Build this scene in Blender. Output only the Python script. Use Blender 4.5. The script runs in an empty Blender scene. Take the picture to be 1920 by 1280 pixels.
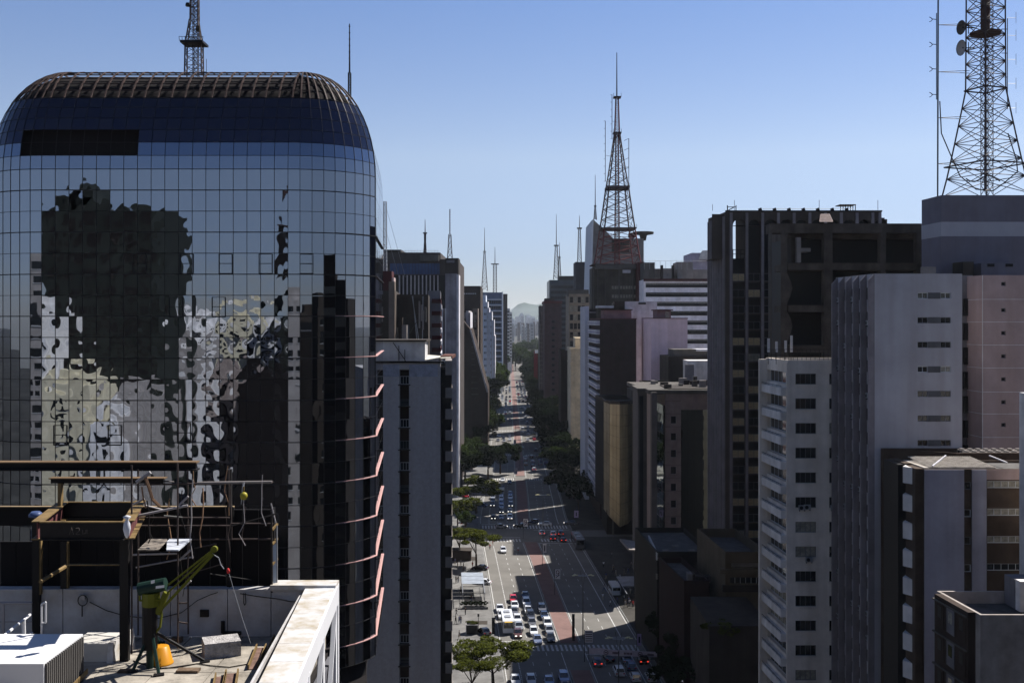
import bpy, math, random
from mathutils import Vector, Matrix, noise as mnoise
random.seed(7)
R = math.radians
scn = bpy.context.scene
# ------------------------------------------------------------------ camera, sky, sun, exposure
F, HC, HY = 2000.0, 66.0, 600.0
cam_d = bpy.data.cameras.new("camera"); cam = bpy.data.objects.new("camera", cam_d)
scn.collection.objects.link(cam); scn.camera = cam
cam.location = (0, 0, HC); cam.rotation_euler = (R(90), 0, 0)
cam_d.lens = 37.5; cam_d.sensor_width = 36.0; cam_d.shift_y = -40/1920
cam_d.clip_start = 0.5; cam_d.clip_end = 40000
SUN_AZ, SUN_EL = 51.0, 50.0          # azimuth from +Y towards +X
world = bpy.data.worlds.new("World"); scn.world = world; world.use_nodes = True
nt = world.node_tree; bg = nt.nodes['Background']
sky = nt.nodes.new('ShaderNodeTexSky'); sky.sky_type = 'NISHITA'; sky.sun_disc = False
sky.sun_elevation = R(SUN_EL); sky.sun_rotation = R(SUN_AZ)
sky.altitude = 800; sky.air_density = 1.0; sky.dust_density = 0.3; sky.ozone_density = 2.5
tint = nt.nodes.new('ShaderNodeMix'); tint.data_type = 'RGBA'; tint.blend_type = 'MULTIPLY'; tint.inputs[0].default_value = 1
geo = nt.nodes.new('ShaderNodeTexCoord'); sep = nt.nodes.new('ShaderNodeSeparateXYZ'); ramp = nt.nodes.new('ShaderNodeValToRGB')
nt.links.new(geo.outputs['Generated'], sep.inputs[0]); nt.links.new(sep.outputs[2], ramp.inputs[0]); nt.links.new(ramp.outputs[0], tint.inputs[7])
el = ramp.color_ramp.elements; el[0].position = 0.0; el[0].color = (.6, .63, .82, 1); el[1].position = .3; el[1].color = (.92, .93, 1.07, 1)
e_ = el.new(.999); e_.color = (.74, .75, .84, 1); e_ = el.new(.06); e_.color = (.76, .73, .88, 1); e_ = el.new(.15); e_.color = (1.2, 1.02, .99, 1)
nt.links.new(sky.outputs[0], tint.inputs[6]); nt.links.new(tint.outputs[2], bg.inputs[0]); bg.inputs[1].default_value = 0.054
sl = bpy.data.lights.new("sun", 'SUN'); sl.energy = 5.0; sl.angle = R(0.5); sl.color = (1, .955, .9)
sun = bpy.data.objects.new("sun", sl); scn.collection.objects.link(sun); sun.location = (0, 0, 300)
sv = Vector((math.sin(R(SUN_AZ))*math.cos(R(SUN_EL)), math.cos(R(SUN_AZ))*math.cos(R(SUN_EL)), math.sin(R(SUN_EL))))
sun.rotation_euler = sv.to_track_quat('Z', 'Y').to_euler()
vs = scn.view_settings; vs.view_transform = 'Standard'; vs.look = 'None'; vs.gamma = 1; vs.exposure = 1.1
vs.use_curve_mapping = False
cy = scn.cycles; cy.use_denoising = True; cy.max_bounces = 8; cy.diffuse_bounces = 3; cy.glossy_bounces = 4
cy.caustics_reflective = False; cy.caustics_refractive = False; cy.volume_bounces = 1
cy.sample_clamp_indirect = 4

# ------------------------------------------------------------------ helpers
col = scn.collection
WO = {}                                  # world origin of each object made
def PX(x, Y): return (x-960)/F*Y
def PZ(y, Y): return HC-(y-HY)/F*Y
def GY(y, z=0): return F*(HC-z)/(y-HY)
def G(x, y, z=0):
    Y = GY(y, z); return Vector((PX(x, Y), Y, z))
def P(x, y, Y): return Vector((PX(x, Y), Y, PZ(y, Y)))

def tag(o, label=None, cat=None, group=None, kind=None):
    for k, v in (('label', label), ('category', cat), ('group', group), ('kind', kind)):
        if v: o[k] = v
    return o
def thing(name, loc, label, cat, group=None, rz=0):
    o = bpy.data.objects.new(name, None); col.objects.link(o); o.location = loc; o.rotation_euler = (0, 0, rz)
    o.empty_display_size = .5
    WO[o.name] = Vector(loc); return tag(o, label, cat, group)
class MB:
    def __init__(s): s.v = []; s.f = []; s.m = []; s.mats = []; s.sm = []
    def mi(s, m):
        if m not in s.mats: s.mats.append(m)
        return s.mats.index(m)
    def poly(s, pts, m, smooth=False):
        b = len(s.v); s.v += [tuple(p) for p in pts]; s.f.append(tuple(range(b, b+len(pts)))); s.m.append(s.mi(m)); s.sm.append(smooth)
    def box(s, x0, x1, y0, y1, z0, z1, m, sk=0.0):
        # sk: slope of the side faces (dX per metre of depth)
        a = (y1-y0)*sk
        p = [(x0, y0, z0), (x1, y0, z0), (x1+a, y1, z0), (x0+a, y1, z0), (x0, y0, z1), (x1, y0, z1), (x1+a, y1, z1), (x0+a, y1, z1)]
        s.hexa(p, m)
    def hexa(s, p, m):
        b = len(s.v); s.v += [tuple(q) for q in p]; k = s.mi(m)
        for f in ((0, 3, 2, 1), (4, 5, 6, 7), (0, 1, 5, 4), (1, 2, 6, 5), (2, 3, 7, 6), (3, 0, 4, 7)):
            s.f.append(tuple(b+i for i in f)); s.m.append(k); s.sm.append(False)
    def bar(s, a, b, r, m, n=4, r2=None, smooth=False):
        a = Vector(a); b = Vector(b); d = b-a
        if d.length < 1e-6: return
        q = d.to_track_quat('Z', 'Y'); r2 = r if r2 is None else r2; k = s.mi(m); o = len(s.v)
        for i in range(n):
            t = 2*math.pi*(i+.5)/n; e = q @ Vector((math.cos(t), math.sin(t), 0))
            s.v.append(tuple(a+e*r)); s.v.append(tuple(b+e*r2))
        for i in range(n):
            j = (i+1) % n
            s.f.append((o+2*i, o+2*j, o+2*j+1, o+2*i+1)); s.m.append(k); s.sm.append(smooth)
        s.f.append(tuple(o+2*i for i in range(n-1, -1, -1))); s.f.append(tuple(o+2*i+1 for i in range(n)))
        s.m += [k, k]; s.sm += [False, False]
    def tube(s, pts, r, m, n=5):
        for a, b in zip(pts[:-1], pts[1:]): s.bar(a, b, r, m, n)
    def lathe(s, prof, m, n=12, c=(0, 0, 0), smooth=True):
        o = len(s.v); k = s.mi(m)
        for (r, z) in prof:
            for i in range(n):
                t = 2*math.pi*i/n; s.v.append((c[0]+r*math.cos(t), c[1]+r*math.sin(t), c[2]+z))
        for a in range(len(prof)-1):
            for i in range(n):
                j = (i+1) % n
                s.f.append((o+a*n+i, o+a*n+j, o+(a+1)*n+j, o+(a+1)*n+i)); s.m.append(k); s.sm.append(smooth)
        s.f.append(tuple(o+(len(prof)-1)*n+i for i in range(n))); s.m.append(k); s.sm.append(False)
        s.f.append(tuple(o+i for i in range(n-1, -1, -1))); s.m.append(k); s.sm.append(False)
    def mesh(s, name, off=(0, 0, 0), rz=0):
        me = bpy.data.meshes.new(name); ox, oy, oz = off
        if rz:
            c, q = math.cos(-rz), math.sin(-rz)
            vv = [((x-ox)*c-(y-oy)*q, (x-ox)*q+(y-oy)*c, z-oz) for x, y, z in s.v]
        else: vv = [(x-ox, y-oy, z-oz) for x, y, z in s.v]
        me.from_pydata(vv, [], s.f)
        for m in s.mats: me.materials.append(m)
        me.polygons.foreach_set('material_index', s.m); me.polygons.foreach_set('use_smooth', s.sm)
        me.update(); return me
    def build(s, name, parent=None, label=None, cat=None, group=None, kind=None, off=None):
        """verts are world coordinates (local to the thing if it is at off)"""
        if off is None: off = WO[parent.name] if parent is not None else Vector((0, 0, 0))
        return link(name, s.mesh(name, off), parent, (0, 0, 0) if parent is not None else off, label=label, cat=cat, group=group, kind=kind, wo=off)
def link(name, me, parent=None, loc=(0, 0, 0), rz=0, label=None, cat=None, group=None, kind=None, wo=None):
    o = bpy.data.objects.new(name, me); col.objects.link(o)
    o.location = loc; o.rotation_euler = (0, 0, rz)
    if parent is not None: o.parent = parent
    WO[o.name] = Vector(wo) if wo is not None else Vector(loc)
    return tag(o, label, cat, group, kind)
def copy_tree(o, parent=None):
    c = o.copy(); col.objects.link(c); c.parent = parent
    for ch in list(KIDS.get(o.name, ())) or [k for k in o.children]: copy_tree(ch, c)
    return c
KIDS = {}

# ------------------------------------------------------------------ materials
MT = {}
DK = .8           # darkens wall colours to deepen the shade on them
LIT = {'reflected_white', 'cream_wall', 'mid_grey_wall', 'taupe'}
PALEW = {'brown_granite': 1.5, 'plain_grey_wall': 2.2, 'off_white_render': 2.1, 'pink_wall': 2.3, 'striped_white': 2.1, 'cream_render': 1.7, 'dull_white_wall': 2.0, 'slate_blue_wall': 1.35, 'pale_mauve': 1.57, 'light_edge': 1.40, 'sprayed_grey_wall': 2.6, 'penthouse_white': 1.57, 'pinkish_brown_panel': 1.8, 'panel_grey_render': 1.9, 'white_wall': 1.6, 'pillar_concrete': 1.40, 'coarse_grey_render': 1.8, 'leaning_white_edge': 1.57, 'city_white': 1.75, 'city_grey': 1.75, 'beige_frame': 1.22, 'pale_rib': 1.40, 'slanted_grey_wall': 1.40, 'beige_render': 0.7, 'ribbed_pale_edge': 1.9}
def mat(name, c, rough=.85, var=.18, scale=.35, streak=.0, spec=.12, metal=0, bump=0, bscale=8, dirt=None, tile=None):
    if name in MT: return MT[name]
    if streak and name not in LIT: c = tuple(x*PALEW.get(name, DK)*k for x, k in zip(c, (1.04, 1, .95)))
    m = bpy.data.materials.new(name); m.use_nodes = True; n = m.node_tree.nodes; L = m.node_tree.links
    p = n['Principled BSDF']; p.inputs['Roughness'].default_value = rough; p.inputs['Metallic'].default_value = metal
    p.inputs['Specular IOR Level'].default_value = spec
    tc = n.new('ShaderNodeTexCoord'); out = None
    if var:
        t = n.new('ShaderNodeTexNoise'); t.inputs['Scale'].default_value = scale; t.inputs['Detail'].default_value = 6
        t.inputs['Roughness'].default_value = .65
        L.new(tc.outputs['Object'], t.inputs['Vector'])
        r = n.new('ShaderNodeValToRGB'); L.new(t.outputs['Fac'], r.inputs[0])
        r.color_ramp.elements[0].position = .3; r.color_ramp.elements[1].position = .72
        d = dirt or tuple(x*(1-2*var) for x in c)
        r.color_ramp.elements[0].color = (*d, 1); r.color_ramp.elements[1].color = (*[min(1, x*(1+var*.5)) for x in c], 1)
        out = r.outputs[0]
        if streak:
            mp = n.new('ShaderNodeMapping'); mp.inputs['Scale'].default_value = (.55, .55, .035)
            L.new(tc.outputs['Object'], mp.inputs[0])
            t2 = n.new('ShaderNodeTexNoise'); t2.inputs['Scale'].default_value = 1.3; t2.inputs['Detail'].default_value = 7
            L.new(mp.outputs[0], t2.inputs['Vector'])
            r2 = n.new('ShaderNodeValToRGB'); L.new(t2.outputs['Fac'], r2.inputs[0])
            r2.color_ramp.elements[0].position = .3; r2.color_ramp.elements[1].position = .68
            v = 1-streak*.7; r2.color_ramp.elements[0].color = (v, v*.97, v*.93, 1); r2.color_ramp.elements[1].color = (1, 1, 1, 1)
            mx = n.new('ShaderNodeMix'); mx.data_type = 'RGBA'; mx.blend_type = 'MULTIPLY'; mx.inputs[0].default_value = 1
            L.new(out, mx.inputs[6]); L.new(r2.outputs[0], mx.inputs[7]); out = mx.outputs[2]
        L.new(out, p.inputs['Base Color'])
    else: p.inputs['Base Color'].default_value = (*c, 1)
    if bump:
        t = n.new('ShaderNodeTexNoise'); t.inputs['Scale'].default_value = bscale; t.inputs['Detail'].default_value = 5
        L.new(tc.outputs['Object'], t.inputs['Vector']); b = n.new('ShaderNodeBump'); b.inputs['Strength'].default_value = bump
        b.inputs['Distance'].default_value = .05; L.new(t.outputs['Fac'], b.inputs['Height']); L.new(b.outputs[0], p.inputs['Normal'])
    MT[name] = m; return m
def emis(name, c, s):
    if name in MT: return MT[name]
    m = bpy.data.materials.new(name); m.use_nodes = True; p = m.node_tree.nodes['Principled BSDF']
    p.inputs['Base Color'].default_value = (*[x*.5 for x in c], 1); p.inputs['Emission Color'].default_value = (*c, 1); p.inputs['Emission Strength'].default_value = s
    MT[name] = m; return m

CONC = mat('concrete', (.13, .125, .118), streak=.35, bump=.3)
CONC_D = mat('dark_concrete', (.062, .054, .048), streak=.4, bump=.3)
WHITE = mat('white_paint', (.55, .55, .56), rough=.45, var=.05)
WALLW = mat('white_wall', (.42, .42, .43), streak=.3)
WALLG = mat('grey_wall', (.2, .2, .225), streak=.25)
BLK = mat('black_metal', (.012, .011, .011), rough=.5, var=0)
STEEL = mat('dark_steel', (.03, .026, .024), rough=.55, var=.2, scale=3)
GALV = mat('galvanised_steel', (.3, .31, .33), rough=.4, metal=.4, var=.1, scale=4)
GLASS = mat('dark_glass', (.012, .014, .016), rough=.06, var=0, spec=.5)
GLASSB = mat('blue_glass', (.03, .06, .13), rough=.1, var=.1, spec=.6)
BLIND = mat('pale_blind', (.3, .28, .23), rough=.8, var=.3, scale=2)
FRAME = mat('window_frame', (.12, .12, .13), rough=.5, var=0)
FRAMEW = mat('white_window_frame', (.5, .5, .5), rough=.5, var=0)
ROOF = mat('roof_felt', (.1, .095, .09), var=.3, scale=.6)
BRN = mat('brown_panel', (.05, .036, .03), streak=.2)
REDP = mat('red_paint', (.055, .014, .016), var=.1)
TWR = mat('tower_steel', (.05, .035, .035), rough=.6, var=.1, scale=.3)
TWRR = mat('red_tower_steel', (.13, .03, .03), rough=.6, var=.2, scale=.3)

# ------------------------------------------------------------------ windows and facades
WC = {}
def win_mesh(w, h, nx, ny, fm, gm, t=.07, d=.08):
    key = (round(w, 2), round(h, 2), nx, ny, fm.name, gm.name, t)
    if key in WC: return WC[key]
    b = MB()
    b.box(0, w, 0, d, 0, t, fm); b.box(0, w, 0, d, h-t, h, fm)
    b.box(0, t, .002, d-.002, t, h-t, fm); b.box(w-t, w, .002, d-.002, t, h-t, fm)
    for i in range(1, nx): b.box(w*i/nx-t*.35, w*i/nx+t*.35, .006, d-.006, t, h-t, fm)
    for i in range(1, ny): b.box(t, w-t, .01, d-.01, h*i/ny-t*.35, h*i/ny+t*.35, fm)
    g = MB(); g.poly([(t, d*.6, t), (w-t, d*.6, t), (w-t, d*.6, h-t), (t, d*.6, h-t)], gm)
    WC[key] = (b.mesh('window'), g.mesh('pane')); return WC[key]
def strips(b, O, U, W, z0, z1, ops, m):
    """wall quads round the openings; ops are (u0,u1,z0,z1) with absolute z"""
    zs = sorted({z0, z1, *[o[2] for o in ops], *[o[3] for o in ops]}); zs = [z for z in zs if z0 <= z <= z1]
    for a, c in zip(zs[:-1], zs[1:]):
        if c-a < 1e-4: continue
        mid = (a+c)/2; iv = sorted((o[0], o[1]) for o in ops if o[2] < mid < o[3]); u = 0
        for (p, q) in iv+[(W, W)]:
            if p-u > 1e-4:
                A = O+U*u; B = O+U*p
                b.poly([(A.x, A.y, a), (B.x, B.y, a), (B.x, B.y, c), (A.x, A.y, c)], m)
            u = max(u, q)
def reveals(b, O, U, N, ops, dep, m, back=None):
    for (u0, u1, a, c, *_) in ops:
        A = O+U*u0; B = O+U*u1; I = -N*dep; A2 = A+I; B2 = B+I
        b.poly([(A.x, A.y, a), (A2.x, A2.y, a), (A2.x, A2.y, c), (A.x, A.y, c)], m)
        b.poly([(B2.x, B2.y, a), (B.x, B.y, a), (B.x, B.y, c), (B2.x, B2.y, c)], m)
        b.poly([(A.x, A.y, a), (B.x, B.y, a), (B2.x, B2.y, a), (A2.x, A2.y, a)], m)
        b.poly([(A2.x, A2.y, c), (B2.x, B2.y, c), (B.x, B.y, c), (A.x, A.y, c)], m)
        if back: b.poly([(A2.x, A2.y, a), (B2.x, B2.y, a), (B2.x, B2.y, c), (A2.x, A2.y, c)], back)
class Bld:
    """a building: front face square to Y, side faces along the street (slope s)"""
    def __init__(s, name, label, cat, Y, x0, x1, ytop, depth, sl=-.062, zb=0, wm=CONC, ztop=None):
        s.Y, s.D, s.s, s.zb, s.wm = Y, depth, sl, zb, wm
        s.X0, s.X1, s.zt = PX(x0, Y), PX(x1, Y), (PZ(ytop, Y) if ztop is None else ztop)
        s.root = thing(name, ((s.X0+s.X1)/2, Y+depth/2, zb), label, cat)
        s.wall = MB(); s.ops = {'F': [], 'L': [], 'R': []}; s.stuff = MB()
    def face(s, f):
        k = math.sqrt(1+s.s*s.s); d = s.D
        if f == 'F': return Vector((s.X0, s.Y, 0)), Vector((1, 0, 0)), Vector((0, -1, 0)), s.X1-s.X0
        if f == 'R': return Vector((s.X1, s.Y, 0)), Vector((s.s/k, 1/k, 0)), Vector((1/k, -s.s/k, 0)), d*k
        if f == 'L': return Vector((s.X0+s.s*d, s.Y+d, 0)), Vector((-s.s/k, -1/k, 0)), Vector((-1/k, s.s/k, 0)), d*k
    def fp(s, x0, x1, y0, y1):
        return (PX(x0, s.Y)-s.X0, PX(x1, s.Y)-s.X0, PZ(y1, s.Y), PZ(y0, s.Y))
    def win(s, f, ops, nx=2, ny=1, fm=FRAME, gm=GLASS, dep=.18, t=.07, parts=True, alt=None):
        O, U, N, W = s.face(f); rz = math.atan2(U.y, U.x)
        for o in ops:
            s.ops[f].append(tuple(o[:4])+(dep,)); w, h = o[1]-o[0], o[3]-o[2]
            g = alt(random.random()) if alt else gm
            fme, gme = win_mesh(w, h, nx, ny, fm, g or gm, t)
            p = O+U*o[0]-N*(dep-.01)+Vector((0, 0, o[2]))
            if parts:
                ro = WO[s.root.name]; wo = link('window', fme, s.root, p-ro, rz); link('pane', gme, wo)
            else:
                M = Matrix.Translation(p) @ Matrix.Rotation(rz, 4, 'Z')
                for me in (fme, gme):
                    for pl in me.polygons: s.stuff.poly([M @ me.vertices[i].co for i in pl.vertices], me.materials[pl.material_index])
    def box3(s, u0, u1, v0, v1, z0, z1, m, b=None):
        """u across from the left front corner, v depth"""
        (b or s.wall).box(s.X0+u0+s.s*v0, s.X0+u1+s.s*v0, s.Y+v0, s.Y+v1, z0, z1, m, s.s)
    def part(s, name, mb, label=None, kind=None): return mb.build(name, s.root, label=label, kind=kind)
    def done(s, par=1.0, roofm=ROOF, back=True, wname='wall'):
        b = s.wall
        for f in 'FLR':
            O, U, N, W = s.face(f); strips(b, O, U, W, s.zb, s.zt, s.ops[f], s.wm)
            for o in s.ops[f]: reveals(b, O, U, N, [o], o[4], s.wm)
        X0, X1, Y, D, q = s.X0, s.X1, s.Y, s.D, s.s*s.D
        b.poly([(X1+q, Y+D, s.zb), (X0+q, Y+D, s.zb), (X0+q, Y+D, s.zt), (X1+q, Y+D, s.zt)], s.wm)
        t = .25
        if par > 0:
            zr = s.zt-par; i = s.s*t
            oc = [(X0, Y), (X1, Y), (X1+q, Y+D), (X0+q, Y+D)]
            ic = [(X0+t+i, Y+t), (X1-t+i, Y+t), (X1-t+q-i, Y+D-t), (X0+t+q-i, Y+D-t)]
            for k in range(4):
                j = (k+1) % 4
                b.poly([(*oc[k], s.zt), (*oc[j], s.zt), (*ic[j], s.zt), (*ic[k], s.zt)], s.wm)
                b.poly([(*ic[k], zr), (*ic[k], s.zt), (*ic[j], s.zt), (*ic[j], zr)], s.wm)
            r = MB(); r.poly([(*c, zr) for c in ic], roofm); s.part('roof', r)
        else:
            r = MB(); r.poly([(X0, Y, s.zt), (X1, Y, s.zt), (X1+q, Y+D, s.zt), (X0+q, Y+D, s.zt)], roofm); s.part('roof', r)
        s.part(wname, b)
        if s.stuff.v: s.part('windows', s.stuff, kind='stuff')
        return s.root
def grid(us, zs, w, h): return [(u, u+w, z, z+h) for z in zs for u in us]

# ================================================================== ground, avenue, pavements
def cf(Z):
    a = 3.9+.062*(345-Z); b = 3.9-.0035*(Z-345)
    if Z < 300: return a
    if Z > 390: return b
    t = (Z-300)/90; t = t*t*(3-2*t); return a*(1-t)+b*t
ASPH = mat('road_concrete', (.135, .128, .117), var=.14, scale=.09, streak=0, rough=.9, bump=.2)
PAVE = mat('pavement_stone', (.15, .146, .14), var=.25, scale=.25, rough=.9)
BIKE = mat('bike_path_red', (.16, .1, .09), var=.12, scale=.3, rough=.9)
PAINT = mat('road_paint', (.45, .45, .44), var=.25, scale=1.5, rough=.8)
KERB = mat('kerb_stone', (.2, .2, .195), var=.2)
GRND = mat('city_ground', (.07, .068, .06), var=.4, scale=.02)
b = MB(); b.poly([(-9000, -900, 0), (9000, -900, 0), (9000, 14000, 0), (-9000, 14000, 0)], GRND)
b.build('ground', kind='structure')
ZS = [95, 120, 150, 180, 210, 240, 270, 290, 300, 315, 330, 345, 360, 375, 390, 420, 460, 520, 600, 700, 800, 900, 1000, 1150, 1300, 1500, 1800]
def ribbon(b, o0, o1, z, m, z0=95, z1=1800):
    zs = [z0]+[q for q in ZS if z0 < q < z1]+[z1]
    for a, c in zip(zs[:-1], zs[1:]):
        b.poly([(cf(a)+o0, a, z), (cf(a)+o1, a, z), (cf(c)+o1, c, z), (cf(c)+o0, c, z)], m)
def kerbed(b, o0, o1, z, m, z0=95, z1=1800):
    ribbon(b, o0, o1, z, m, z0, z1)
    zs = [z0]+[q for q in ZS if z0 < q < z1]+[z1]
    for a, c in zip(zs[:-1], zs[1:]):
        for o, e in ((o0, o0+.18), (o1-.18, o1)):
            b.box(0, 1, 0, 1, 0, 1, KERB) if False else b.hexa([(cf(a)+o, a, 0), (cf(a)+e, a, 0), (cf(c)+e, c, 0), (cf(c)+o, c, 0),
                (cf(a)+o, a, z+.012), (cf(a)+e, a, z+.012), (cf(c)+e, c, z+.012), (cf(c)+o, c, z+.012)], KERB)
b = MB(); ribbon(b, -14.5, 14.5, .01, ASPH)
for zc, w in ((204, 7), (330, 11), (450, 8), (640, 9), (860, 9)):       # side streets
    b.poly([(-90, zc-w/2, .008), (-12, zc-w/2, .008), (-12, zc+w/2, .008), (-90, zc+w/2, .008)], ASPH)
    b.poly([(20, zc-w/2, .008), (90, zc-w/2, .008), (90, zc+w/2, .008), (20, zc+w/2, .008)], ASPH)
b.build('road', kind='structure')
CR = [(213, 217), (318, 322), (338, 343), (440, 445), (520, 524), (633, 637), (760, 764), (850, 855)]   # crossings
b = MB(); c = MB()
gaps = [(201, 218), (317, 344), (439, 452), (632, 646)]
seg = []; z = 95
for a, e in gaps: seg.append((z, a)); z = e
seg.append((z, 1800))
for a, e in seg:
    kerbed(b, -2.05, 2.05, .14, BIKE, a, e)
b.build('bike_path', kind='structure')
b = MB(); kerbed(b, -40, -14.5, .15, PAVE, 95, 325); kerbed(b, -40, -14.5, .15, PAVE, 336, 1800)
b.build('pavement', kind='structure')
PAVD = mat('shaded_pavement', (.05, .046, .04), var=.25, scale=.25)  # right pavement stone darkened so its colour carries the shade
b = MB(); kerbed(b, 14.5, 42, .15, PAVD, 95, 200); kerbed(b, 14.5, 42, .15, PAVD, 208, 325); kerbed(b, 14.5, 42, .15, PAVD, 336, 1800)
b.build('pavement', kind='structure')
b = MB()
def ln(o, w, a, e, z=.016): b.poly([(cf(a)+o-w/2, a, z), (cf(a)+o+w/2, a, z), (cf(e)+o+w/2, e, z), (cf(e)+o-w/2, e, z)], PAINT)
def incross(a): return any(x-3 < a < y+2 for x, y in CR) or 323 < a < 338
for z in range(100, 900, 2):
    if incross(z): continue
    for o in (-2.35, 2.35, 11.2, -14.1, 14.1): ln(o, .16 if abs(o) != 11.2 else .22, z, z+2)
    if z % 6 == 0:
        for o in (-5.4, -8.5, 5.3, 8.3): ln(o, .13, z, z+2.2)
    ln(-11.3, .2, z, z+.7); ln(-11.3, .2, z+1, z+1.6)
for z0, z1 in CR:
    o = -13.6
    while o < 13.6:
        if abs(o) > 2.6 or z0 in (213, 338): b.poly([(cf(z0)+o, z0, .017), (cf(z0)+o+.45, z0, .017), (cf(z1)+o+.45, z1, .017), (cf(z1)+o, z1, .017)], PAINT)
        o += .95
    for (oo, e) in ((-13.8, -2.6),): b.poly([(cf(z1)+oo, z1+2, .017), (cf(z1)+e, z1+2, .017), (cf(z1)+e, z1+2.4, .017), (cf(z1)+oo, z1+2.4, .017)], PAINT)
    b.poly([(cf(z0)+2.6, z0-2.4, .017), (cf(z0)+13.8, z0-2.4, .017), (cf(z0)+13.8, z0-2, .017), (cf(z0)+2.6, z0-2, .017)], PAINT)
b.build('road_markings', kind='stuff')

# ================================================================== the dark mirror-glass office block on the left
MIR = mat('mirror_glass', (.2, .22, .26), rough=.012, var=0, metal=1)
MIRB = mat('mirror_glass_dark', (.055, .055, .075), rough=.02, var=0, metal=1)
MUL = mat('mullion', (.02, .018, .018), rough=.5, var=0)
LOUV = mat('louvre_frame', (.06, .04, .034), rough=.6, var=.2, scale=.8)
PINK = mat('fin_paint', (.42, .25, .23), rough=.55, var=.06)
INT = mat('dark_interior', (.012, .01, .01), rough=.95, var=0)
gb = thing('office_tower', (-29, 103, 0), 'dark mirror glass office block with rounded shoulders and brown louvred crown', 'office building')
CLx, CRx, CY, RC = PX(78, 90), PX(540, 90), 97.0, 7.0
NF = 18; RH, RV = 6.8, 9.6; ZB0 = 78.73; RW = 1.773; NR = 24; STEP = R(6.9)
def node(j, t, off=0.0):
    """point of the curved skin; j runs -10..0 left corner, 0..18 front, 18..27 right corner, 27.. right side"""
    h = RH*(1-math.cos(t)) if t > 0 else 0.0; h += off; r = RC-h
    z = ZB0+RV*math.sin(t) if t > 0 else ZB0+t         # t<=0: metres below the shoulder
    if t > 0: z -= off*math.sin(t)
    if j < 0:
        a = R(8.2)*max(j, -10); x = CLx+r*math.sin(a); y = CY-r*math.cos(a)
        if j < -10: k = -10-j; y += 1.15*k; x += .06*k
    elif j <= NF: x = CLx+(CRx-CLx)*j/NF; y = 90+h
    else:
        k = min(j-NF, 9); a = R(8.2)*k; x = CRx+r*math.sin(a); y = CY-r*math.cos(a)
        if j > NF+9:
            q = j-NF-9; bx, by = CRx+RC*math.sin(a), CY-RC*math.cos(a)
            x, y = bx-.0825*1.12*q-h*.995, by+1.12*q-h*.08*0
    return Vector((x, y, z))
JS = list(range(-13, NF+9+17))
def tk(k): return k*STEP if k > 0 else k*RW           # row line k: >0 up the curve, <=0 down the face
# panes: 8 slightly bowed sheets shared by the flat panes
PW, PH = (CRx-CLx)/NF-.05, RW-.06
pv = []
for q in range(22):
    m = MB(); nx, nz = 8, 11; HI = q >= 10; rr = random.Random(q*13+5); s0 = rr.uniform(0, 100)
    A = (rr.uniform(.0028, .0065) if HI else rr.uniform(.0005, .0018))*rr.choice((1, 1, -1)); B = rr.uniform(.0014, .003) if HI else rr.uniform(.0001, .0005); ph = rr.uniform(0, 6); fz = rr.uniform(.7, 1.6)
    vv = {}
    for i in range(nx+1):
        for k in range(nz+1):
            u, w = i/nx, k/nz; e = math.sin(math.pi*u)*math.sin(math.pi*w)**.7 if 0 < w < 1 else 0
            y = A*e+B*math.sin(2*math.pi*fz*w+ph)*math.sin(math.pi*u)+.003*mnoise.noise(Vector((u*1.5, w*2.2, s0)))
            vv[i, k] = len(m.v); m.v.append(((u-.5)*PW, y, (w-.5)*PH))
    mi = m.mi(MIR)
    for i in range(nx):
        for k in range(nz): m.f.append((vv[i, k], vv[i+1, k], vv[i+1, k+1], vv[i, k+1])); m.m.append(mi); m.sm.append(True)
    pv.append(m.mesh('pane'))
OPEN = set()
for k in (1, 2):
    for j in range(-2, 7): OPEN.add((j, k))
rest = MB(); frames = MB(); rr = random.Random(3)
def pane_q(b, p, m, n=3, bow=.0):
    # p: 4 corners; bilinear patch bowed outwards a little
    nn = (p[1]-p[0]).cross(p[3]-p[0]).normalized(); g = {}; base = len(b.v); amp = rr.uniform(-1, 1)*bow
    for i in range(n+1):
        for k in range(n+1):
            u, w = i/n, k/n; q = (p[0]*(1-u)+p[1]*u)*(1-w)+(p[3]*(1-u)+p[2]*u)*w
            q = q+nn*(amp*math.sin(math.pi*u)*math.sin(math.pi*w)); g[i, k] = len(b.v); b.v.append(tuple(q))
    mi = b.mi(m)
    for i in range(n):
        for k in range(n): b.f.append((g[i, k], g[i+1, k], g[i+1, k+1], g[i, k+1])); b.m.append(mi); b.sm.append(True)
for j in JS[:-1]:
    for k in range(-NR, 12):
        if k >= 6 or (j, k) in OPEN: continue
        p = [node(j, tk(k)), node(j+1, tk(k)), node(j+1, tk(k+1)), node(j, tk(k+1))]
        c = sum(p, Vector())/4
        if 0 <= j < NF and -17 < k+1 <= 0:
            o = link('pane', rr.choice(pv[:10] if k > -7 else pv[10:]), gb, c-WO[gb.name]); o.scale = (1, 1, 1)
            sg = .0014
            o.rotation_euler = (rr.gauss(0, sg), 0, rr.gauss(0, sg) + (math.pi if rr.random() < .5 else 0)*0)
            continue
        p = [q+(c-q)*.02 for q in p]
        dark = (k in (2, 3, 4, 5, 6) and j < 24) or (j >= 24 and k < -4)
        pane_q(rest, p, MIRB if (k >= 2 and j < 27) else MIR, 3 if j < 40 else 1, .004 if k < 0 else .0015)
rest.build('panes', gb, kind='stuff')
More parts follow.
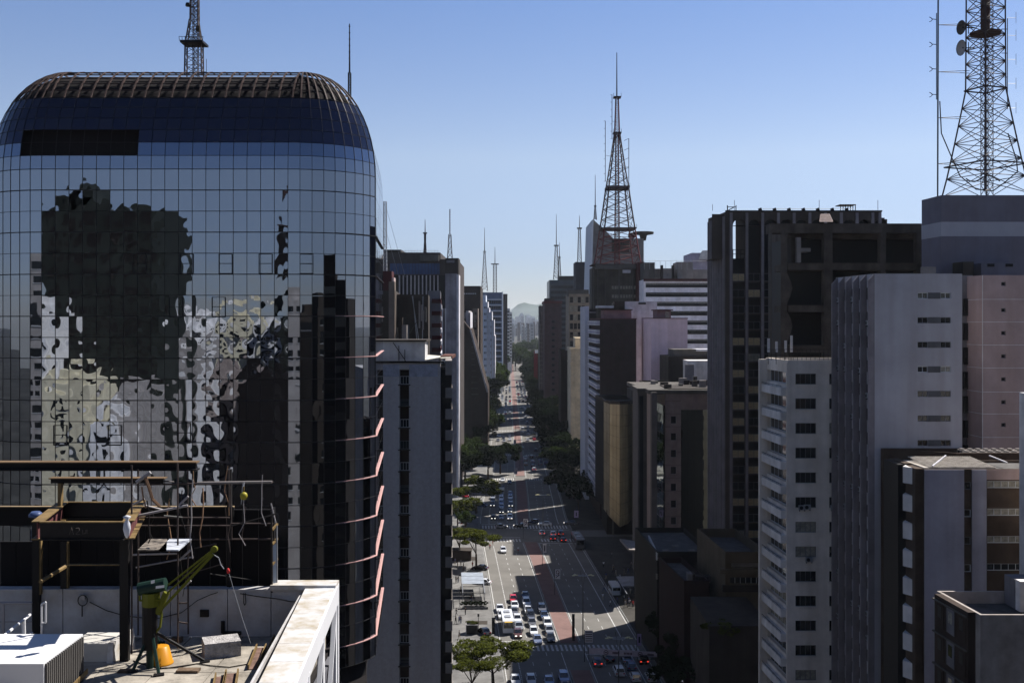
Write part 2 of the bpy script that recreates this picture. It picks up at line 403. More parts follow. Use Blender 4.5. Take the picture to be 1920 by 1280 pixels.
# mullions: vertical runs then horizontal rails
for j in range(-12, NF+10):
    b = MB(); ks = [-NR, -12, 0]+list(range(1, 7))
    for a, c in zip(ks[:-1], ks[1:]): b.bar(node(j, tk(a), -.01), node(j, tk(c), -.01), .028 if j != NF+9 else .05, MUL, 4)
    b.build('mullion', gb)
for k in range(-NR, 7):
    b = MB(); heavy = k <= -1 and (k % 2 != 0); r_ = .055 if heavy else .028
    if k == 0 or k == 6: r_ = .04
    for j in range(-13, NF+9): b.bar(node(j, tk(k), -.01), node(j+1, tk(k), -.01), r_, MUL, 4)
    b.build('transom', gb)
for k in range(-NR, 6):                            # thin flush joints on the flank beyond the crease
    b = MB()
    for j in range(NF+9, NF+24): b.bar(node(j, tk(k), .004), node(j+1, tk(k), .004), .014, MUL, 4)
    b.build('flank_joint', gb)
for j in range(NF+11, NF+25, 3):
    b = MB(); ks = [-NR, -12, 0]+list(range(1, 6))
    for a, c in zip(ks[:-1], ks[1:]): b.bar(node(j, tk(a), .004), node(j, tk(c), .004), .012, MUL, 4)
    b.build('flank_joint', gb)
# opening vents with their own frames
for (x, y) in ((350, 494), (423, 494), (498, 494), (575, 494), (330, 575), (410, 575), (113, 815), (215, 815), (345, 811), (262, 494)):
    X, zc = PX(x, 89.97), PZ(y, 89.97); b = MB(); w = PW/2
    for (a, c) in (((-w, -.85), (w, -.85)), ((-w, .8), (w, .8)), ((-w, -.85), (-w, .8)), ((w, -.85), (w, .8)), ((-w, 0), (w, 0))):
        b.bar((X+a[0], 89.93, zc+a[1]), (X+c[0], 89.93, zc+c[1]), .035 if a != (-w, -.85) or c[0] < 0 else .06, MUL, 4)
    b.build('vent_frame', gb)
# louvred crown: open brown grid
for j in range(-12, NF+10):
    b = MB()
    for k in range(6, 13): b.bar(node(j, tk(k)), node(j, tk(k+1)), .085, LOUV, 4)
    b.build('crown_rib', gb)
for k in (7, 8, 9, 10, 11, 12):
    b = MB()
    for j in range(-13, NF+9): b.bar(node(j, tk(k), .03), node(j+1, tk(k), .03), .07, LOUV, 4)
    b.build('crown_rail', gb)
# dark core inside, roof deck
b = MB()
for j in JS[:-1]:
    for k in list(range(-NR-1, 0, 6))+list(range(0, 13)):
        k2 = k+6 if k < 0 else k+1
        if k < 0 and k2 > 0: k2 = 0
        o1 = .9 if k < 6 else .32; o2 = .9 if k2 < 6 else .32
        b.poly([node(j, tk(k), o1), node(j+1, tk(k), o1), node(j+1, tk(k2), o2), node(j, tk(k2), o2)], INT)
b.build('core', gb)
b = MB(); top = [node(j, R(88), .3) for j in JS]; zt = top[0].z
e0, e1 = node(JS[0], 0, 1), node(JS[-1], 0, 1)
b.poly([(v.x, v.y, zt) for v in top], ROOF)
b.box(-45.6, -20.5, 112, 114.5, 20, zt-2.2, INT)
b.box(-39, -20.2, 97.6, 115, zt-.8, zt-.12, ROOF)
b.build('roof', gb)
b = MB(); b.box(-45, -15.5, 93, 113.9, 0, ZB0-RW*NR+.6, INT)
for x in range(-44, -17, 5): b.box(x-.5, x+.5, 92.0, 93, 0, ZB0-RW*NR+.3, STEEL)
b.build('base', gb)
for n, k in enumerate(range(-3, -NR-1, -2)):       # salmon fins round the right corner; top two coloured dark as shaded undersides
    b = MB(); js = [NF+4, NF+5, NF+6, NF+7, NF+8, NF+9]+list(range(NF+10, NF+25)); pr = None; pm = PINK if n >= 2 else MUL
    for i, j in enumerate(js):
        w = min(.2, .02+.035*i) if j <= NF+9 else .17; a = node(j, tk(k), .02); o = node(j, tk(k), -w)
        if j > NF+9: o = a+Vector((w, .03, 0))
        if pr: b.hexa([pr[0], pr[1], o, a]+[v+Vector((0, 0, .07)) for v in (pr[0], pr[1], o, a)], pm)
        pr = (a, o)
    b.build('fin', gb)

# ================================================================== city behind the camera (mirrored in the glass block)
def mb_bld(x0, x1, yt, D, c, lab, wx=3, wh=1.6, fl=3.4, dep=16, wm=GLASS, gap=1.4, win=True):
    k = (180+D)/2000.0; X0, X1, zt = (x0-960)*k, (x1-960)*k, HC+(600-yt)*k
    r = thing('apartment_block', ((X0+X1)/2, -D-dep/2, 0), lab, 'building')
    b = MB(); b.box(X0, X1, -D-dep, -D, 0, zt, c); b.box(X0+2, min(X1-1, X0+8), -D-8, -D-3, zt, zt+2.6, c); b.build('wall', r)
    if win:
        w = MB(); z = zt-fl
        while z > 20:
            x = X0+gap
            while x+wx < X1-.6: w.box(x, x+wx, -D-.05, -D+.06, z, z+wh, wm); w.box(x-.1, x+wx+.1, -D, -D+.12, z-.15, z, CONC_D if c is RDK else FRAMEW); x += wx+gap
            z -= fl
        w.build('windows', r, kind='stuff')
    return r
def side_blk(x0, x1, y0, y1, z, c, lab):
    t = thing('office_block', ((x0+x1)/2, (y0+y1)/2, 0), lab, 'office block'); b = MB(); b.box(x0, x1, y0, y1, 0, z, c); b.box(x0+3, x0+9, y0+6, y1-8, z, z+3, c); b.build('wall', t)
    w = MB(); q = z-4
    while q > 10: w.box(x0-.06, x0+.1, y0+2, y1-2, q, q+1.4, GLASS); q -= 3.5
    w.build('windows', t, kind='stuff')
side_blk(46, 72, 8, 50, 74, BRN, 'dark brown block across the avenue mirrored in the curved glass corner')
side_blk(46, 72, 53, 83, 69, CONC_D, 'dark concrete block beside the mirrored brown one across the avenue')
RW1 = mat('reflected_white', (.82, .82, .83), streak=.15); RCR = mat('cream_wall', (.74, .69, .52), streak=.15)
RGR = mat('mid_grey_wall', (.38, .36, .35), streak=.2); RDK = mat('green_black_cladding', (.03, .035, .03), rough=.6, var=.3, scale=.1)
mb_bld(78, 302, 385, 22, RDK, 'green black tower behind the camera mirrored in the glass block', wx=2.2, wm=INT)
b = MB(); k = 202/2000
b.poly([((108-960)*k, -25, HC+(600-385)*k), ((182-960)*k, -25, HC+(600-385)*k), ((146-960)*k, -25, HC+(600-332)*k)], RDK)
b.poly([((108-960)*k, -33, HC+(600-385)*k), ((146-960)*k, -33, HC+(600-332)*k), ((182-960)*k, -33, HC+(600-385)*k)], RDK)
b.poly([((108-960)*k, -25, HC+(600-385)*k), ((146-960)*k, -25, HC+(600-332)*k), ((146-960)*k, -33, HC+(600-332)*k), ((108-960)*k, -33, HC+(600-385)*k)], RDK)
b.poly([((182-960)*k, -25, HC+(600-385)*k), ((182-960)*k, -33, HC+(600-385)*k), ((146-960)*k, -33, HC+(600-332)*k), ((146-960)*k, -25, HC+(600-332)*k)], RDK)
b.build('roof_gable', label='dark gabled plant room on the mirrored green black tower', cat='roof')
mb_bld(-60, 18, 640, 8, RW1, 'white block behind the camera with wide dark windows', wx=4)
mb_bld(20, 76, 585, 10, RW1, 'white slab with rows of short windows, mirrored at the left edge of the glass', wx=1.2, gap=1)
mb_bld(58, 165, 722, 8, RCR, 'cream block with small separate windows, mirrored low in the glass', wx=1.3, wh=2, fl=3.7, gap=5)
mb_bld(166, 214, 790, 6, RW1, 'small white block beside the mirrored cream block', wx=1.5, gap=2.2)
mb_bld(205, 268, 742, 12, RGR, 'blank grey block behind the camera', win=False)
mb_bld(225, 300, 600, 100, RW1, 'pale distant block mirrored behind the green black tower', wx=2)
mb_bld(268, 362, 640, 60, RGR, 'grey block with long window bands, mirrored left of the white slab', wx=6)
mb_bld(300, 345, 592, 104, RW1, 'far white block with a stepped roof', wx=2)
mb_bld(345, 420, 600, 112, RW1, 'far white block with closely set windows', wx=1.6, gap=1)
mb_bld(420, 478, 592, 96, RCR, 'far cream block mirrored near the centre of the glass', wx=2.4)
mb_bld(478, 560, 604, 90, RW1, 'far white block right of the far cream block', wx=3)
mb_bld(360, 396, 698, 34, RW1, 'tall narrow white slab mirrored near the middle of the glass', win=False)
mb_bld(396, 430, 690, 36, mat('taupe', (.32, .27, .25), streak=.2), 'taupe slab next to the narrow white slab', wx=1, gap=.8)
mb_bld(524, 556, 560, 76, RDK, 'dark lift tower carrying the mirrored mast', wx=1.5, wm=INT)
mb_bld(438, 534, 706, 30, INT, 'dark block with a white ledge mirrored beside the taupe slab', win=False)
mb_bld(545, 660, 640, 90, RW1, 'white block with window grid mirrored near the curved corner', wx=2.2)
mb_bld(700, 860, 560, 70, RGR, 'grey office block behind the camera on the left of the avenue', wx=3)
mb_bld(1100, 1400, 590, 60, CONC_D, 'dark concrete block behind the camera across the avenue', wx=3)
mb_bld(1450, 1900, 575, 20, CONC_D, 'wide dark block behind the camera on the right', wx=3)
mb_bld(-400, -70, 470, 60, RGR, 'wide grey block behind the camera on the far left', wx=3)
def lattice(b, base, top, h, w0, w1, n, m, leg=.12, br=.06, sides=4, rot=.0, conc=True):
    """square lattice tower: base centre, widths at foot and head"""
    x, y, z = base; lv = []
    for i in range(n+1):
        t = i/n; t2 = t**.9; w = (w0*(1-t2)+w1*t2)/2; zz = z+h*t
        lv.append([Vector((x+w*math.sqrt(2)*math.cos(rot+math.pi/4+q*math.pi/2), y+w*math.sqrt(2)*math.sin(rot+math.pi/4+q*math.pi/2), zz)) for q in range(4)])
    for A, B in zip(lv[:-1], lv[1:]):
        for q in range(4):
            r = (q+1) % 4
            b.bar(A[q], B[q], leg, m, 4); b.bar(A[q], B[r], br, m, 3); b.bar(A[r], B[q], br, m, 3); b.bar(B[q], B[r], br, m, 3)
    return lv
t = thing('radio_mast', ((538-960)*.123, -74, 75), 'lattice mast behind the camera mirrored in the glass', 'mast')
b = MB(); lattice(b, ((538-960)*.123, -74, 86), 0, 12, 3.6, 1.8, 6, TWR, .3, .18); b.build('lattice', t)
b = MB(); b.box((538-960)*.123-3.2, (538-960)*.123+3.2, -76.8, -71.2, 87.2, 88, TWR); b.box((538-960)*.123-2.6, (538-960)*.123+2.6, -76.4, -71.6, 75, 87.2, INT); b.build('platform', t)

CWH = mat('city_white', (.3, .31, .35), streak=.15); CGR = mat('city_grey', (.14, .132, .13), streak=.2)

# ================================================================== left of the avenue
# blind side wall with a strip of bathroom windows
WGREY = mat('sprayed_grey_wall', (.15, .145, .15), var=.08, scale=2.5, streak=.2, bump=.6)
WPALE = mat('pale_blue_grey_paint', (.3, .31, .36), var=.35, scale=1.2, dirt=(.2, .2, .22))
B = Bld('apartment_block', 'grey rendered apartment block with a dark strip of small windows and balconies facing the avenue', 'apartment block', 150, 640, 826, 680, 26, wm=WGREY)
u0, u1, _, _ = B.fp(749, 767, 0, 1)
B.ops['F'].append((u0, u1, 1, B.zt-.9, 1.0))
O, U, N, W = B.face('F')
zs = []; z = PZ(718, 150)
while z > 4: zs.append(z); z -= 3.04
st = MB(); st.box(B.X0+u0, B.X0+u1, 150.9, 151, 0, B.zt-.9, BRN)
for z in zs: st.box(B.X0+u0-.2, B.X0+u1+.2, 149.85, 150.98, z-.35, z-.2, CONC_D)
B.part('window_strip', st)
for i, z in enumerate(zs):
    f_, g_ = win_mesh(u1-u0-.1, 1.15 if i % 4 != 1 else .9, 3 if i % 4 != 1 else 1, 1 if i % 4 != 1 else 4, FRAMEW if i % 2 == 0 else FRAME, GLASS, .06)
    w = link('window', f_, B.root, Vector((B.X0+u0+.05, 150.7, z-.2))-WO[B.root.name]); link('pane', g_, w)
p_ = MB(); p_.box(B.X0, B.X0+u0-.02, 149.985, 150.1, PZ(706, 150), B.zt-.25, WPALE); p_.box(B.X0+u1+.02, B.X1-.4, 149.985, 150.1, PZ(706, 150), B.zt-.25, WPALE); B.part('painted_band', p_)
p_ = MB(); p_.box(B.X0-.1, B.X1+.5, 149.8, 150.4, B.zt-.01, B.zt+.25, BLK); B.part('coping', p_)
X1, X2, X3 = PX(826, 150), PX(835, 150), PX(848, 150)
p_ = MB(); p_.box(X1, X2, 150.6, 175, 0, B.zt-.6, BLK, -.062); B.part('recess', p_)
z = PZ(727, 150); k = 0
while z > 3:
    p_ = MB(); p_.box(X2, X3, 150.2, 172, z-1.42, z, CGR, -.062); p_.box(X2-.4, X3-.06, 150.3, 172, z-1.55, z-1.42, CONC_D, -.062)
    B.part('balcony', p_); z -= 2.98; k += 1
p_ = MB(); p_.box(X2-.3, X3-.08, 150.4, 171.9, 0, B.zt-1.6, BLK, -.062)  # black core fills the balcony gaps in place of their shade
p_.box(X2, X3-.05, 150.2, 172, PZ(703, 150), PZ(676, 150), CGR, -.062); B.part('balcony_front', p_)
p_ = MB(); p_.box(PX(700, 158), PX(797, 158), 158, 166, B.zt-1, PZ(640, 158), mat('penthouse_white', (.3, .31, .33), streak=.4), -.03)
p_.box(PX(700, 158), PX(800, 158), 157.7, 166.3, PZ(640, 158), PZ(637, 158), CONC_D); p_.box(PX(747, 157.6), PX(748, 157.6), 157.8, 158, B.zt, PZ(648, 158), CONC_D)
p_.bar(P(737, 642, 157.8), P(763, 680, 157.8), .07, STEEL); p_.bar(P(759, 655, 157.8), P(759, 680, 157.8), .07, STEEL)
B.part('penthouse', p_)
p_ = MB(); p_.hexa([P(797, 677, 158), P(826, 672, 154), P(846, 671, 160), P(800, 667, 168)]+[v+Vector((0, 0, .2)) for v in (P(797, 677, 158), P(826, 672, 154), P(846, 671, 160), P(800, 667, 168))], mat('pale_sheet_roof', (.5, .48, .42)))
p_.box(PX(826, 160), PX(848, 160), 160, 170, B.zt+.2, PZ(667, 160), mat('brown_tiles', (.12, .05, .035), var=.4, scale=2)); B.part('penthouse_roof', p_)
B.done()

# dark blocks with cluttered roofs behind it
B = Bld('office_block', 'dark windowless block with dishes and plants on its cluttered roof, left of the avenue', 'office block', 235, 741, 803, 552, 22, wm=CONC_D)
st = MB(); rr = random.Random(9)
for i in range(5): x = rr.uniform(772, 800); st.box(PX(x, 234.8), PX(x+3, 234.8), 234.5, 235, PZ(rr.uniform(600, 640), 235), PZ(rr.uniform(560, 590), 235), CGR)
for i in range(3): st.bar(P(rr.uniform(770, 795), 555, 234.8), P(rr.uniform(780, 800), 670, 234.8), .12, GALV)
st.bar(P(768, 625, 234.6), P(783, 600, 234.6), .1, CONC)
B.part('service_pipes', st)
st = MB(); st.box(PX(750, 234), PX(757, 234), 231, 235, PZ(660, 234), PZ(595, 234), CONC_D); st.box(PX(742, 234), PX(749, 234), 230, 235, PZ(660, 234), PZ(614, 234), CONC); st.box(PX(757, 234), PX(766, 234), 230, 235, PZ(660, 234), PZ(609, 234), CGR)
B.part('lower_vents', st); B.done()
B = Bld('office_block', 'narrow block with a tall concrete fin and red rooftop cabin at the glass tower edge', 'office block', 228, 700, 741, 545, 24, wm=CONC_D)
st = MB(); st.box(PX(729, 227.6), PX(740, 227.6), 227.4, 230, 0, PZ(528, 228), mat('beige_concrete', (.2, .17, .15), streak=.3)); B.part('pillar', st)
st = MB(); st.box(PX(716, 228), PX(734, 228), 228.5, 233, B.zt-1, PZ(508, 228), REDP); st.box(PX(734, 228), PX(738, 228), 228.5, 232, B.zt, PZ(520, 228), mat('pinkish', (.4, .3, .28)))
B.part('red_cabin', st); B.done()
ant = MB(); lattice(ant, (PX(722, 232), 232, PZ(508, 228)), 0, PZ(378, 232)-PZ(508, 228), .75, .6, 18, GALV, .07, .035)
for i in range(9): y = 385+i*15; ant.bar(P(722, y, 232), P(719, y-2, 232), .08, TWR)
t = thing('radio_mast', (PX(722, 232), 232, PZ(508, 228)), 'slender guyed mast on the red cabin beside the glass tower', 'mast'); ant.build('lattice', t)
st = MB(); st.bar(P(723, 385, 232), P(760, 520, 245), .035, GALV, 3); st.bar(P(723, 430, 232), P(748, 520, 240), .035, GALV, 3); st.build('guy_wire', t)
B = Bld('apartment_block', 'narrow white block with red balcony ends below the blue banded tower', 'apartment block', 262, 803, 826, 545, 26, wm=WALLG)
st = MB(); z = B.zt-2
while z > 30: st.box(B.X0+.9, B.X1+.15, 261.6, 288, z-1.0, z, REDP, -.062); st.box(B.X1-.1, B.X1+.3, 261.7, 288, z-2.4, z-1.3, CWH, -.062); z -= 3
B.part('balconies', st, kind='stuff'); B.done()
B = Bld('apartment_block', 'pale ribbed block between the narrow white block and the concrete pillar', 'apartment block', 300, 806, 836, 578, 30, wm=WALLG)
st = MB()
for x in (815, 822, 829, 835): st.box(PX(x, 300), PX(x+1.6, 300), 299.5, 330, 0, B.zt, CWH, -.062)
B.part('white_ribs', st); B.done()
# big office block with blue glass band and concrete pillar
B = Bld('office_block', 'large office block with a blue glass band, dark ribs and a full height concrete pillar', 'office block', 400, 690, 858, 486, 60, sl=-.004, wm=mat('brown_grey_cladding', (.085, .075, .075), streak=.3))
B.part('blue_glass_band', (lambda m: (m.box(PX(731, 400), PX(824, 400), 399.6, 401, PZ(514, 400), PZ(494, 400), mat('blue_glazing', (.05, .09, .2), rough=.5)), m)[1])(MB()))
for i in range(16):
    m = MB(); m.box(PX(731+i*6, 399.4), PX(731.5+i*6, 399.4), 399.3, 399.65, PZ(514, 400), PZ(494, 400), MUL); B.part('mullion', m)
for i in range(11):
    m = MB(); x = 748+i*7.2; m.box(PX(x, 399), PX(x+2.2, 399), 398.6, 400.5, 20, PZ(516, 399), mat('pale_rib', (.3, .29, .31), streak=.2)); m.build('rib', B.root)
m = MB(); m.box(PX(742, 399.6), PX(835, 399.6), 399.5, 400.2, 20, PZ(516, 399.6), BLK); B.part('dark_glazing', m)
m = MB(); m.box(PX(835, 397), PX(857, 397), 396.5, 404, 0, PZ(513, 397), mat('pillar_concrete', (.17, .165, .19), streak=.4, scale=.2, var=.25)); m.box(PX(857, 397)-.1, PX(860.5, 397), 396.3, 408, 0, PZ(515, 397), CWH, -.004); B.part('pillar', m)  # white strip on the right edge stands for the pillar's sunlit side
m = MB(); m.box(PX(835, 398), PX(860, 398), 397.5, 410, PZ(514, 398), PZ(484, 398), CONC_D); m.box(PX(837, 397), PX(852, 397), 397, 397.6, PZ(493, 398), PZ(488, 398), WALLG); B.part('lift_head', m)
m = MB(); m.box(PX(718, 400), PX(825, 400), 401, 440, B.zt-1, PZ(473, 400), mat('brown_grey_cladding', (.1, .09, .09))); m.box(PX(718, 402), PX(752, 402), 402, 430, B.zt, PZ(468, 402), CONC_D)
m.box(PX(788, 399), PX(823, 399), 398, 402, PZ(490, 400), PZ(478, 400), CONC); B.part('roof_storey', m)
for i in range(14):
    m = MB(); m.bar(P(750+i*5.4, 473, 401), P(750+i*5.4, 469, 401), .08, GALV, 3); m.bar(P(750+i*5.4, 470, 401), P(755.4+i*5.4, 470, 401), .06, GALV, 3); B.part('railing_bay', m)
B.done()
t = thing('radio_mast', (PX(797, 405), 405, PZ(473, 405)), 'thick mast with a pointed tip on the blue banded office block', 'mast')
m = MB(); m.bar(P(797, 474, 405), P(797, 455, 405), .7, TWR, 6, .5); m.bar(P(797, 455, 405), P(797, 438, 405), .45, TWR, 6, .5); m.bar(P(797, 438, 405), P(797, 436, 405), .9, TWR, 6); m.bar(P(797, 436, 405), P(797, 411, 405), .22, TWR, 5, .08); m.build('pole', t)
t = thing('radio_mast', (PX(843.5, 405), 405, PZ(484, 405)), 'tall dipole mast on the lift head of the blue banded office block', 'mast')
m = MB(); lattice(m, (PX(843.5, 405), 405, PZ(484, 405)), 0, 9, 1.8, .9, 4, TWR, .12, .07); m.bar(P(843.5, 440, 405), P(843.5, 392, 405), .16, TWR, 4)
for i in range(17): m.bar(P(842.2, 394+i*3, 405), P(844.8, 394+i*3, 405), .16, TWR, 3)
m.build('lattice', t)
# dark tower, striped slab and sloping wedge block
B = Bld('office_block', 'dark brown office tower behind the concrete pillar', 'office block', 640, 840, 901, 536, 60, sl=-.004, wm=BRN)
m = MB()
for i in range(7): m.box(PX(866+i*4, 639.6), PX(868.5+i*4, 639.6), 639.3, 639.9, PZ(551.5, 640), PZ(549.5, 640), CWH)
B.part('pale_openings', m); B.done()
B = Bld('office_block', 'grey slab with window bands and two white pilasters at the street bend', 'office block', 560, 850, 880, 586, 40, sl=-.004, wm=WALLG)
z = B.zt-3
while z > 20: B.win('F', [(1.5, B.X1-B.X0-1.8, z-1.5, z)], 4, 1, parts=False); z -= 3.6
m = MB(); m.box(PX(874, 559), PX(879, 559), 558, 600, 0, B.zt+1, mat('pale_rib', (.3, .3, .3))); m.box(PX(880.5, 559), PX(882, 559), 558, 590, 40, PZ(585, 560), CWH); B.part('pilaster', m); B.done()
B = Bld('office_block', 'slim beige block with square windows between grey slab and dark tower', 'office block', 600, 886, 896, 578, 20, sl=-.004, wm=mat('beige_concrete', (.2, .17, .15)))
z = B.zt-2
while z > 25: B.win('F', [(.9, 2.4, z-1.8, z)], 1, 1, parts=False); z -= 4.1
B.done()
t = thing('office_block', (PX(890, 540), 560, 0), 'dark wedge shaped block whose sloping edge runs down to the street', 'office block')
m = MB(); A = [P(860, 590, 545), P(882, 618, 545), P(914, 735, 545)]; q = [(v.x, v.z) for v in A]
pr = [(q[0][0], 0), (q[2][0], 0), q[2], q[1], q[0]]
fr = [Vector((x, 545, z)) for x, z in pr]; bk = [Vector((x, 590, z)) for x, z in pr]
m.poly(fr, BRN); m.poly(bk[::-1], BRN)
for i in range(5): j = (i+1) % 5; m.poly([fr[j], fr[i], bk[i], bk[j]], BRN)
m.build('wall', t)
m = MB(); m.bar(A[1]-Vector((0, .5, 0)), A[2]-Vector((0, .5, 0)), .55, mat('pale_rib', (.3, .3, .3)), 4); m.build('sloping_edge', t)  # pale bar stands for sunlight along the sloping edge
m = MB()
for i in range(12): zz = 28+i*3.0; m.box(PX(884, 544.8), PX(884+max(1, (60-zz)*.42), 544.8), 544.7, 544.9, zz, zz+.35, CONC)
m.build('floor_bands', t, kind='stuff')
# blue-white stepped block, blue grid tower and neighbours
B = Bld('apartment_block', 'pale blue white block with a stepped sunlit edge', 'apartment block', 860, 893, 911, 553, 40, sl=-.004, wm=mat('pale_blue_wall', (.5, .54, .62), var=.05))
for i, (x, y) in enumerate(((914, 566), (917, 577), (922, 585), (926, 600), (928, 630))):
    m = MB(); m.box(PX(911 if i == 0 else (914, 917, 922, 926)[i-1], 860), PX(x, 860), 860, 900, 0, PZ(y, 860), MT['pale_blue_wall'], -.004)
    m.box(PX(x-1, 860), PX(x+.7, 860), 859.5, 899, 0, PZ(y-1, 860), CWH, -.004); B.part('step', m)
z = B.zt-4
w = MB()
while z > 20:
    for x in (904, 908, 910.5, 916, 920):
        if PZ(566 if x < 914 else 590, 860) > z: w.box(PX(x, 859.9), PX(x+1.3, 859.9), 859.8, 860.1, z-1.8, z, BLK)
    z -= 5.2
B.part('windows', w, kind='stuff'); B.done(par=0)
B = Bld('office_block', 'blue tower with a fine white window grid', 'office block', 1050, 905, 941, 548, 60, sl=-.004, wm=mat('blue_cladding', (.1, .13, .22)))
z = PZ(563, 1050); w = MB()
while z > 20:
    for i in range(9): w.box(PX(908+i*3.5, 1049), PX(910.5+i*3.5, 1049), 1049.2, 1050.2, z-3, z, BLK)
    w.box(PX(905, 1049), PX(941, 1049), 1049, 1049.8, z+.4, z+1.2, MT['pale_blue_wall']); z -= 5.6
B.part('windows', w, kind='stuff')
m = MB(); m.box(PX(941, 1048), PX(943, 1048), 1047, 1060, 0, PZ(547, 1050), MT['pale_blue_wall']); B.part('white_edge', m); B.done()
B = Bld('office_block', 'brown grey slab tight against the blue grid tower', 'office block', 1100, 943, 951.5, 551, 50, sl=-.004, wm=BRN); B.done()
rr = random.Random(5)
for i, (x0, x1, y) in enumerate(((951, 956, 578), (954, 960, 585), (957, 960, 592))):
    B = Bld('apartment_block', ('sunlit narrow block right of the brown grey slab', 'pale balconied block beside the far trees', 'small pale block at the end of the row')[i], 'apartment block', 1250+i*80, x0, x1, y, 30, sl=0, wm=WALLW)
    w = MB(); z = B.zt-3
    while z > 20: w.box(B.X0+.4, B.X1-.4, B.Y-.3, B.Y+.2, z-1.6, z, CONC_D); z -= 4
    B.part('windows', w, kind='stuff'); B.done(par=0)
def mast(x, yb, yt, Y, lab, w0=1.6, w1=.5, frac=.6, dish=False, m_=None):
    m_ = m_ or TWR
    t = thing('radio_mast', (PX(x, Y), Y, PZ(yb, Y)), lab, 'mast')
    zb, z1 = PZ(yb, Y), PZ(yt, Y); h = (z1-zb)
    m = MB(); lattice(m, (PX(x, Y), Y, zb), 0, h*frac, w0, w1, 9, m_, .11*Y/400, .05*Y/400); m.build('lattice', t)
    m = MB(); m.bar((PX(x, Y), Y, zb+h*frac-.2), (PX(x, Y), Y, z1), .16*Y/400+.05, m_, 5, .06*Y/400+.03)
    m.box(PX(x, Y)-w1*1.2, PX(x, Y)+w1*1.2, Y-w1, Y+w1, zb+h*frac-.3, zb+h*frac+.5, m_); m.build('pole', t)
    return t
mast(908.5, 545, 427, 1040, 'far white lattice mast with a dark collar, on the blue grid tower', 6, 1.2, .62, m_=CONC)
mast(928, 548, 463, 1060, 'far parallel sided mast with a top platform, on the blue grid tower', 3.4, 3.2, .62, m_=CONC)
mast(866.5, 536, 505, 650, 'thin whip aerial on the dark brown tower', .3, .2, .3)

# far city, hills
FARW = mat('far_wall', (.5, .5, .5), var=.1); rr = random.Random(21); n = 0
labs = {}
for i in range(44):
    Y = rr.uniform(6800, 9000); x0 = 948+rr.random()*74; w = rr.uniform(3, 8); y = rr.uniform(590, 612)+(4 if x0 > 990 else 0)
    if i == 3: x0, w, y = 974, 8, 589
    if i == 4: x0, w, y = 966, 7, 594
    if i == 5: x0, w, y = 996, 8, 596
    X0, X1 = PX(x0, Y), PX(x0+w, Y); zt = PZ(y, Y)
    o = thing('tower_block', ((X0+X1)/2, Y, 0), 'pale hazy tower block in the far skyline at the end of the avenue', 'tower block', 'far skyline tower blocks')
    m = MB(); m.box(X0, X1, Y, Y+26, 0, zt, FARW); m.box(X0+2, X1-3, Y+3, Y+14, zt, zt+rr.uniform(2, 9), FARW); m.build('wall', o)
    m = MB(); z = zt-5
    while z > 20: m.box(X0+1.5, X1-1.5, Y-.3, Y+.3, z-2.2, z, CONC_D); z -= 5.5
    m.build('windows', o, kind='stuff')
for i in range(46):
    Y = rr.uniform(2500, 5200); x0 = 945+rr.random()*80; w = rr.uniform(3, 9); y = rr.uniform(602, 616)
    X0, X1 = PX(x0, Y), PX(x0+w, Y); zt = PZ(y, Y)
    o = thing('tower_block', ((X0+X1)/2, Y, 0), 'low hazy block between the closing trees and the far skyline', 'tower block', 'low blocks beyond the closing trees')
    m = MB(); m.box(X0, X1, Y, Y+16, 0, zt, FARW if i % 3 else mat('far_tan', (.3, .25, .22), var=.1)); m.box(X0+1, X1-2, Y+3, Y+9, zt, zt+3, FARW); m.build('wall', o)
    m = MB(); z = zt-3
    while z > 5: m.box(X0+1, X1-1, Y-.3, Y+.3, z-1.7, z, CONC_D); z -= 3.6
    m.build('windows', o, kind='stuff')
HILL = mat('hill_forest', (.05, .07, .05), var=.3, scale=.001)
def ridge(name, Y, dep, prof, seed):
    m = MB(); n = 160; x0, x1 = -6000, 6000; g = {}
    for i in range(n+1):
        X = x0+(x1-x0)*i/n
        for k in range(6):
            t = k/5; h = prof(960+X/Y*2000)*Y/2000*math.sin(t*math.pi*.5+.001)
            h += (mnoise.noise(Vector((X*.0012, k*.7, seed)))*70+mnoise.noise(Vector((X*.005, k, seed+9)))*22)*t
            g[i, k] = len(m.v); m.v.append((X, Y-dep*(1-t), HC+h if k else 0))
    mi = m.mi(HILL)
    for i in range(n):
        for k in range(5): m.f.append((g[i, k], g[i+1, k], g[i+1, k+1], g[i, k+1])); m.m.append(mi); m.sm.append(True)
    m.build(name, kind='structure')
def pf(x): return 40*math.exp(-((x-1040)/55)**2)+16*math.exp(-((x-978)/20)**2)+12*math.exp(-((x-930)/60)**2)-2
ridge('hills', 13500, 2800, pf, 3)
ridge('hills', 10200, 1500, lambda x: 6+5*math.sin(x*.05), 8)

# ================================================================== right of the avenue, far to near
B = Bld('office_block', 'slim scaffolded tower with an open side at the right of the far avenue', 'office block', 740, 1012, 1022, 573, 30, sl=-.004, wm=CONC)
m = MB(); z = 66
while z > 20: m.box(B.X0-.3, B.X1+.3, 738.5, 740, z-.35, z, CGR); z -= 3.1
for x in (1012, 1015, 1018, 1021): m.bar(P(x, 573, 738.6), P(x, 735, 738.6), .18, CGR, 4)
B.part('scaffolding', m); B.done()
B = Bld('office_block', 'brown tower with a red rimmed roof and one column of windows', 'office block', 690, 1021, 1053, 566, 40, sl=-.004, wm=mat('pinkish_brown', (.15, .1, .1), streak=.2))
m = MB(); m.box(B.X0-.6, B.X1+.3, 688, 731, B.zt-1, B.zt+.6, mat('bright_red_rim', (.16, .05, .05))); B.part('roof_rim', m)
m = MB(); m.box(B.X0+.4, B.X0+6.5, 692, 715, B.zt+.6, B.zt+2.4, CONC_D); B.part('plant_room', m)
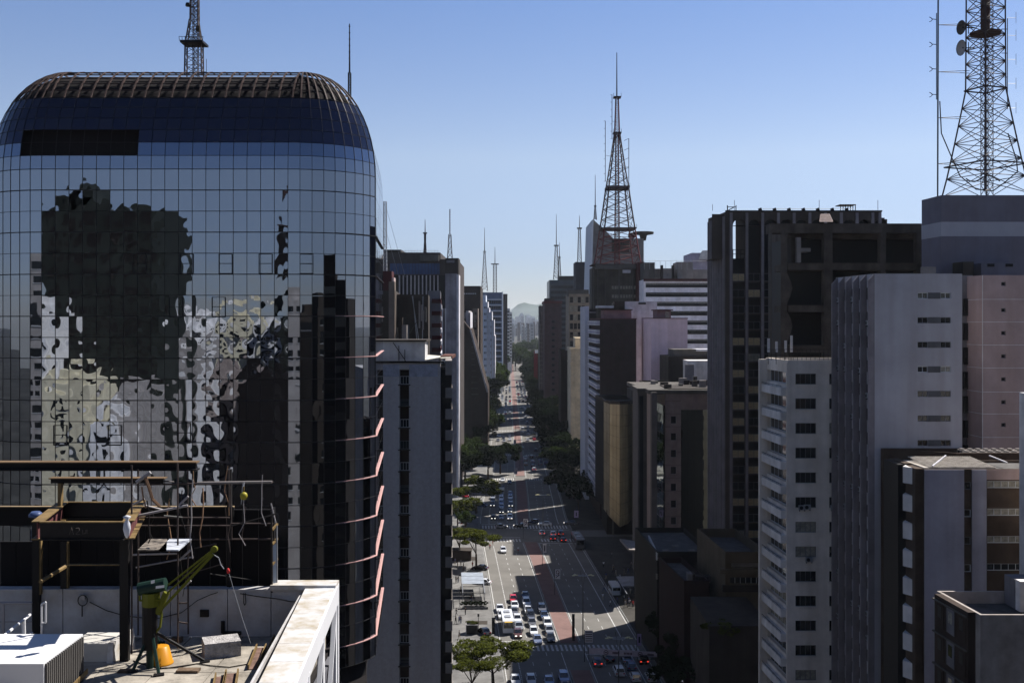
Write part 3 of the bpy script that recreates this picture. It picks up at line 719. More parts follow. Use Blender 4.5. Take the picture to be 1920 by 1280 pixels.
z = B.zt-12
while z > 20: B.win('F', [(4.6, 6.6, z-1.6, z)], 1, 1, parts=False); z -= 4
B.done()
B = Bld('office_block', 'dark glass office tower topped by a cluster of white masts', 'office block', 800, 1030, 1079, 525, 50, sl=-.004, wm=mat('dark_glass_cladding', (.06, .075, .085), rough=.3))
m = MB(); m.box(B.X0+8, B.X1, 803, 840, B.zt-1, PZ(517, 800), BRN); B.part('plant_room', m)
z = B.zt-4
while z > 40: B.win('F', [(1, B.X1-B.X0-1, z-2.4, z)], 7, 1, parts=False); z -= 4
B.done()
B = Bld('lift_tower', 'dark slim lift tower with a mast, left of the slanted building', 'tower', 640, 1079, 1097, 491, 20, sl=-.004, wm=mat('slate_panel', (.05, .05, .055))); B.done()
mast(1043, 524, 402, 810, 'tall white lattice mast on the dark glass tower', 4.2, 1.5, .52, m_=CONC)
mast(1049, 524, 455, 815, 'short white mast beside the tall one on the dark glass tower', 2.6, .8, .6, m_=CONC)
mast(1086.5, 491, 404, 645, 'mast with small dishes on the slim lift tower', 2.4, 1.2, .72, m_=CONC)
mast(1116, 412, 328, 590, 'mast standing on the peak of the slanted building', 1.6, .5, .3)
# slanted building with helipad
t = thing('office_tower', (PX(1150, 560), 580, 0), 'grey tower with a slanted roofline, pale leaning edge and helipad', 'office building')
SLG = mat('slanted_grey_wall', (.12, .115, .12), streak=.2)
m = MB(); Y = 560
pts = [P(1098, 700, Y), P(1207, 700, Y), P(1207, 447, Y), P(1150, 447, Y), P(1140, 437, Y), P(1112, 411, Y)]
fr = [Vector((v.x, Y, v.z if v.z > 60 or 1 else 0)) for v in pts]; fr[0].z = fr[1].z = 0; bk = [v+Vector((0, 40, 0)) for v in fr]
m.poly(fr, SLG); m.poly(bk[::-1], SLG)
for i in range(len(fr)): j = (i+1) % len(fr); m.poly([fr[j], fr[i], bk[i], bk[j]], SLG)
m.build('wall', t)
m = MB(); q = [P(1096, 700, 558), P(1101, 700, 558), P(1113, 411, 558), P(1109.5, 413, 558)]; q[0].z = q[1].z = 0
m.hexa(q[:]+[v+Vector((0, 44, 0)) for v in q], mat('leaning_white_edge', (.55, .58, .62), var=.05)); m.build('leaning_edge', t)
m = MB(); m.box(PX(1147, 559.6), PX(1180, 559.6), 559.5, 559.9, PZ(474, 560), PZ(448, 560), CONC_D)
for i in range(5): m.box(PX(1160+i*3.5, 559.3), PX(1162.5+i*3.5, 559.3), 559.2, 559.6, PZ(459, 560), PZ(453, 560), BLK)
m.build('recessed_panel', t)
m = MB(); c = P(1206, 437, 575); m.lathe([(1.5, -4), (2, -1.2), (5.5, -.6), (5.8, .5), (5.6, .6)], CONC_D, 16, c); m.lathe([(2.2, -2.5), (2, 0)], CONC_D, 8, c+Vector((-6, 0, 0)))
m.build('helipad', t)
# dark concrete block carrying the big tower
B = Bld('office_block', 'stained concrete block that carries the tall red television tower', 'office block', 450, 1110, 1198, 502, 14, sl=-.004, wm=mat('stained_concrete', (.1, .092, .08), streak=.5, var=.25))
m = MB(); m.box(PX(1116, 449), PX(1196, 449), 447, 463, PZ(505, 450), PZ(497, 450), CONC); m.box(PX(1110, 448), PX(1199, 448), 447, 463, PZ(497, 450), PZ(495.5, 450), BRN)
for x in (1112, 1120, 1134, 1160, 1186): m.box(PX(x, 449), PX(x+1.6, 449), 448.2, 450, 20, PZ(505, 450), CONC)
m.box(PX(1168, 448), PX(1182, 448), 447.5, 451, PZ(512, 450), PZ(506.5, 450), CWH)
B.part('cornice', m)
us = [PX(1147+i*5.2, 450)-B.X0 for i in range(9)]
B.win('F', grid(us, [PZ(542, 450), PZ(558.5, 450), PZ(575, 450), PZ(591, 450)], .95, 1.4), 1, 1, gm=BLIND, parts=False)
B.done()
t = thing('office_block', (PX(1203, 440), 445, 0), 'deep red service shaft beside the striped block', 'shaft')
m = MB(); m.box(PX(1197, 440), PX(1208.5, 440), 440, 452, 0, PZ(491, 440), mat('deep_red_wall', (.11, .03, .03), streak=.3)); m.build('wall', t)
# striped white block
B = Bld('office_block', 'long white and dark striped office block with red roof edge', 'office block', 425, 1207, 1345, 524, 30, sl=-.004, wm=mat('striped_white', (.42, .42, .46), streak=.2))
z = PZ(530, 425); k = 0
while z > 25:
    B.win('F', [(.8, 27, z-1.9, z-.1)], 12, 1, parts=False, gm=GLASS if k % 2 else BLIND, fm=FRAME); B.stuff.box(B.X0+.8, B.X0+27, 424.9, 425.3, z-1.9, z-.8, BLK); z -= 3.72; k += 1
m = MB(); m.box(B.X0-.1, B.X1, 424.3, 425.2, B.zt-.7, B.zt+.3, mat('dull_red_edge', (.06, .02, .02))); B.part('roof_edge', m)
m = MB()
for (x0, x1, y, dy) in ((1207, 1228, 492, 0), (1228, 1242, 503, 3), (1242, 1260, 503, 0), (1270, 1300, 491, 0), (1300, 1330, 505, 2)):
    m.box(PX(x0, 428), PX(x1-.5, 428), 428+dy, 440, B.zt-1, PZ(y, 428), (CGR, CONC)[x0 % 2])
for x in (1240, 1261): m.box(PX(x, 427), PX(x+3.5, 427), 427, 430, B.zt, PZ(497, 427), CONC_D)
B.part('roof_huts', m)
m = MB()
for i in range(13): x = 1208+i*10; m.bar(P(x, 505, 427), P(x, 488 if i > 5 else 489, 427), .07, GALV, 3); m.bar(P(x, 489, 427), P(x+10, 489, 427), .06, GALV, 3)
B.part('roof_railing', m); B.done()
B = Bld('apartment_block', 'pale hazy building whose angled top shows above the striped block', 'apartment block', 620, 1297, 1345, 474, 30, sl=0, wm=mat('pale_mauve', (.4, .36, .45)))
m = MB(); m.hexa([P(1310, 486, 615), P(1345, 486, 615), P(1345, 486, 640), P(1310, 486, 640), P(1316, 470, 615), P(1345, 468, 615), P(1345, 468, 640), P(1316, 470, 640)], WALLW); B.part('angled_roof', m); B.done()
# beige grid block
B = Bld('office_block', 'office block with a fine beige frame grid of windows', 'office block', 520, 1067, 1130, 551, 30, sl=-.004, wm=mat('beige_frame', (.24, .21, .17), streak=.2))
zs = [PZ(557+i*16.5+10.5, 520) for i in range(14)]
us = [.4+i*1.9 for i in range(10)]
B.win('F', grid(us, zs, 1.6, 2.9), 1, 2, parts=False, dep=.3, alt=lambda r: BLIND if r < .3 else GLASS)
m = MB(); m.box(PX(1065, 521), PX(1104, 521), 521, 530, B.zt-1, PZ(543, 521), CONC); B.part('roof_storey', m); B.done()
# cream block
CREAM = mat('cream_render', (.45, .4, .3), streak=.25)
B = Bld('apartment_block', 'cream art deco apartment block with rounded corner and small square windows', 'apartment block', 490, 1070, 1099, 652, 26, sl=-.004, wm=CREAM)
z = PZ(666, 490)
while z > 8: B.win('F', [(PX(1088, 490)-B.X0, PX(1094.5, 490)-B.X0, z-1.6, z)], 2, 1, parts=False, dep=.3); z -= 3.3
m = MB(); m.box(B.X0-.4, B.X1, 489.5, 516, PZ(656, 490), PZ(653, 490), CREAM); m.box(B.X0-.3, B.X1, 489.6, 516, PZ(681.5, 490), PZ(679, 490), CREAM); m.box(PX(1078, 495), PX(1099, 495), 495, 509, B.zt-1, PZ(633, 495), CREAM)
B.part('cornice', m); B.done()
B = Bld('apartment_block', 'dark brown block left of the cream block', 'apartment block', 530, 1052, 1066, 657, 26, sl=-.004, wm=BRN); B.done()
# grey-white wall and pink wall blocks
B = Bld('apartment_block', 'tall grey white blind wall with a small opening near its top', 'apartment block', 372, 1172, 1232, 565, 20, sl=-.004, wm=mat('dull_white_wall', (.27, .27, .3), streak=.35))
m = MB(); m.box(PX(1197, 371.8), PX(1211, 371.8), 371.7, 372.1, PZ(570.5, 372), PZ(567, 372), BLK); m.box(PX(1152, 373), PX(1172, 373), 373, 380, 40, PZ(565, 373), BRN); m.box(PX(1120, 372), PX(1151, 372), 372, 380, PZ(577, 372), PZ(573, 372), CWH); B.part('opening', m)
B.done()
B = Bld('apartment_block', 'windowless pink side wall with a planted roof terrace', 'apartment block', 335, 1221, 1289, 597, 24, sl=-.004, wm=mat('pink_wall', (.27, .215, .245), var=.08, streak=.15))
m = MB(); m.box(B.X0-.1, B.X1+.1, 334.8, 359, B.zt-.05, B.zt+.2, mat('terrace_red', (.12, .045, .045))); B.part('coping', m)
m = MB(); m.box(PX(1232, 345), PX(1258, 345), 345, 355, B.zt-1, PZ(582, 345), mat('pinkish_hut', (.2, .13, .13))); m.box(PX(1230, 344), PX(1262, 344), 344, 356, PZ(582, 345), PZ(580, 345), REDP); m.box(PX(1248, 344), PX(1256, 344), 344.7, 345, B.zt, PZ(584, 345), BLIND); B.part('penthouse', m); B.done()
# dark blind wall block
B = Bld('apartment_block', 'block with a huge dark brown blind wall and slanting white balcony bands', 'apartment block', 354, 1125, 1193, 598, 34, sl=-.02, wm=mat('dark_brown_wall', (.05, .036, .036), var=.2, scale=.4, streak=.3))
m = MB(); m.box(B.X0-.2, B.X1+.2, 353.8, 388, B.zt-.02, B.zt+.25, mat('terrace_red', (.12, .045, .045)), -.02); B.part('coping', m)
m = MB(); m.box(PX(1132, 362), PX(1184, 362), 362, 374, B.zt-1, PZ(581, 352), mat('rosy_wall', (.22, .14, .14))); m.box(PX(1128, 361), PX(1186, 361), 361, 375, PZ(581, 352), PZ(579, 352), BRN); B.part('penthouse', m)
z = B.zt-.6
while z > 6:
    m = MB(); m.box(B.X0-1.1, B.X0+.02, 354.6, 387, z-1.5, z, CWH, -.02); m.box(B.X0-1.14, B.X0, 354.5, 387, z-.95, z-.75, mat('blue_stripe', (.08, .1, .25)), -.02); B.part('balcony', m); z -= 3.03
B.done()
B = Bld('apartment_block', 'light grey edge wall with a stack of dark balconies', 'apartment block', 392, 1097, 1104.5, 574, 26, sl=-.004, wm=mat('light_edge', (.42, .44, .5), var=.08))
m = MB(); z = B.zt-2
while z > 6: m.box(PX(1104, 392), PX(1118, 392), 391.5, 410, z-.5, z, WALLG); z -= 3.1
m.box(PX(1104, 392), PX(1118, 392), 394, 412, 0, B.zt-1, BLK); B.part('balconies', m); B.done()
# roofs between pink wall and granite block
B = Bld('plant_block', 'dark flat roofed block with white tank room below the pink wall', 'building', 318, 1253, 1345, 668, 16, sl=-.02, wm=CONC_D)
m = MB(); m.box(PX(1263, 319), PX(1345, 319), 319, 330, B.zt-1, PZ(655, 319), CONC); m.box(PX(1306, 318), PX(1345, 318), 318.4, 326, PZ(658.5, 318), PZ(654.5, 318), CWH); B.part('upper_storey', m)
m = MB(); m.box(PX(1290, 308), PX(1345, 308), 308, 317, 40, PZ(676, 308), WALLW); m.box(PX(1285, 307), PX(1300, 307), 306, 308, 40, PZ(683, 307), WALLG); B.part('tank_room', m); B.done()
B = Bld('plant_block', 'low dark rooftop cabin with pipes behind the granite block', 'building', 303, 1207, 1290, 716, 9, sl=-.02, wm=CONC_D)
m = MB(); m.box(PX(1222, 301), PX(1300, 301), 300, 303, B.zt-2, B.zt-1.6, CONC); m.box(PX(1220, 301), PX(1290, 301), 299, 303, B.zt-.4, B.zt, CGR); B.part('canopy', m); B.done()
# gold glass block
GOLD = mat('gold_mirror_glass', (.36, .29, .18), rough=.3, metal=.7, var=.12, scale=.25)
gt = thing('office_block', (PX(1162, 325), 333, 0), 'gold mirror glass block with faceted front and pointed bottom', 'office block')
m = MB(); Y = 325; zt, zb = PZ(757, 325), PZ(965, 325)
plan = [(PX(1132, Y+10), Y+10), (PX(1143, Y), Y), (PX(1162, Y-1.6), Y-1.6), (PX(1178, Y), Y), (PX(1193, Y+3), Y+3)]
pb = [zb, zb-.6, PZ(986, 325), PZ(981, 325), zb+.6]
rr = random.Random(12); nrow = 11; pm = MB(); mm = MB(); 
for a in range(4):
    (xa, ya), (xb, yb) = plan[a], plan[a+1]; nc = (2, 3, 3, 3)[a]
    for c in range(nc):
        for k in range(nrow):
            def pt(u, w):
                u2 = (c+u)/nc; z0 = pb[a]*(1-u2)+pb[a+1]*u2; return Vector((xa*(1-u2)+xb*u2, ya*(1-u2)+yb*u2+rr.uniform(-.03, .03), z0+(zt-z0)*(k+w)/nrow))
            m = MB(); m.poly([pt(.01, .01), pt(.99, .01), pt(.99, .99), pt(.01, .99)], GOLD); m.build('pane', gt)
        xx = xa+(xb-xa)*c/nc; yy = ya+(yb-ya)*c/nc; mm.bar((xx, yy, pb[a]+(pb[a+1]-pb[a])*c/nc), (xx, yy, zt), .05, mat('gold_mullion', (.12, .09, .05), rough=.5), 4)
mm.build('mullions', gt, kind='stuff')
m = MB(); bx = [(x+.05, y+.15) for x, y in plan]+[(PX(1193, 325)+1, 350), (PX(1128, 325), 350)]
for z0, z1, mt in ((zb+.6, zt+.02, INT), (zt, zt+1, BRN)):
    lo = [Vector((x, y, z0)) for x, y in bx]; hi = [Vector((x, y, z1)) for x, y in bx]
    m.poly(hi, ROOF); m.poly(lo[::-1], INT)
    for i in range(len(bx)): j = (i+1) % len(bx); m.poly([lo[i], lo[j], hi[j], hi[i]], mt)
m.box(PX(1140, 325), PX(1190, 325), 329, 349, 0, zb+.7, INT); m.box(PX(1150, 325), PX(1153, 325), 328, 328.6, 0, zb+.7, CONC)
m.build('core', gt)
m = MB(); m.box(PX(1133, 330), PX(1190, 330), 329, 347, zt+1, PZ(750, 330), WALLG); m.box(PX(1184, 328), PX(1200, 328), 328, 341, zt, PZ(731, 328), CONC); m.build('roof_storey', gt)
# granite and glass block
GRAN = mat('brown_granite', (.15, .12, .115), rough=.35, var=.15, scale=.5, streak=.15)
TEAL = mat('teal_mirror', (.3, .36, .34), rough=.03, metal=1, var=0)
B = Bld('office_block', 'granite faced office block with dark mirror glazing and a row of square windows', 'office block', 267, 1247, 1340, 738, 34, sl=-.05, wm=GRAN)
zs = [PZ(794+i*31.5, 267) for i in range(8)]
B.win('F', grid([PX(1258, 267)-B.X0], zs, PX(1268, 267)-PX(1258, 267), 1.85), 1, 1, dep=.35, gm=BLK)
g0, g1 = PX(1277, 267)-B.X0, PX(1327, 267)-B.X0; z0, z1 = 6, PZ(768, 267)
B.ops['F'].append((g0, g1, z0, z1, .3))
for i in range(4):
    for k in range(15):
        m = MB(); w = (g1-g0)/4; h = (z1-z0)/15; m.poly([(B.X0+g0+w*i+.03, 267.28, z0+h*k+.03), (B.X0+g0+w*(i+1)-.03, 267.28+rr.uniform(-.01, .01), z0+h*k+.03), (B.X0+g0+w*(i+1)-.03, 267.28, z0+h*(k+1)-.03), (B.X0+g0+w*i+.03, 267.28+rr.uniform(-.01, .01), z0+h*(k+1)-.03)], TEAL); B.part('pane', m)
m = MB(); m.box(B.X0+g0, B.X0+g1, 267.32, 267.4, z0, z1, BLK); B.part('glazing_back', m)
# glazed left flank
O, U, N, W = B.face('L'); m = MB(); W_ = 14
for i in range(4):
    for k in range(16):
        a = O+U*(W-W_+i*W_/4+.05)+N*.1; c = O+U*(W-W_+(i+1)*W_/4-.05)+N*.1; h = (B.zt-9)/16
        m = MB(); m.poly([(a.x, a.y, 6+h*k+.05), (c.x, c.y, 6+h*k+.05), (c.x+rr.uniform(-.02, .02), c.y, 6+h*(k+1)), (a.x, a.y, 6+h*(k+1))], TEAL); B.part('pane', m)
m = MB(); m.box(B.X0-3.6, B.X0-2.3, 265, 267.5, 0, PZ(735, 266), mat('grey_column', (.14, .13, .13), streak=.3)); B.part('column', m)
m = MB(); m.box(PX(1196, 272), PX(1213, 272), 272, 284, 0, PZ(728, 272), mat('grey_column', (.14, .13, .13))); m.box(PX(1199, 271.6), PX(1206, 271.6), 271.5, 272, 0, PZ(742, 272), GLASS); m.box(PX(1195, 271), PX(1214, 271), 271, 284.5, PZ(735, 271), PZ(728, 271), CONC); B.part('stair_tower', m)
m = MB(); m.box(B.X0-4.2, B.X1, 266.4, 301, B.zt+.001, B.zt+1.0, CONC, -.05); m.box(B.X0+1, B.X0+14, 268.6, 284, B.zt+1, PZ(728, 269), CONC_D); B.part('roof_storey', m)
m = MB(); 
for i in range(11): z = PZ(752+i*24, 267); m.box(B.X0, B.X0+g0, 266.97, 267.0, z, z+.05, MUL)
B.part('joint', m); B.done()
m = MB(); rr2 = random.Random(17)
for i in range(14):
    x = 1216+rr2.random()*110; yy = 270+rr2.random()*26; q = rr2.uniform(.5, 2.2); m.box(PX(x, yy), PX(x, yy)+q, yy, yy+rr2.uniform(.5, 2), B.zt+1.0, B.zt+1.0+rr2.uniform(.4, 2.0), (CGR, CONC_D, CONC, STEEL)[i % 4])
for i in range(6): x = 1216+i*18; m.bar(P(x, 738, 270), P(x+16, 738, 271), .07, STEEL, 4)
m.build('roof_clutter', B.root, kind='stuff')
# low dark blocks at street level, right
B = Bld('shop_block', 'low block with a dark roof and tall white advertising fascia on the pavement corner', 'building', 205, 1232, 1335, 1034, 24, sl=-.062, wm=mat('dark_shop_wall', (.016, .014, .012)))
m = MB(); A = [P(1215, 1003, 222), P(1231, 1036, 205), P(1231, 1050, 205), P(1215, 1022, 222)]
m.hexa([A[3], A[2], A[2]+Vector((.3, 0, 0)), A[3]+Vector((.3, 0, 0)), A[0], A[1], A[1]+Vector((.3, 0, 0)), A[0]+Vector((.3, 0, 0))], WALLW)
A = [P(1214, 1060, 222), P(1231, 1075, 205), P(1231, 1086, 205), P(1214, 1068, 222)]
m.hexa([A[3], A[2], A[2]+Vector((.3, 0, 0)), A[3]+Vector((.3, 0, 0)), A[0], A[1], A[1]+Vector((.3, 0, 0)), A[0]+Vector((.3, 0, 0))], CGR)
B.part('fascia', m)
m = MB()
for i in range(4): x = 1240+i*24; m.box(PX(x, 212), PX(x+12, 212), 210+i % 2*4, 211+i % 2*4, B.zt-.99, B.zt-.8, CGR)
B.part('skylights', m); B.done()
t = thing('canopy', (PX(1190, 262), 262, 0), 'curved pale entrance canopy in front of the granite block', 'canopy')
m = MB(); A = [P(1162, 1013, 262), P(1208, 1020, 262), P(1208, 1035, 248), P(1180, 1034, 246)]; m.hexa(A+[v+Vector((0, 0, .5)) for v in A], CGR); m.bar(P(1190, 1034, 250), G(1190, 1034, 0)*0+Vector((PX(1190, 250), 250, .15)), .2, CONC); m.build('roof', t)
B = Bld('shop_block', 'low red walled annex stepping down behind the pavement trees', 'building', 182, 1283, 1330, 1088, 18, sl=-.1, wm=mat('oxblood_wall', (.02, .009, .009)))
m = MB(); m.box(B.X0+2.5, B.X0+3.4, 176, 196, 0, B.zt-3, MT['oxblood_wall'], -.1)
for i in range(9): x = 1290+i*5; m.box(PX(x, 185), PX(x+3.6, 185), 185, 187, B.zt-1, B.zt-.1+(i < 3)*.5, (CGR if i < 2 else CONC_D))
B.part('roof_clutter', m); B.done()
B = Bld('office_block', 'low beige office block with an overhanging top storey and roof yard', 'office block', 178, 1360, 1440, 1034, 20, sl=-.062, wm=mat('beige_render', (.15, .125, .09), streak=.3))
m = MB(); u = B.X0
B.ops['F'] += [(1.0, 6.4, PZ(1064, 178), PZ(1055, 178), .8), (0.8, 6.4, PZ(1094, 178), PZ(1082, 178), .9)]
m.box(B.X0+1, B.X0+6.4, 178.75, 178.85, PZ(1064, 178), PZ(1055, 178), CGR); m.box(B.X0+.8, B.X0+6.4, 178.86, 178.95, PZ(1094, 178), PZ(1082, 178), GLASS)
for i in range(7): m.bar((B.X0+.8+i*.9, 178.5, PZ(1094, 178)), (B.X0+.8+i*.9, 178.5, PZ(1082, 178)), .05, FRAMEW)
m.box(B.X0-1, B.X1, 177.4, 178.5, PZ(1073, 178), PZ(1066, 178), B.wm); m.box(B.X0-.5, B.X1, 177.6, 178.4, PZ(1108, 178), PZ(1096, 178), CONC_D); B.part('ledges', m); B.done(par=1.6)
t = thing('roof_terrace', (PX(1395, 166), 166, 0), 'low podium roof draped with a crumpled pale sheet', 'podium')
TARP = mat('crumpled_sheet', (.45, .4, .36), var=.25, scale=1.5, bump=1, bscale=2)
m = MB(); m.box(PX(1330, 160), PX(1445, 160), 160, 177, 0, PZ(1168, 160)-.4, CONC_D); m.build('podium', t)
m = MB(); zz = PZ(1160, 166); n = 22; g = {}
for i in range(n+1):
    for k in range(12): 
        g[i, k] = len(m.v); X = PX(1360, 163)+i*.37; Y = 161.5+k*.75-(.9*math.sin(i*.35)); m.v.append((X, Y, zz-.6+.35*mnoise.noise(Vector((i*.35, k*.5, 3)))))
mi = m.mi(TARP)
for i in range(n):
    for k in range(11): m.f.append((g[i, k], g[i+1, k], g[i+1, k+1], g[i, k+1])); m.m.append(mi); m.sm.append(True)
m.build('crumpled_sheet', t)

# tall ribbed tower with arches
RIB = mat('ribbed_brown_concrete', (.1, .083, .074), streak=.35, var=.15); RIBL = mat('ribbed_pale_edge', (.13, .12, .13), streak=.3)
Y = 200
B = Bld('office_tower', 'tall brown concrete tower with full height arched bays and rooftop lights', 'office building', Y, 1361, 1653, 397, 13.5, sl=-.062, wm=RIB)
cx = [1374+29.5*i for i in range(10)]; wpx = 24
ops = []
for i, x in enumerate(cx):
    u0, u1 = PX(x, Y)-B.X0, PX(x+wpx if i else x+24, Y)-B.X0
    B.ops['F'].append((u0, u1, 24, PZ(423, Y), 1.5)); ops.append((u0, u1))
for (u0, u1) in ops:                                   # arch heads
    m = MB(); r = (u1-u0)/2; c = (u0+u1)/2+B.X0; zc = PZ(423, Y); n = 8
    B.ops['F'].append((u0, u1, zc, zc+r, 1.5))
    for k in range(n):
        a0, a1 = math.pi*k/n, math.pi*(k+1)/n
        p0 = (c+r*math.cos(a0), zc+r*math.sin(a0)); p1 = (c+r*math.cos(a1), zc+r*math.sin(a1))
        B.wall.poly([(p0[0], Y+.001, p0[1]), (p0[0], Y+.001, zc+r), (p1[0], Y+.001, zc+r), (p1[0], Y+.001, p1[1])], RIB)
        B.wall.poly([(p0[0], Y, p0[1]), (p1[0], Y, p1[1]), (p1[0], Y+1.5, p1[1]), (p0[0], Y+1.5, p0[1])], RIB)
for k, x in enumerate(cx+[1653]):
    m = MB(); X = PX(x-5.2, Y-.3); m.box(X, X+.45, Y-.5, Y+.02, 24, PZ(399, Y), RIBL); m.build('rib', B.root)
lit = mat('lit_blind', (.55, .43, .25), rough=.8, var=.2, scale=3)  # warm bright colour stands for sun on the blinds
for i, (u0, u1) in enumerate(ops):
    if i > 3: 
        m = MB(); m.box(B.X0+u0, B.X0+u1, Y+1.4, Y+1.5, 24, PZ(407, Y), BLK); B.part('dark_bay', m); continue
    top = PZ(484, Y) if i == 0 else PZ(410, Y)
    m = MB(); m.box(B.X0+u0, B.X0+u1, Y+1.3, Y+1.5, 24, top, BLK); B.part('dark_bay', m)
    z = PZ(512, Y)
    while z > 26:
        fm_, gm_ = win_mesh(u1-u0, 1.5, 2, 1, FRAME, lit if (rr.random() < .45 and i < 2) else (MT['pale_blind'] if rr.random() < .1 else GLASS), .09)
        w = link('window', fm_, B.root, Vector((B.X0+u0, Y+.9, z-1.5))-WO[B.root.name]); link('pane', gm_, w)
        m = MB(); m.box(B.X0+u0, B.X0+u1, Y+.6, Y+1.3, z-1.75, z-1.55, RIB); m.build('sill', B.root)
        z -= 3.02
# through opening in the first bay: cut back wall there
B.ops_back = True
q = B.s*B.D
m = MB()
for i in range(4): m.box(B.X0+ops[0][0]+.2+i*.7, B.X0+ops[0][0]+.3+i*.7, Y+1, Y+1.08, PZ(484, Y), PZ(467, Y), STEEL)
m.box(B.X0+ops[0][0], B.X0+ops[0][1], Y+1, Y+1.08, PZ(468, Y), PZ(467, Y), STEEL); m.box(B.X0+ops[0][0], B.X0+ops[0][1], Y+1, Y+1.08, PZ(476, Y), PZ(475, Y), STEEL); B.part('railing', m)
O, U, N, W = B.face('L')
for i in range(7):
    m = MB(); u = 1+i*(W-2)/6; a = O+U*u; m.box(a.x-.35, a.x+.1, a.y-.3, a.y+.3, 12, B.zt-.8, RIBL); m.build('rib', B.root)
m = MB(); a0 = P(1361, 397, Y); m.box(B.X0-.1, B.X1+.1, Y-.15, Y+.2, B.zt, B.zt+.25, BLK)
for i in range(7): x = 1422+i*27; p_ = P(x, 394, Y+.5); m.bar(p_, p_+Vector((.6, -.2, .2)), .28, BLK, 5)
for x in (1336, 1377, 1536, 1646): p_ = P(x, 395, Y+2); m.bar(p_, p_+Vector((0, 0, 2.0 if x != 1336 else 1.2)), .05, TWR)
m.bar(P(1361, 397, Y), P(1377, 388, Y+1), .1, BLK); m.bar(P(1363, 388, Y+1), P(1380, 388, Y+1), .08, BLK); m.bar(P(1364, 398, Y+1), P(1364, 385, Y+1), .12, BLK); m.bar(P(1380, 398, Y+1), P(1380, 385, Y+1), .1, BLK)
m.bar(P(1430, 391.5, Y+1), P(1600, 391.5, Y+1), .05, GALV, 3)
B.part('roof_fittings', m)
m = MB()
for i in range(7): m.box(PX(1576+i*4.6, Y+4), PX(1577+i*4.6, Y+4), Y+4, Y+4.2, B.zt-1, PZ(383, Y+4), BLK)
m.box(PX(1575, Y+4), PX(1605, Y+4), Y+4, Y+7, PZ(384.5, Y+4), PZ(383, Y+4), CGR); B.part('roof_cage', m)
B16 = B
# custom close: walls with a sky hole through the first bay
for f in 'FR':
    O, U, N, W = B.face(f); strips(B.wall, O, U, W, 0, B.zt, B.ops[f], RIB)
    for o in B.ops[f]: reveals(B.wall, O, U, N, [o], o[4], RIB)
O, U, N, W = B.face('L'); strips(B.wall, O, U, W, 0, B.zt, [(1.2, 2.0, 0, .1)], RIB)
m = MB(); xa, xb = B.X0+ops[0][0], B.X0+ops[0][1]; zh = PZ(484, Y)
B.wall.box(xa-3.6, xa, Y+1.5, Y+1.7, zh, B.zt-.3, RIB); B.wall.poly([(xb, Y+1.5, zh), (xb, Y+9, zh), (xb, Y+9, B.zt-1), (xb, Y+1.5, B.zt-1)], RIB)
B.wall.poly([(xb, Y+9, 0), (B.X1+q, Y+13.5, 0), (B.X1+q, Y+13.5, B.zt), (xb, Y+9, B.zt)], RIB); B.wall.poly([(B.X0-.5, Y+9, 0), (xb, Y+9, 0), (xb, Y+9, zh), (B.X0-.5, Y+9, zh)], RIB)
B.wall.poly([(xa-3.5, Y+1.5, zh), (xb, Y+1.5, zh), (xb, Y+9, zh), (xa-3.5, Y+9, zh)], ROOF); B.wall.poly([(xa-.6, Y+1.5, zh), (xa-.6, Y+9, zh), (xa-.6, Y+9, B.zt-1), (xa-.6, Y+1.5, B.zt-1)], RIB)
B.wall.poly([(B.X0, Y, B.zt-.6), (B.X1, Y, B.zt-.6), (B.X1+q, Y+13.5, B.zt-.6), (B.X0+q*.4, Y+5.4, B.zt-.6)], ROOF)
B.part('wall', B.wall)

t = thing('office_block', (62, 235, 0), 'rear wing hidden behind the tall ribbed tower', 'office block')
m = MB(); m.box(PX(1428, 216), 82, 215, 253, 0, 78, RIB); m.build('wall', t)

# bare concrete frame block in front of it
Y = 170; CF = mat('board_marked_concrete', (.125, .108, .095), streak=.55, var=.3)
t = thing('office_tower', (PX(1600, Y), Y+8, 0), 'weathered concrete frame block with deep dark bays and flared columns', 'office building')
def bx(x0, x1, y0, y1, ya, yb, m_, name): m = MB(); m.box(PX(x0, Y), PX(x1, Y), ya, yb, PZ(y1, Y), PZ(y0, Y), m_); return m.build(name, t)
bx(1443, 1728, 419, 437, Y, Y+2.5, CF, 'roof_beam'); bx(1544, 1560, 437, 1100, Y-.3, Y+1.2, CF, 'column'); bx(1650, 1660, 437, 560, Y-.3, Y+1.2, CF, 'column'); bx(1443, 1448, 430, 1000, Y+.3, Y+.9, CONC, 'column'); bx(1718, 1728, 437, 560, Y-.1, Y+1.2, CF, 'column')
for y in (493, 572, 648, 723, 798): bx(1478, 1728, y, y+13, Y-.1, Y+9, CF, 'floor_beam')
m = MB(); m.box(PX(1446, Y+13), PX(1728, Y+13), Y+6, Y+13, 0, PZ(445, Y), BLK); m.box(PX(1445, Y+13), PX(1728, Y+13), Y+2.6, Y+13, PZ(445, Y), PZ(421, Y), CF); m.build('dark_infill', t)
m = MB()                                                     # flared column, scalloped profile
prof = [(437, 12), (497, 12), (512, 12), (528, 19), (540, 22), (555, 18), (568, 12), (584, 12), (598, 19), (612, 22), (628, 17), (645, 12), (662, 12), (680, 22), (705, 13), (1000, 12)]
for (ya, wa), (yb, wb) in zip(prof[:-1], prof[1:]):
    m.hexa([P(1464, yb, Y-.3), P(1464+wb, yb, Y-.3), P(1464+wb, yb, Y+2), P(1464, yb, Y+2), P(1464, ya, Y-.3), P(1464+wa, ya, Y-.3), P(1464+wa, ya, Y+2), P(1464, ya, Y+2)], CF)
m.build('flared_column', t)
m = MB()
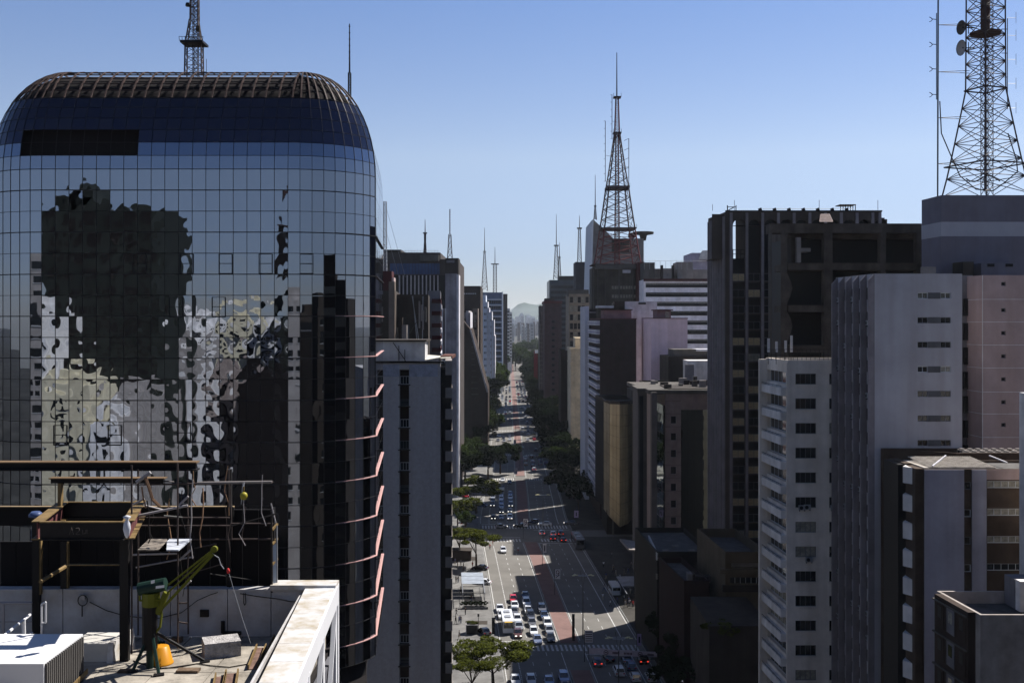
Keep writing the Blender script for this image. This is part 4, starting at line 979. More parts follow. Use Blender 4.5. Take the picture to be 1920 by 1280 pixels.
for (ya, wa), (yb, wb) in zip(prof[:-1], prof[1:]):
    m.hexa([P(1545-(wb-12)*.45, yb, Y-.2), P(1550, yb, Y-.2), P(1550, yb, Y+2), P(1545-(wb-12)*.45, yb, Y+2), P(1545-(wa-12)*.45, ya, Y-.2), P(1550, ya, Y-.2), P(1550, ya, Y+2), P(1545-(wa-12)*.45, ya, Y+2)], CF)
m.build('flared_column', t)
bx(1487, 1500, 445, 492, Y+1, Y+4, CONC_D, 'pier'); bx(1494, 1502, 445, 492, Y, Y+3, CGR, 'pier'); bx(1502, 1520, 465, 472, Y, Y+3, CGR, 'bracket')
m = MB(); m.hexa([P(1536, 416, 168.5), P(1562, 416, 168.5), P(1562, 414, 174), P(1540, 414, 174), P(1538, 402, 171), P(1555, 402, 171), P(1556, 401, 174), P(1540, 401, 174)], mat('pinkish_tile', (.16, .12, .11), var=.3, scale=3)); m.build('roof_hatch', t)
# balconied white block
WB = mat('off_white_render', (.35, .325, .3), streak=.35, var=.12)
B = Bld('apartment_block', 'off white apartment block with green glazed windows and slanted balcony fronts', 'apartment block', 138, 1477, 1620, 675, 9.4, wm=WB)
W = B.X1-B.X0
zt0 = PZ(701, 138); zs = [zt0-1.35-3.19*i for i in range(15)]
def alt(r): return MT['pale_blind'] if r < .12 else GLASS
ux = PX(1491.5, 138)-B.X0
B.win('F', grid([ux], zs, 2.7, 1.4), 4, 1, fm=FRAME, dep=.22, alt=alt)
ux2 = PX(1555, 138)-B.X0
B.win('F', grid([ux2], zs, 2.7, 1.4), 4, 1, fm=FRAME, dep=.22, alt=alt)
O, U, N, Wl = B.face('L')
B.win('L', grid([.6], zs, Wl-1.2, 1.55), 5, 1, fm=FRAMEW, dep=.5, alt=alt)
for z in zs:
    m = MB(); a = O+U*.3; c = O+U*(Wl-.5)
    m.hexa([(a.x-.75, a.y, z-1.5), (c.x-.75, c.y, z-1.5), (c.x, c.y, z-1.5), (a.x, a.y, z-1.5), (a.x-.75, a.y, z-.45), (c.x-.75, c.y, z-.45), (c.x, c.y, z-.45), (a.x, a.y, z-.45)], WALLW)
    m.build('balcony', B.root)
    m = MB(); m.bar((a.x-.72, a.y, z-.2), (c.x-.72, c.y, z-.2), .04, STEEL)
    for k in range(6): tt = k/5; q_ = a.lerp(c, tt); m.bar((q_.x-.72, q_.y, z-.45), (q_.x-.72, q_.y, z-.2), .03, STEEL)
    m.build('balcony_rail', B.root)
    for q in (ux, ux2): m = MB(); m.box(B.X0+q-.1, B.X0+q+2.8, 137.86, 138, z-.12, z-.02, WB); m.build('sill', B.root)
m = MB(); m.box(B.X0-1.6, B.X0+1.0, 146.9, 147.5, 0, B.zt-.2, WB); m.box(B.X0-.15, B.X0+.45, 137.9, 138.1, 0, B.zt-.4, WB); B.part('pilaster', m)
B.done(par=.8)
def ac(b, x, y, z, m_=None, s=1.0, d=-1):
    m_ = m_ or GALV; b.box(x, x+.8*s, y-.35, y, z, z+.6*s, m_); b.box(x+.1*s, x+.5*s, y-.37, y-.36, z+.1*s, z+.5*s, BLK)
acs = thing  # air conditioners: things of their own
def ac_unit(loc, lab, rz=0, s=1.0):
    t = thing('air_conditioner', loc, lab, 'air conditioner', 'window air conditioners', rz)
    if 'ac' not in WC:
        c = MB(); c.box(-.42, .42, -.36, 0, 0, .6, GALV); f = MB(); f.lathe([(.24, 0), (.24, .02)], BLK, 12)
        me = f.mesh('fan_grille')
        for v in me.vertices: x, y, z = v.co; v.co = (x-.12, -.365-z*.5, y+.3)
        k = MB(); k.box(-.36, -.3, -.34, 0, -.16, 0, STEEL); k.box(.3, .36, -.34, 0, -.16, 0, STEEL)
        WC['ac'] = (c.mesh('casing'), me, k.mesh('bracket'))
    for n_, me in zip(('casing', 'fan_grille', 'bracket'), WC['ac']): link(n_, me, t)
    t.scale = (s, s, s); return t
ac_unit((PX(1503, 138), 137.98, PZ(955, 138)), 'left air conditioner of the pair under the sixth window of the off white block')
ac_unit((PX(1513, 138), 137.98, PZ(954, 138)), 'right air conditioner of the pair under the sixth window of the off white block')
ac_unit((PX(1516, 138), 137.98, PZ(1052, 138)), 'dark air conditioner under the eighth window of the off white block')
ac_unit((PX(1563, 138), 137.98, PZ(955, 138)), 'air conditioner half hidden at the edge of the off white block')
# roof terrace fittings
m = MB(); t = thing('rooftop_railing', (PX(1480, 138), 140, 60.8), 'dark roof railing with small aerials on the off white block', 'railing')
for i in range(16): x = 1438+i*8.2; p_ = P(x, 675, 138.4); p_.x = PX(x, 138.4); m.bar((p_.x, 138.4, 60.8), (p_.x, 138.4, 62.2), .04, BLK)
m.bar((PX(1438, 138), 138.4, 62.2), (PX(1565, 138), 138.4, 62.2), .05, BLK); m.bar((PX(1438, 138), 138.4, 61.5), (PX(1565, 138), 138.4, 61.5), .04, BLK); m.build('rail', t)
for x, h in ((1441, 1.3), (1456, 1.0), (1473, 1.1), (1484, 1.6)):
    t = thing('mobile_antenna', (PX(x, 140), 140, 62.2), {1441: 'leftmost white panel aerial on the off white block roof', 1456: 'small white panel aerial second from left on the roof', 1473: 'short white panel aerial third on the roof', 1484: 'tallest white panel aerial on the off white block roof'}[x], 'aerial')
    m = MB(); m.box(PX(x, 140)-.15, PX(x, 140)+.15, 139.9, 140.1, 61.8, 61.9+h*1.3, WALLW); m.build('panel', t); m = MB(); m.bar((PX(x, 140), 140.2, 60.2), (PX(x, 140), 140.2, 62.2+h), .05, STEEL); m.build('pole', t)

# finned block with the big plain wall
PLW = mat('plain_grey_wall', (.185, .185, .205), streak=.25, var=.12, scale=.12)
Y = 125
B = Bld('office_block', 'block with a broad plain grey end wall and dark vertical fins towards the avenue', 'office block', Y, 1640, 1804, 513, 12.4, wm=PLW)
zs = [PZ(560+46.0*i, Y) for i in range(16)]
u0 = PX(1720.5, Y)-B.X0; u1 = PX(1783, Y)-B.X0; w = u1-u0
for i, z in enumerate(zs):
    B.win('F', [(u0, u0+w*.31, z, z+.72), (u0+w*.69, u1, z, z+.72)], 2, 1, fm=(FRAMEW if i in (0, 3) else FRAME), dep=.12, gm=GLASS, alt=(lambda r: BLIND if r < .2 else GLASS))
    m = MB(); m.box(B.X0+u0+w*.31+.01, B.X0+u0+w*.69-.01, Y-.02, Y+.02, z, z+.72, mat('window_panel', (.1, .098, .1))); m.build('spandrel_panel', B.root)
O, U, N, Wl = B.face('L')
for i in range(6):
    m = MB(); a = O+U*(Wl-.25-i*2.35); b2 = a+N*.75
    m.hexa([(a.x, a.y, 0), (b2.x, b2.y, 0), (b2.x, b2.y-.25, 0), (a.x, a.y-.25, 0), (a.x, a.y, B.zt), (b2.x, b2.y, B.zt-.8), (b2.x, b2.y-.25, B.zt-.8), (a.x, a.y-.25, B.zt)], RIBL); m.build('fin', B.root)
z = B.zt-1.6
while z > 8:
    for i in range(5):
        a = O+U*(Wl-2.35*i-2.3)+N*.02; c = O+U*(Wl-2.35*i-.5)+N*.02
        m = MB(); m.poly([(a.x, a.y, z-1.4), (c.x, c.y, z-1.4), (c.x, c.y, z), (a.x, a.y, z)], GLASS); m.build('window', B.root)
    z -= 2.87
B.done()
rr = random.Random(77)
ORD = ('topmost', 'second', 'third', 'fourth', 'fifth', 'sixth', 'seventh', 'eighth', 'ninth', 'tenth')
spots = sorted({(rr.randrange(5), rr.randrange(15)) for _ in range(30)}); cnt = {}
for (k, q) in spots:
    z = B.zt-3.1-2.87*q; cnt[k] = cnt.get(k, 0)+1
    a = O+U*(Wl-2.35*k-1.4)+N*.05
    ac_unit((a.x, a.y, z-.1), '%s air conditioner down the %s slot between fins, counted from the grey end wall' % (ORD[cnt[k]-1], ('first', 'second', 'third', 'fourth', 'fifth')[k]), R(-90), 1.0)
# gap strip and pink panelled wall
Y = 135
B = Bld('apartment_block', 'pinkish brown panelled block with white joints and a column of tiny windows', 'apartment block', Y, 1842, 1990, 516, 16, wm=mat('pinkish_brown_panel', (.185, .145, .145), var=.1, streak=.15))
zs = [PZ(y, Y) for y in (536, 585, 628, 671.5, 714.5, 757.5, 800)]
B.win('F', [(PX(1877.5, Y)-B.X0, PX(1886, Y)-B.X0, z, z+.5) for z in zs], 1, 1, dep=.2, gm=BLK)
for y in (561.5, 604, 647, 690, 735, 776, 820):
    m = MB(); m.box(B.X0-.02, B.X1, Y-.03, Y+.02, PZ(y, Y), PZ(y-.8, Y), WALLW); O, U, N, Wl = B.face('L'); m.hexa([(O.x-.03, O.y, PZ(y, Y)), (B.X0-.03, Y, PZ(y, Y)), (B.X0, Y, PZ(y, Y)), (O.x, O.y, PZ(y, Y)), (O.x-.03, O.y, PZ(y-.8, Y)), (B.X0-.03, Y, PZ(y-.8, Y)), (B.X0, Y, PZ(y-.8, Y)), (O.x, O.y, PZ(y-.8, Y))], WALLW); m.build('joint', B.root)
m = MB(); m.box(B.X0-.03, B.X0+.05, Y-.03, Y, 0, B.zt, WALLW); m.build('joint', B.root); B.done()
t = thing('stair_shaft', (PX(1812, 137), 138, 0), 'dark recessed stair shaft between the grey end wall and the pink panels', 'shaft')
m = MB(); m.box(PX(1790, 139), PX(1824, 139), 139, 150, 0, PZ(516, 139), WALLG); m.build('wall', t)
for i in range(7):
    m = MB(); y = 560+i*45.5; m.box(PX(1806, 138.8), PX(1821, 138.8), 138.7, 139, PZ(y+32, 139), PZ(y, 139), BLK); m.build('opening', t)
# slate blue box with a white band, carrying the big lattice tower
Y = 150
B = Bld('office_block', 'slate blue box building with a broad pale band, under the big lattice tower', 'office block', Y, 1765, 2010, 366, 6.2, wm=mat('slate_blue_wall', (.1, .1, .13), streak=.2, var=.08))
m = MB(); PB = mat('pale_band', (.3, .3, .33), var=.05); m.box(B.X0-.02, B.X1, Y-.03, Y, PZ(443, Y), PZ(416, Y), PB); m.box(B.X0-.03, B.X0, Y, Y+6.2, PZ(443, Y), PZ(416, Y), PB, -.062); B.part('band', m)
m = MB(); m.box(PX(1834, 148), PX(1900, 148), 147, 150, 50, PZ(494, 148), MT['slate_blue_wall'])
for x0, x1 in ((1803, 1821), (1852, 1864), (1886, 1899)): m.box(PX(x0, 146.9), PX(x1, 146.9), 146.8, 147.1, PZ(500, 147), PZ(494.5, 147), BLK)
m.box(PX(1803, 147), PX(1823, 147), 146.5, 150, 50, PZ(491, 147), CONC_D); m.box(PX(1731, 148), PX(1755, 148), 148, 149, 55, PZ(500, 148), CGR)
B.part('lower_box', m); B.done()
t = thing('office_block', (75, 163, 0), 'rear part of the slate blue box building carrying the lattice tower', 'office block'); m = MB(); m.box(66.3, 95, 156.3, 172, 0, PZ(366, 150)-.05, MT['slate_blue_wall']); m.build('wall', t)
# near brown and grey block
Y = 112; YB = mat('ochre_brown_tile', (.085, .062, .048), var=.25, scale=.6, streak=.2)
B = Bld('apartment_block', 'brown and grey block with a corrugated roof and a stack of white bay balconies', 'apartment block', Y, 1733, 2010, 879, 7, wm=YB)
GW = mat('panel_grey_render', (.19, .19, .23), streak=.3, var=.12)
for x0, x1 in ((1733, 1807), (1822, 1849)): m = MB(); m.box(PX(x0, Y), PX(x1, Y), Y-.12, Y+.01, 0, B.zt-.05, GW); m.build('render_panel', B.root)
for i in range(9):
    z = PZ(905+51.5*i, Y)
    B.win('F', [(PX(1851, Y)-B.X0, PX(1960, Y)-B.X0, z-.55, z+.2)], 8, 1, fm=FRAMEW, dep=.15, gm=(BLIND if i < 3 else GLASS))
    B.win('F', [(PX(1808, Y)-B.X0, PX(1821, Y)-B.X0, z-.7, z+.1)], 1, 1, fm=FRAMEW if i % 2 else FRAME, dep=.15)
m = MB(); m.box(PX(1850, Y), PX(2000, Y), Y-.06, Y, PZ(897, Y), B.zt-.05, mat('pinkish', (.4, .3, .28))) if False else m.box(PX(1850, Y), PX(2000, Y), Y-.06, Y, PZ(899, Y), B.zt-.05, MT['pinkish_brown_panel']); m.build('fascia', B.root)
for i in range(9):
    z = PZ(872+51.5*i, Y+3); m = MB(); X = PX(1717, Y)
    m.hexa([(X-.55, Y+2.2, z-1.75), (X+.35, Y+.6, z-1.75), (X+.9, Y+1.6, z-1.75), (X+.2, Y+3.4, z-1.75), (X-.55, Y+2.2, z), (X+.35, Y+.6, z), (X+.9, Y+1.6, z), (X+.2, Y+3.4, z)], WALLW)
    m.build('bay_balcony', B.root)
m = MB(); m.box(PX(1690, Y+5)-.2, PX(1701, Y+5), Y+3.6, Y+8, 0, PZ(865, Y+5), YB); m.box(PX(1700, Y+1), PX(1719, Y+1), Y+3.5, Y+8, 0, B.zt, BLK); m.box(PX(1718, Y), PX(1733, Y)-.02, Y+.25, Y+3, 0, B.zt, YB); B.part('flank', m)
m = MB(); zr = B.zt+.1; CS = mat('corrugated_sheet', (.42, .38, .33), var=.3, scale=1.5)
X = PX(1745, Y)
while X < PX(1868, Y): m.hexa([(X, Y+.3, zr), (X+.1, Y+.3, zr), (X+.1, Y+6.5, zr+.35), (X, Y+6.5, zr+.35), (X+.02, Y+.3, zr+.07), (X+.08, Y+.3, zr+.07), (X+.08, Y+6.5, zr+.42), (X+.02, Y+6.5, zr+.42)], CS); X += .2
m.box(PX(1735, Y), PX(1870, Y), Y+.3, Y+6.5, zr-.3, zr+.001, CS); m.build('corrugated_roof', B.root)
m = MB(); m.bar((PX(1752, Y), Y+.5, zr+.15), (PX(1776, Y+6), Y+6.4, zr+.5), .09, CWH); m.build('ridge_flashing', B.root); m = MB(); m.bar((PX(1858, Y+6), Y+6.4, zr+.5), (PX(1905, Y), Y+2, zr+.3), .09, CWH); m.build('ridge_flashing', B.root)
B.done(par=.25)
# roof with rows of condensers behind
Y = 120
B = Bld('plant_block', 'brown parapet roof crowded with condenser units', 'building', Y, 1793, 1990, 849, 4.6, wm=YB, sl=-1.5); B.done(par=.9)
ci = 0
for r_ in range(2):
    for i in range(9):
        x = 1809+i*15+r_*-9; Yc = Y+.9+r_*2.0; zc = B.zt-.85
        t = thing('condenser_unit', (PX(x, Yc), Yc, zc), '%s condenser from the left in the %s row behind the brown parapet' % (('first', 'second', 'third', 'fourth', 'fifth', 'sixth', 'seventh', 'eighth', 'ninth')[i], ('front', 'back')[r_]), 'air conditioner', 'roof condensers')
        if 'cond' not in WC:
            c = MB(); w = .72
            for sx in (0, w): 
                for sy in (0, .8): c.box(sx, sx+.06, sy, sy+.06, 0, .75, CGR)
            c.box(0, w+.06, 0, .86, .75, .83, CGR); k = MB(); k.box(.06, w, .1, .8, .05, .74, BLK); f = MB(); f.lathe([(.3, 0), (.3, .12), (.26, .14)], CGR, 10, (.39, .43, .83))
            WC['cond'] = (c.mesh('casing'), k.mesh('coil'), f.mesh('fan'))
        for n_, me in zip(('casing', 'coil', 'fan'), WC['cond']): link(n_, me, t)
# small near corner block
Y = 90
B = Bld('house', 'small grey rendered block with roof parapet and bay windows at lower right', 'building', Y, 1838, 2050, 1152, 8, wm=mat('coarse_grey_render', (.2, .185, .18), streak=.3, var=.2, scale=.5), sl=-.062)
m = MB(); O, U, N, Wl = B.face('L')
m.box(B.X0-.7, B.X0, Y+.8, Y+7, 30, PZ(1130, Y)-1, BRN, -.062); B.part('bay', m)
for i in range(4):
    for k in range(3):
        m = MB(); z = PZ(1140, Y)-1.0-2.9*i; ya = Y+1.1+k*2.0; xa = B.X0-.72-.062*(ya-Y)
        m.box(xa-.03, xa+.02, ya, ya+1.6, z-2.3, z, (WALLG if k == 1 else BRN)); m.build('bay_panel', B.root)
        m = MB(); m.box(xa-.06, xa-.02, ya+.4, ya+1.2, z-1.4, z-.4, (GLASS if i else BLIND) if k == 1 else BLK); m.build('window', B.root)
    m = MB(); m.box(B.X0-.85, B.X0, Y+.9, Y+7.2, PZ(1140, Y)-.95-2.9*i-.12, PZ(1140, Y)-.95-2.9*i, CONC, -.062); m.build('ledge', B.root)
m = MB(); m.box(PX(1888, 97), PX(1935, 97), 95.5, 97.5, B.zt-1, PZ(1083, 96), WALLG); m.box(PX(1908, 95), PX(1935, 95), 94.5, 95.4, B.zt-1, B.zt+1.7, WALLW); B.part('roof_hut', m)
B.done(par=1.1)
t = thing('apartment_block', (PX(1930, 104), 106, 0), 'white wall edge cut by the right margin above the brown block', 'building')
m = MB(); m.box(52.15, 70, 104, 109, 0, PZ(742, 104), WALLW, -.062); m.build('wall', t)
for y in (778, 838): m = MB(); m.hexa([(51.93, 107.2, PZ(y+14, 107)), (52.02, 105.6, PZ(y+14, 107)), (52.2, 105.6, PZ(y+14, 107)), (52.2, 107.2, PZ(y+14, 107)), (51.93, 107.2, PZ(y, 107)), (52.02, 105.6, PZ(y, 107)), (52.2, 105.6, PZ(y, 107)), (52.2, 107.2, PZ(y, 107))], BLK); m.build('window', t)

# ================================================================== masts and towers
def tower_on(x, yb, Y, name, lab): return thing(name, (PX(x, Y), Y, PZ(yb, Y)), lab, 'antenna tower')
Y = 160; t = tower_on(1848, 366, Y, 'antenna_tower', 'large dark lattice antenna tower with flared legs on the slate blue building')
cxx = PX(1848, Y); zb = PZ(366, Y); zw = PZ(168, Y)
m = MB(); lattice(m, (cxx, Y, zb), 0, zw-zb, 8.6, 3.9, 6, TWR, .15, .07, rot=.35); m.build('flared_base', t)
m = MB(); lattice(m, (cxx, Y, zw), 0, 24, 3.9, 3.7, 12, TWR, .15, .075, rot=.35); m.build('shaft', t)
m = MB(); lattice(m, (cxx+.2, Y, zb), 0, 38, 1.2, 1.2, 24, TWR, .06, .035, rot=.2); m.build('ladder_shaft', t)
m = MB(); c = Vector((cxx, Y, PZ(66, Y))); m.lathe([(.5, -.3), (2.2, 0), (2.4, .35), (.8, .6)], mat('rusty_platform', (.07, .04, .035)), 8, c); m.bar(c, c+Vector((.1, 0, 16)), .62, MT['rusty_platform'], 8); m.build('platform', t)
for y in (168, 310):
    m = MB(); w = 2.1 if y == 168 else 4.1
    cc = [Vector((cxx+w*1.41*math.cos(.35+math.pi/4+q*math.pi/2), Y+w*1.41*math.sin(.35+math.pi/4+q*math.pi/2), PZ(y, Y))) for q in range(4)]
    for q in range(4): m.bar(cc[q], cc[(q+1) % 4], .13, TWR, 4)
    m.build('ring_beam', t)
m = MB(); rr = random.Random(4)
pts = [P(1811+i*8, 338+6*math.sin(i*.9)-3, Y-2) for i in range(9)]; m.tube(pts, .1, BLK); pts = [P(1762, 190, Y), P(1765, 250, Y), P(1782, 290, Y), P(1800, 330, Y), P(1830, 355, Y), P(1862, 358, Y), P(1884, 342, Y), P(1908, 322, Y), P(1906, 300, Y), P(1890, 250, Y)]; m.tube(pts, .09, BLK); m.build('cables', t)
for y, d in ((52, 1.05), (90, 1.15)):
    m = MB(); c = P(1802, y, Y); n_ = 14; r = d
    pts = [c+Vector((-.18*math.cos(0)-.1, r*math.cos(a)*.75, r*math.sin(a))) for a in [2*math.pi*i/n_ for i in range(n_)]]
    a0 = c+Vector((.35, 0, 0))
    for i in range(n_):
        q0, q1 = c+Vector((.35*math.cos(2*math.pi*i/n_), r*math.sin(2*math.pi*i/n_)*.0, 0)), 0
        p0 = c+Vector((.28*math.cos(2*math.pi*i/n_), -.9*math.cos(2*math.pi*i/n_)*r, math.sin(2*math.pi*i/n_)*r)); p1 = c+Vector((.28*math.cos(2*math.pi*(i+1)/n_), -.9*math.cos(2*math.pi*(i+1)/n_)*r, math.sin(2*math.pi*(i+1)/n_)*r))
        m.poly([c+Vector((.4, .1, 0)), p0, p1], RGR if y > 60 else CONC); m.bar(p0, p1, .05, BLK, 3)
    m.bar(c+Vector((.2, 0, 0)), c+Vector((2.2, .2, 0)), .09, BLK); m.bar(c+Vector((1.2, .2, -.9)), c+Vector((1.2, .2, .9)), .07, BLK); m.build('dish', t)
t = thing('antenna_mast', (PX(1758, Y), Y, zb), 'slim side mast with four curved dipoles braced to the big lattice tower', 'mast')
m = MB(); m.bar((PX(1758, Y), Y, zb-.5), (PX(1759, Y), Y, 118), .12, BLK, 5); m.bar(P(1756, 187, Y), P(1756, 25, Y), .07, BLK, 4); m.build('pole', t)
for y in (37, 84, 130, 178):
    m = MB(); m.bar(P(1756, y, Y), P(1747, y-1, Y), .06, BLK, 4); pts = [P(1745+6*(math.sin(a)**2)-2.5, y-4.5*math.cos(a), Y) for a in (0, .8, 1.57, 2.3, 3.1)]; m.tube(pts, .06, BLK, 4); m.build('dipole', t)
for y, xe in ((47, 1818), (135, 1818), (221, 1812), (307, 1792)):
    m = MB(); m.bar(P(1759, y, Y), P(xe, y-2.5, Y-.5), .05, BLK, 3); m.bar(P(1759, y, Y), P(xe, y+2.5, Y+.5), .05, BLK, 3); m.build('brace', t)
t = thing('antenna_mast', (PX(1889, Y), Y, PZ(205, Y)), 'thin pole with comb like aerials on the right of the big lattice tower', 'mast')
m = MB(); m.bar(P(1889, 205, Y), P(1889, 35, Y), .06, BLK, 4)
for y in (55, 100, 145): m.bar(P(1878, y, Y), P(1889, y, Y), .06, BLK, 4)
m.build('pole', t)
for y in (34, 67, 112, 157, 203): m = MB(); m.bar(P(1889, y, Y), P(1905, y, Y), .04, GALV, 3); m.bar(P(1905, y-11, Y), P(1905, y+10, Y), .035, GALV, 3); m.build('aerial', t)
# red television tower
Y = 460; t = tower_on(1157, 495, Y, 'television_tower', 'tall red and black lattice television tower with platforms and a long spire')
def seg(ya, wa, yb, wb, n, mt, leg, br, nm='lattice'):
    m = MB(); lattice(m, (PX(1157, Y), Y, PZ(ya, Y)), 0, PZ(yb, Y)-PZ(ya, Y), wa/F*Y, wb/F*Y, n, mt, leg, br, rot=.08); m.build(nm, t)
seg(497, 76, 430, 57, 4, TWRR, .28, .14); seg(430, 57, 353, 37, 4, TWR, .32, .13); seg(353, 37, 250, 9, 6, TWR, .26, .11); seg(250, 9, 184, 5, 9, TWRR, .16, .08); seg(497, 9, 250, 5, 26, TWRR, .14, .07, 'lift_shaft')
for y, w, h in ((430, 66, .5), (353, 43, 1.1), (250, 15, .7), (183, 14, .6)):
    m = MB(); c = P(1157, y, Y); q = w/F*Y/2; m.box(c.x-q, c.x+q, Y-q, Y+q, c.z-h/2, c.z+h/2, TWR)
    for s_ in (-1, 1): m.bar((c.x+s_*q, Y-q, c.z), (c.x+s_*q, Y-q, c.z+1.6), .1, TWR)
    m.build('platform', t)
m = MB(); m.bar(P(1156.5, 184, Y), P(1156.5, 99, Y), .33, BLK, 6, .16); m.build('spire', t)
for x, y0, y1, nb, side, lab in ((1135, 340, 227, 8, -1, 'a'), (1147.5, 260, 178, 6, -1, 'b'), (1179, 350, 260, 5, 1, 'c')):
    m = MB(); m.bar(P(x, y0, Y), P(x, y1, Y), .17, TWR, 4)
    for i in range(nb+1): y = y0+(y1-y0)*i/nb; m.bar(P(x-3 if side < 0 else x, y, Y), P(x if side < 0 else x-9, y+4*(side > 0), Y), .1, TWR, 3)
    for y in (y0, (y0+y1)/2+8): m.bar(P(x, y, Y), P(1157, y+3, Y), .09, TWR, 3)
    m.build('side_aerial', t)
# mast behind the glass block crown
Y = 112; t = tower_on(365, 142, Y, 'antenna_tower', 'dark lattice tower with a gallery rising behind the louvred crown of the glass block')
m = MB(); lattice(m, (PX(364, Y), Y, PZ(145, Y)), 0, PZ(85, Y)-PZ(145, Y), 1.72, 1.62, 3, TWR, .07, .03, rot=.15); m.build('lattice', t)
m = MB(); lattice(m, (PX(364, Y), Y, PZ(83, Y)), 0, 2.5, 1.6, .85, 3, TWR, .07, .03, rot=.15); lattice(m, (PX(365, Y), Y, PZ(83, Y)+2.5), 0, 9, .85, .7, 12, TWR, .06, .03, rot=.15); m.build('upper_lattice', t)
m = MB(); lattice(m, (PX(367, Y), Y, PZ(145, Y)), 0, 11, .5, .5, 24, TWR, .03, .02); m.build('ladder', t)
m = MB(); c = P(364, 82, Y); m.box(c.x-1.15, c.x+1.2, Y-1.1, Y+1.1, c.z-.14, c.z+.1, BLK)
for i in range(9): a = i/8; m.bar((c.x-1.2+a*2.4, Y-1.1, c.z), (c.x-1.25+a*2.5, Y-1.1, c.z+.45), .03, BLK)
m.bar((c.x-1.25, Y-1.1, c.z+.45), (c.x+1.25, Y-1.1, c.z+.45), .03, BLK); m.build('gallery', t)
m = MB(); c = P(355, 11, Y); m.lathe([(.26, 0), (.3, .1), (.24, .35)], BLK, 10, c-Vector((0, .4, .2))); m.box(PX(371, Y), PX(378, Y), Y-.7, Y-.4, PZ(62, Y), PZ(52, Y), CONC_D); m.bar(P(378, 135, Y), P(387, 135, Y), .03, BLK); m.bar(P(387, 137, Y), P(387, 111, Y), .03, BLK); m.build('dish', t)
Y = 110; t = thing('antenna_mast', (PX(655, Y), Y, 79), 'slim dark mast behind the right shoulder of the glass block', 'mast')
m = MB(); lattice(m, (PX(655.5, Y), Y, 78), 0, PZ(137, Y)-78, .27, .25, 40, BLK, .045, .025); m.build('lattice', t)
m = MB(); m.bar(P(655.5, 138, Y), P(655.3, 45, Y), .09, BLK, 6, .05)
for i in range(8): m.bar(P(653.8, 50+i*12, Y), P(657, 50+i*12, Y), .06, BLK, 4)
m.build('pole', t)

# ================================================================== our own rooftop in the foreground
ZT = 58.0
OWN = mat('own_facade_dark', (.02, .018, .018), streak=.2); WP = mat('white_parapet', (.38, .375, .38), rough=.7, var=.15, scale=1.2, dirt=(.27, .25, .23), bump=.3)
CAP = mat('stained_zinc_cap', (.47, .48, .5), rough=.45, var=.3, scale=1.6, dirt=(.27, .22, .14)); TILE = mat('terrace_screed', (.3, .27, .225), var=.3, scale=1.6, bump=.4)
YEL = mat('yellow_and_sunlit_edge', (.17, .115, .05), rough=.6, var=.25, scale=3); LIME = mat('lime_paint', (.1, .105, .01), rough=.45, var=.1, scale=4)  # YEL also stands for sun on the frame's flanges and post edges
t = thing('own_building', (-22, 14, 0), 'our own dark building whose tiled roof terrace fills the lower left corner', 'building')
m = MB(); m.box(-19, -4.6, 1.2, 27.2, 0, 57.7, OWN); m.box(-19, 12, -22, 1.1, 0, 64.1, OWN); m.build('wall', t)
rr = random.Random(31)
x = -14.5; n = 0
while x < -4.9:
    y = 14.0
    while y < 27:
        w, d = 1.28, 1.28; dz = rr.uniform(-.006, .006)
        m = MB(); m.box(x+.012, min(x+w, -4.7)-.012, y+.012, min(y+d, 27)-.012, 57.7, ZT+dz, TILE); m.build('floor_slab', t); y += d
    x += 1.28
# back parapet: one panel between each pair of posts
xs = [-20, -13.6, -12.05, -11.37, -9.75, -8.65, -7.2, -6.1, -5.3]
for a, c in zip(xs[:-1], xs[1:]):
    m = MB(); m.box(a+.01, c-.01, 27.0, 27.25, ZT, 59.15, WP); m.box(a+.01, c-.01, 26.97, 27.3, 59.15, 59.2, WP); m.build('parapet_panel', t)
# right parapet with stained metal cap
def capx(Y, o): return -4.45-(27-Y)*-.0875+o*0
seams = [27.25, 25.9, 24.6, 23.4, 22.3, 21.1, 19.9, 18.6]
for a, c in zip(seams[:-1], seams[1:]):
    m = MB(); xo_a, xo_c = -4.48+(27-a)*.06, -4.48+(27-c)*.06; xi_a, xi_c = -5.22+(27-a)*.07, -5.22+(27-c)*.07
    m.hexa([(xi_a, a-.006, 59.12), (xo_a, a-.006, 59.12), (xo_c, c+.006, 59.12), (xi_c, c+.006, 59.12), (xi_a, a-.006, 59.25), (xo_a, a-.006, 59.26), (xo_c, c+.006, 59.26), (xi_c, c+.006, 59.25)], CAP); m.build('cap_sheet', t)
m = MB(); m.hexa([(-4.64, 27.2, 57.7), (-4.4, 27.2, 57.7), (-3.9, 18.6, 57.7), (-4.2, 18.6, 57.7), (-4.64, 27.2, 59.1), (-4.4, 27.2, 59.1), (-3.9, 18.6, 59.1), (-4.2, 18.6, 59.1)], WP)
for f in (0,): pass
m2 = MB(); m2.hexa([(-4.5, 27.25, 58.75), (-4.44, 27.25, 58.75), (-3.93, 18.6, 58.75), (-4.0, 18.6, 58.75), (-4.49, 27.25, 59.24), (-4.44, 27.25, 59.24), (-3.93, 18.6, 59.24), (-3.99, 18.6, 59.24)], WHITE); m2.build('fascia', t)
m2 = MB(); m2.hexa([(-5.35, 27, 58), (-5.3, 27, 58), (-4.85, 18.6, 58), (-4.9, 18.6, 58), (-5.35, 27, 59.1), (-5.3, 27, 59.1), (-4.85, 18.6, 59.1), (-4.9, 18.6, 59.1)], WP); m2.build('inner_face', t)
for yy in (26.9, 24.2, 21.6): m2 = MB(); X = -4.45+(27-yy)*.06; m2.box(X-.12, X+.02, yy-.1, yy+.1, 54, 58.86, WHITE); m2.bar((X, yy-.1, 58.8), (X+.12, yy-2.2, 56), .07, WHITE); m2.build('white_post', t)
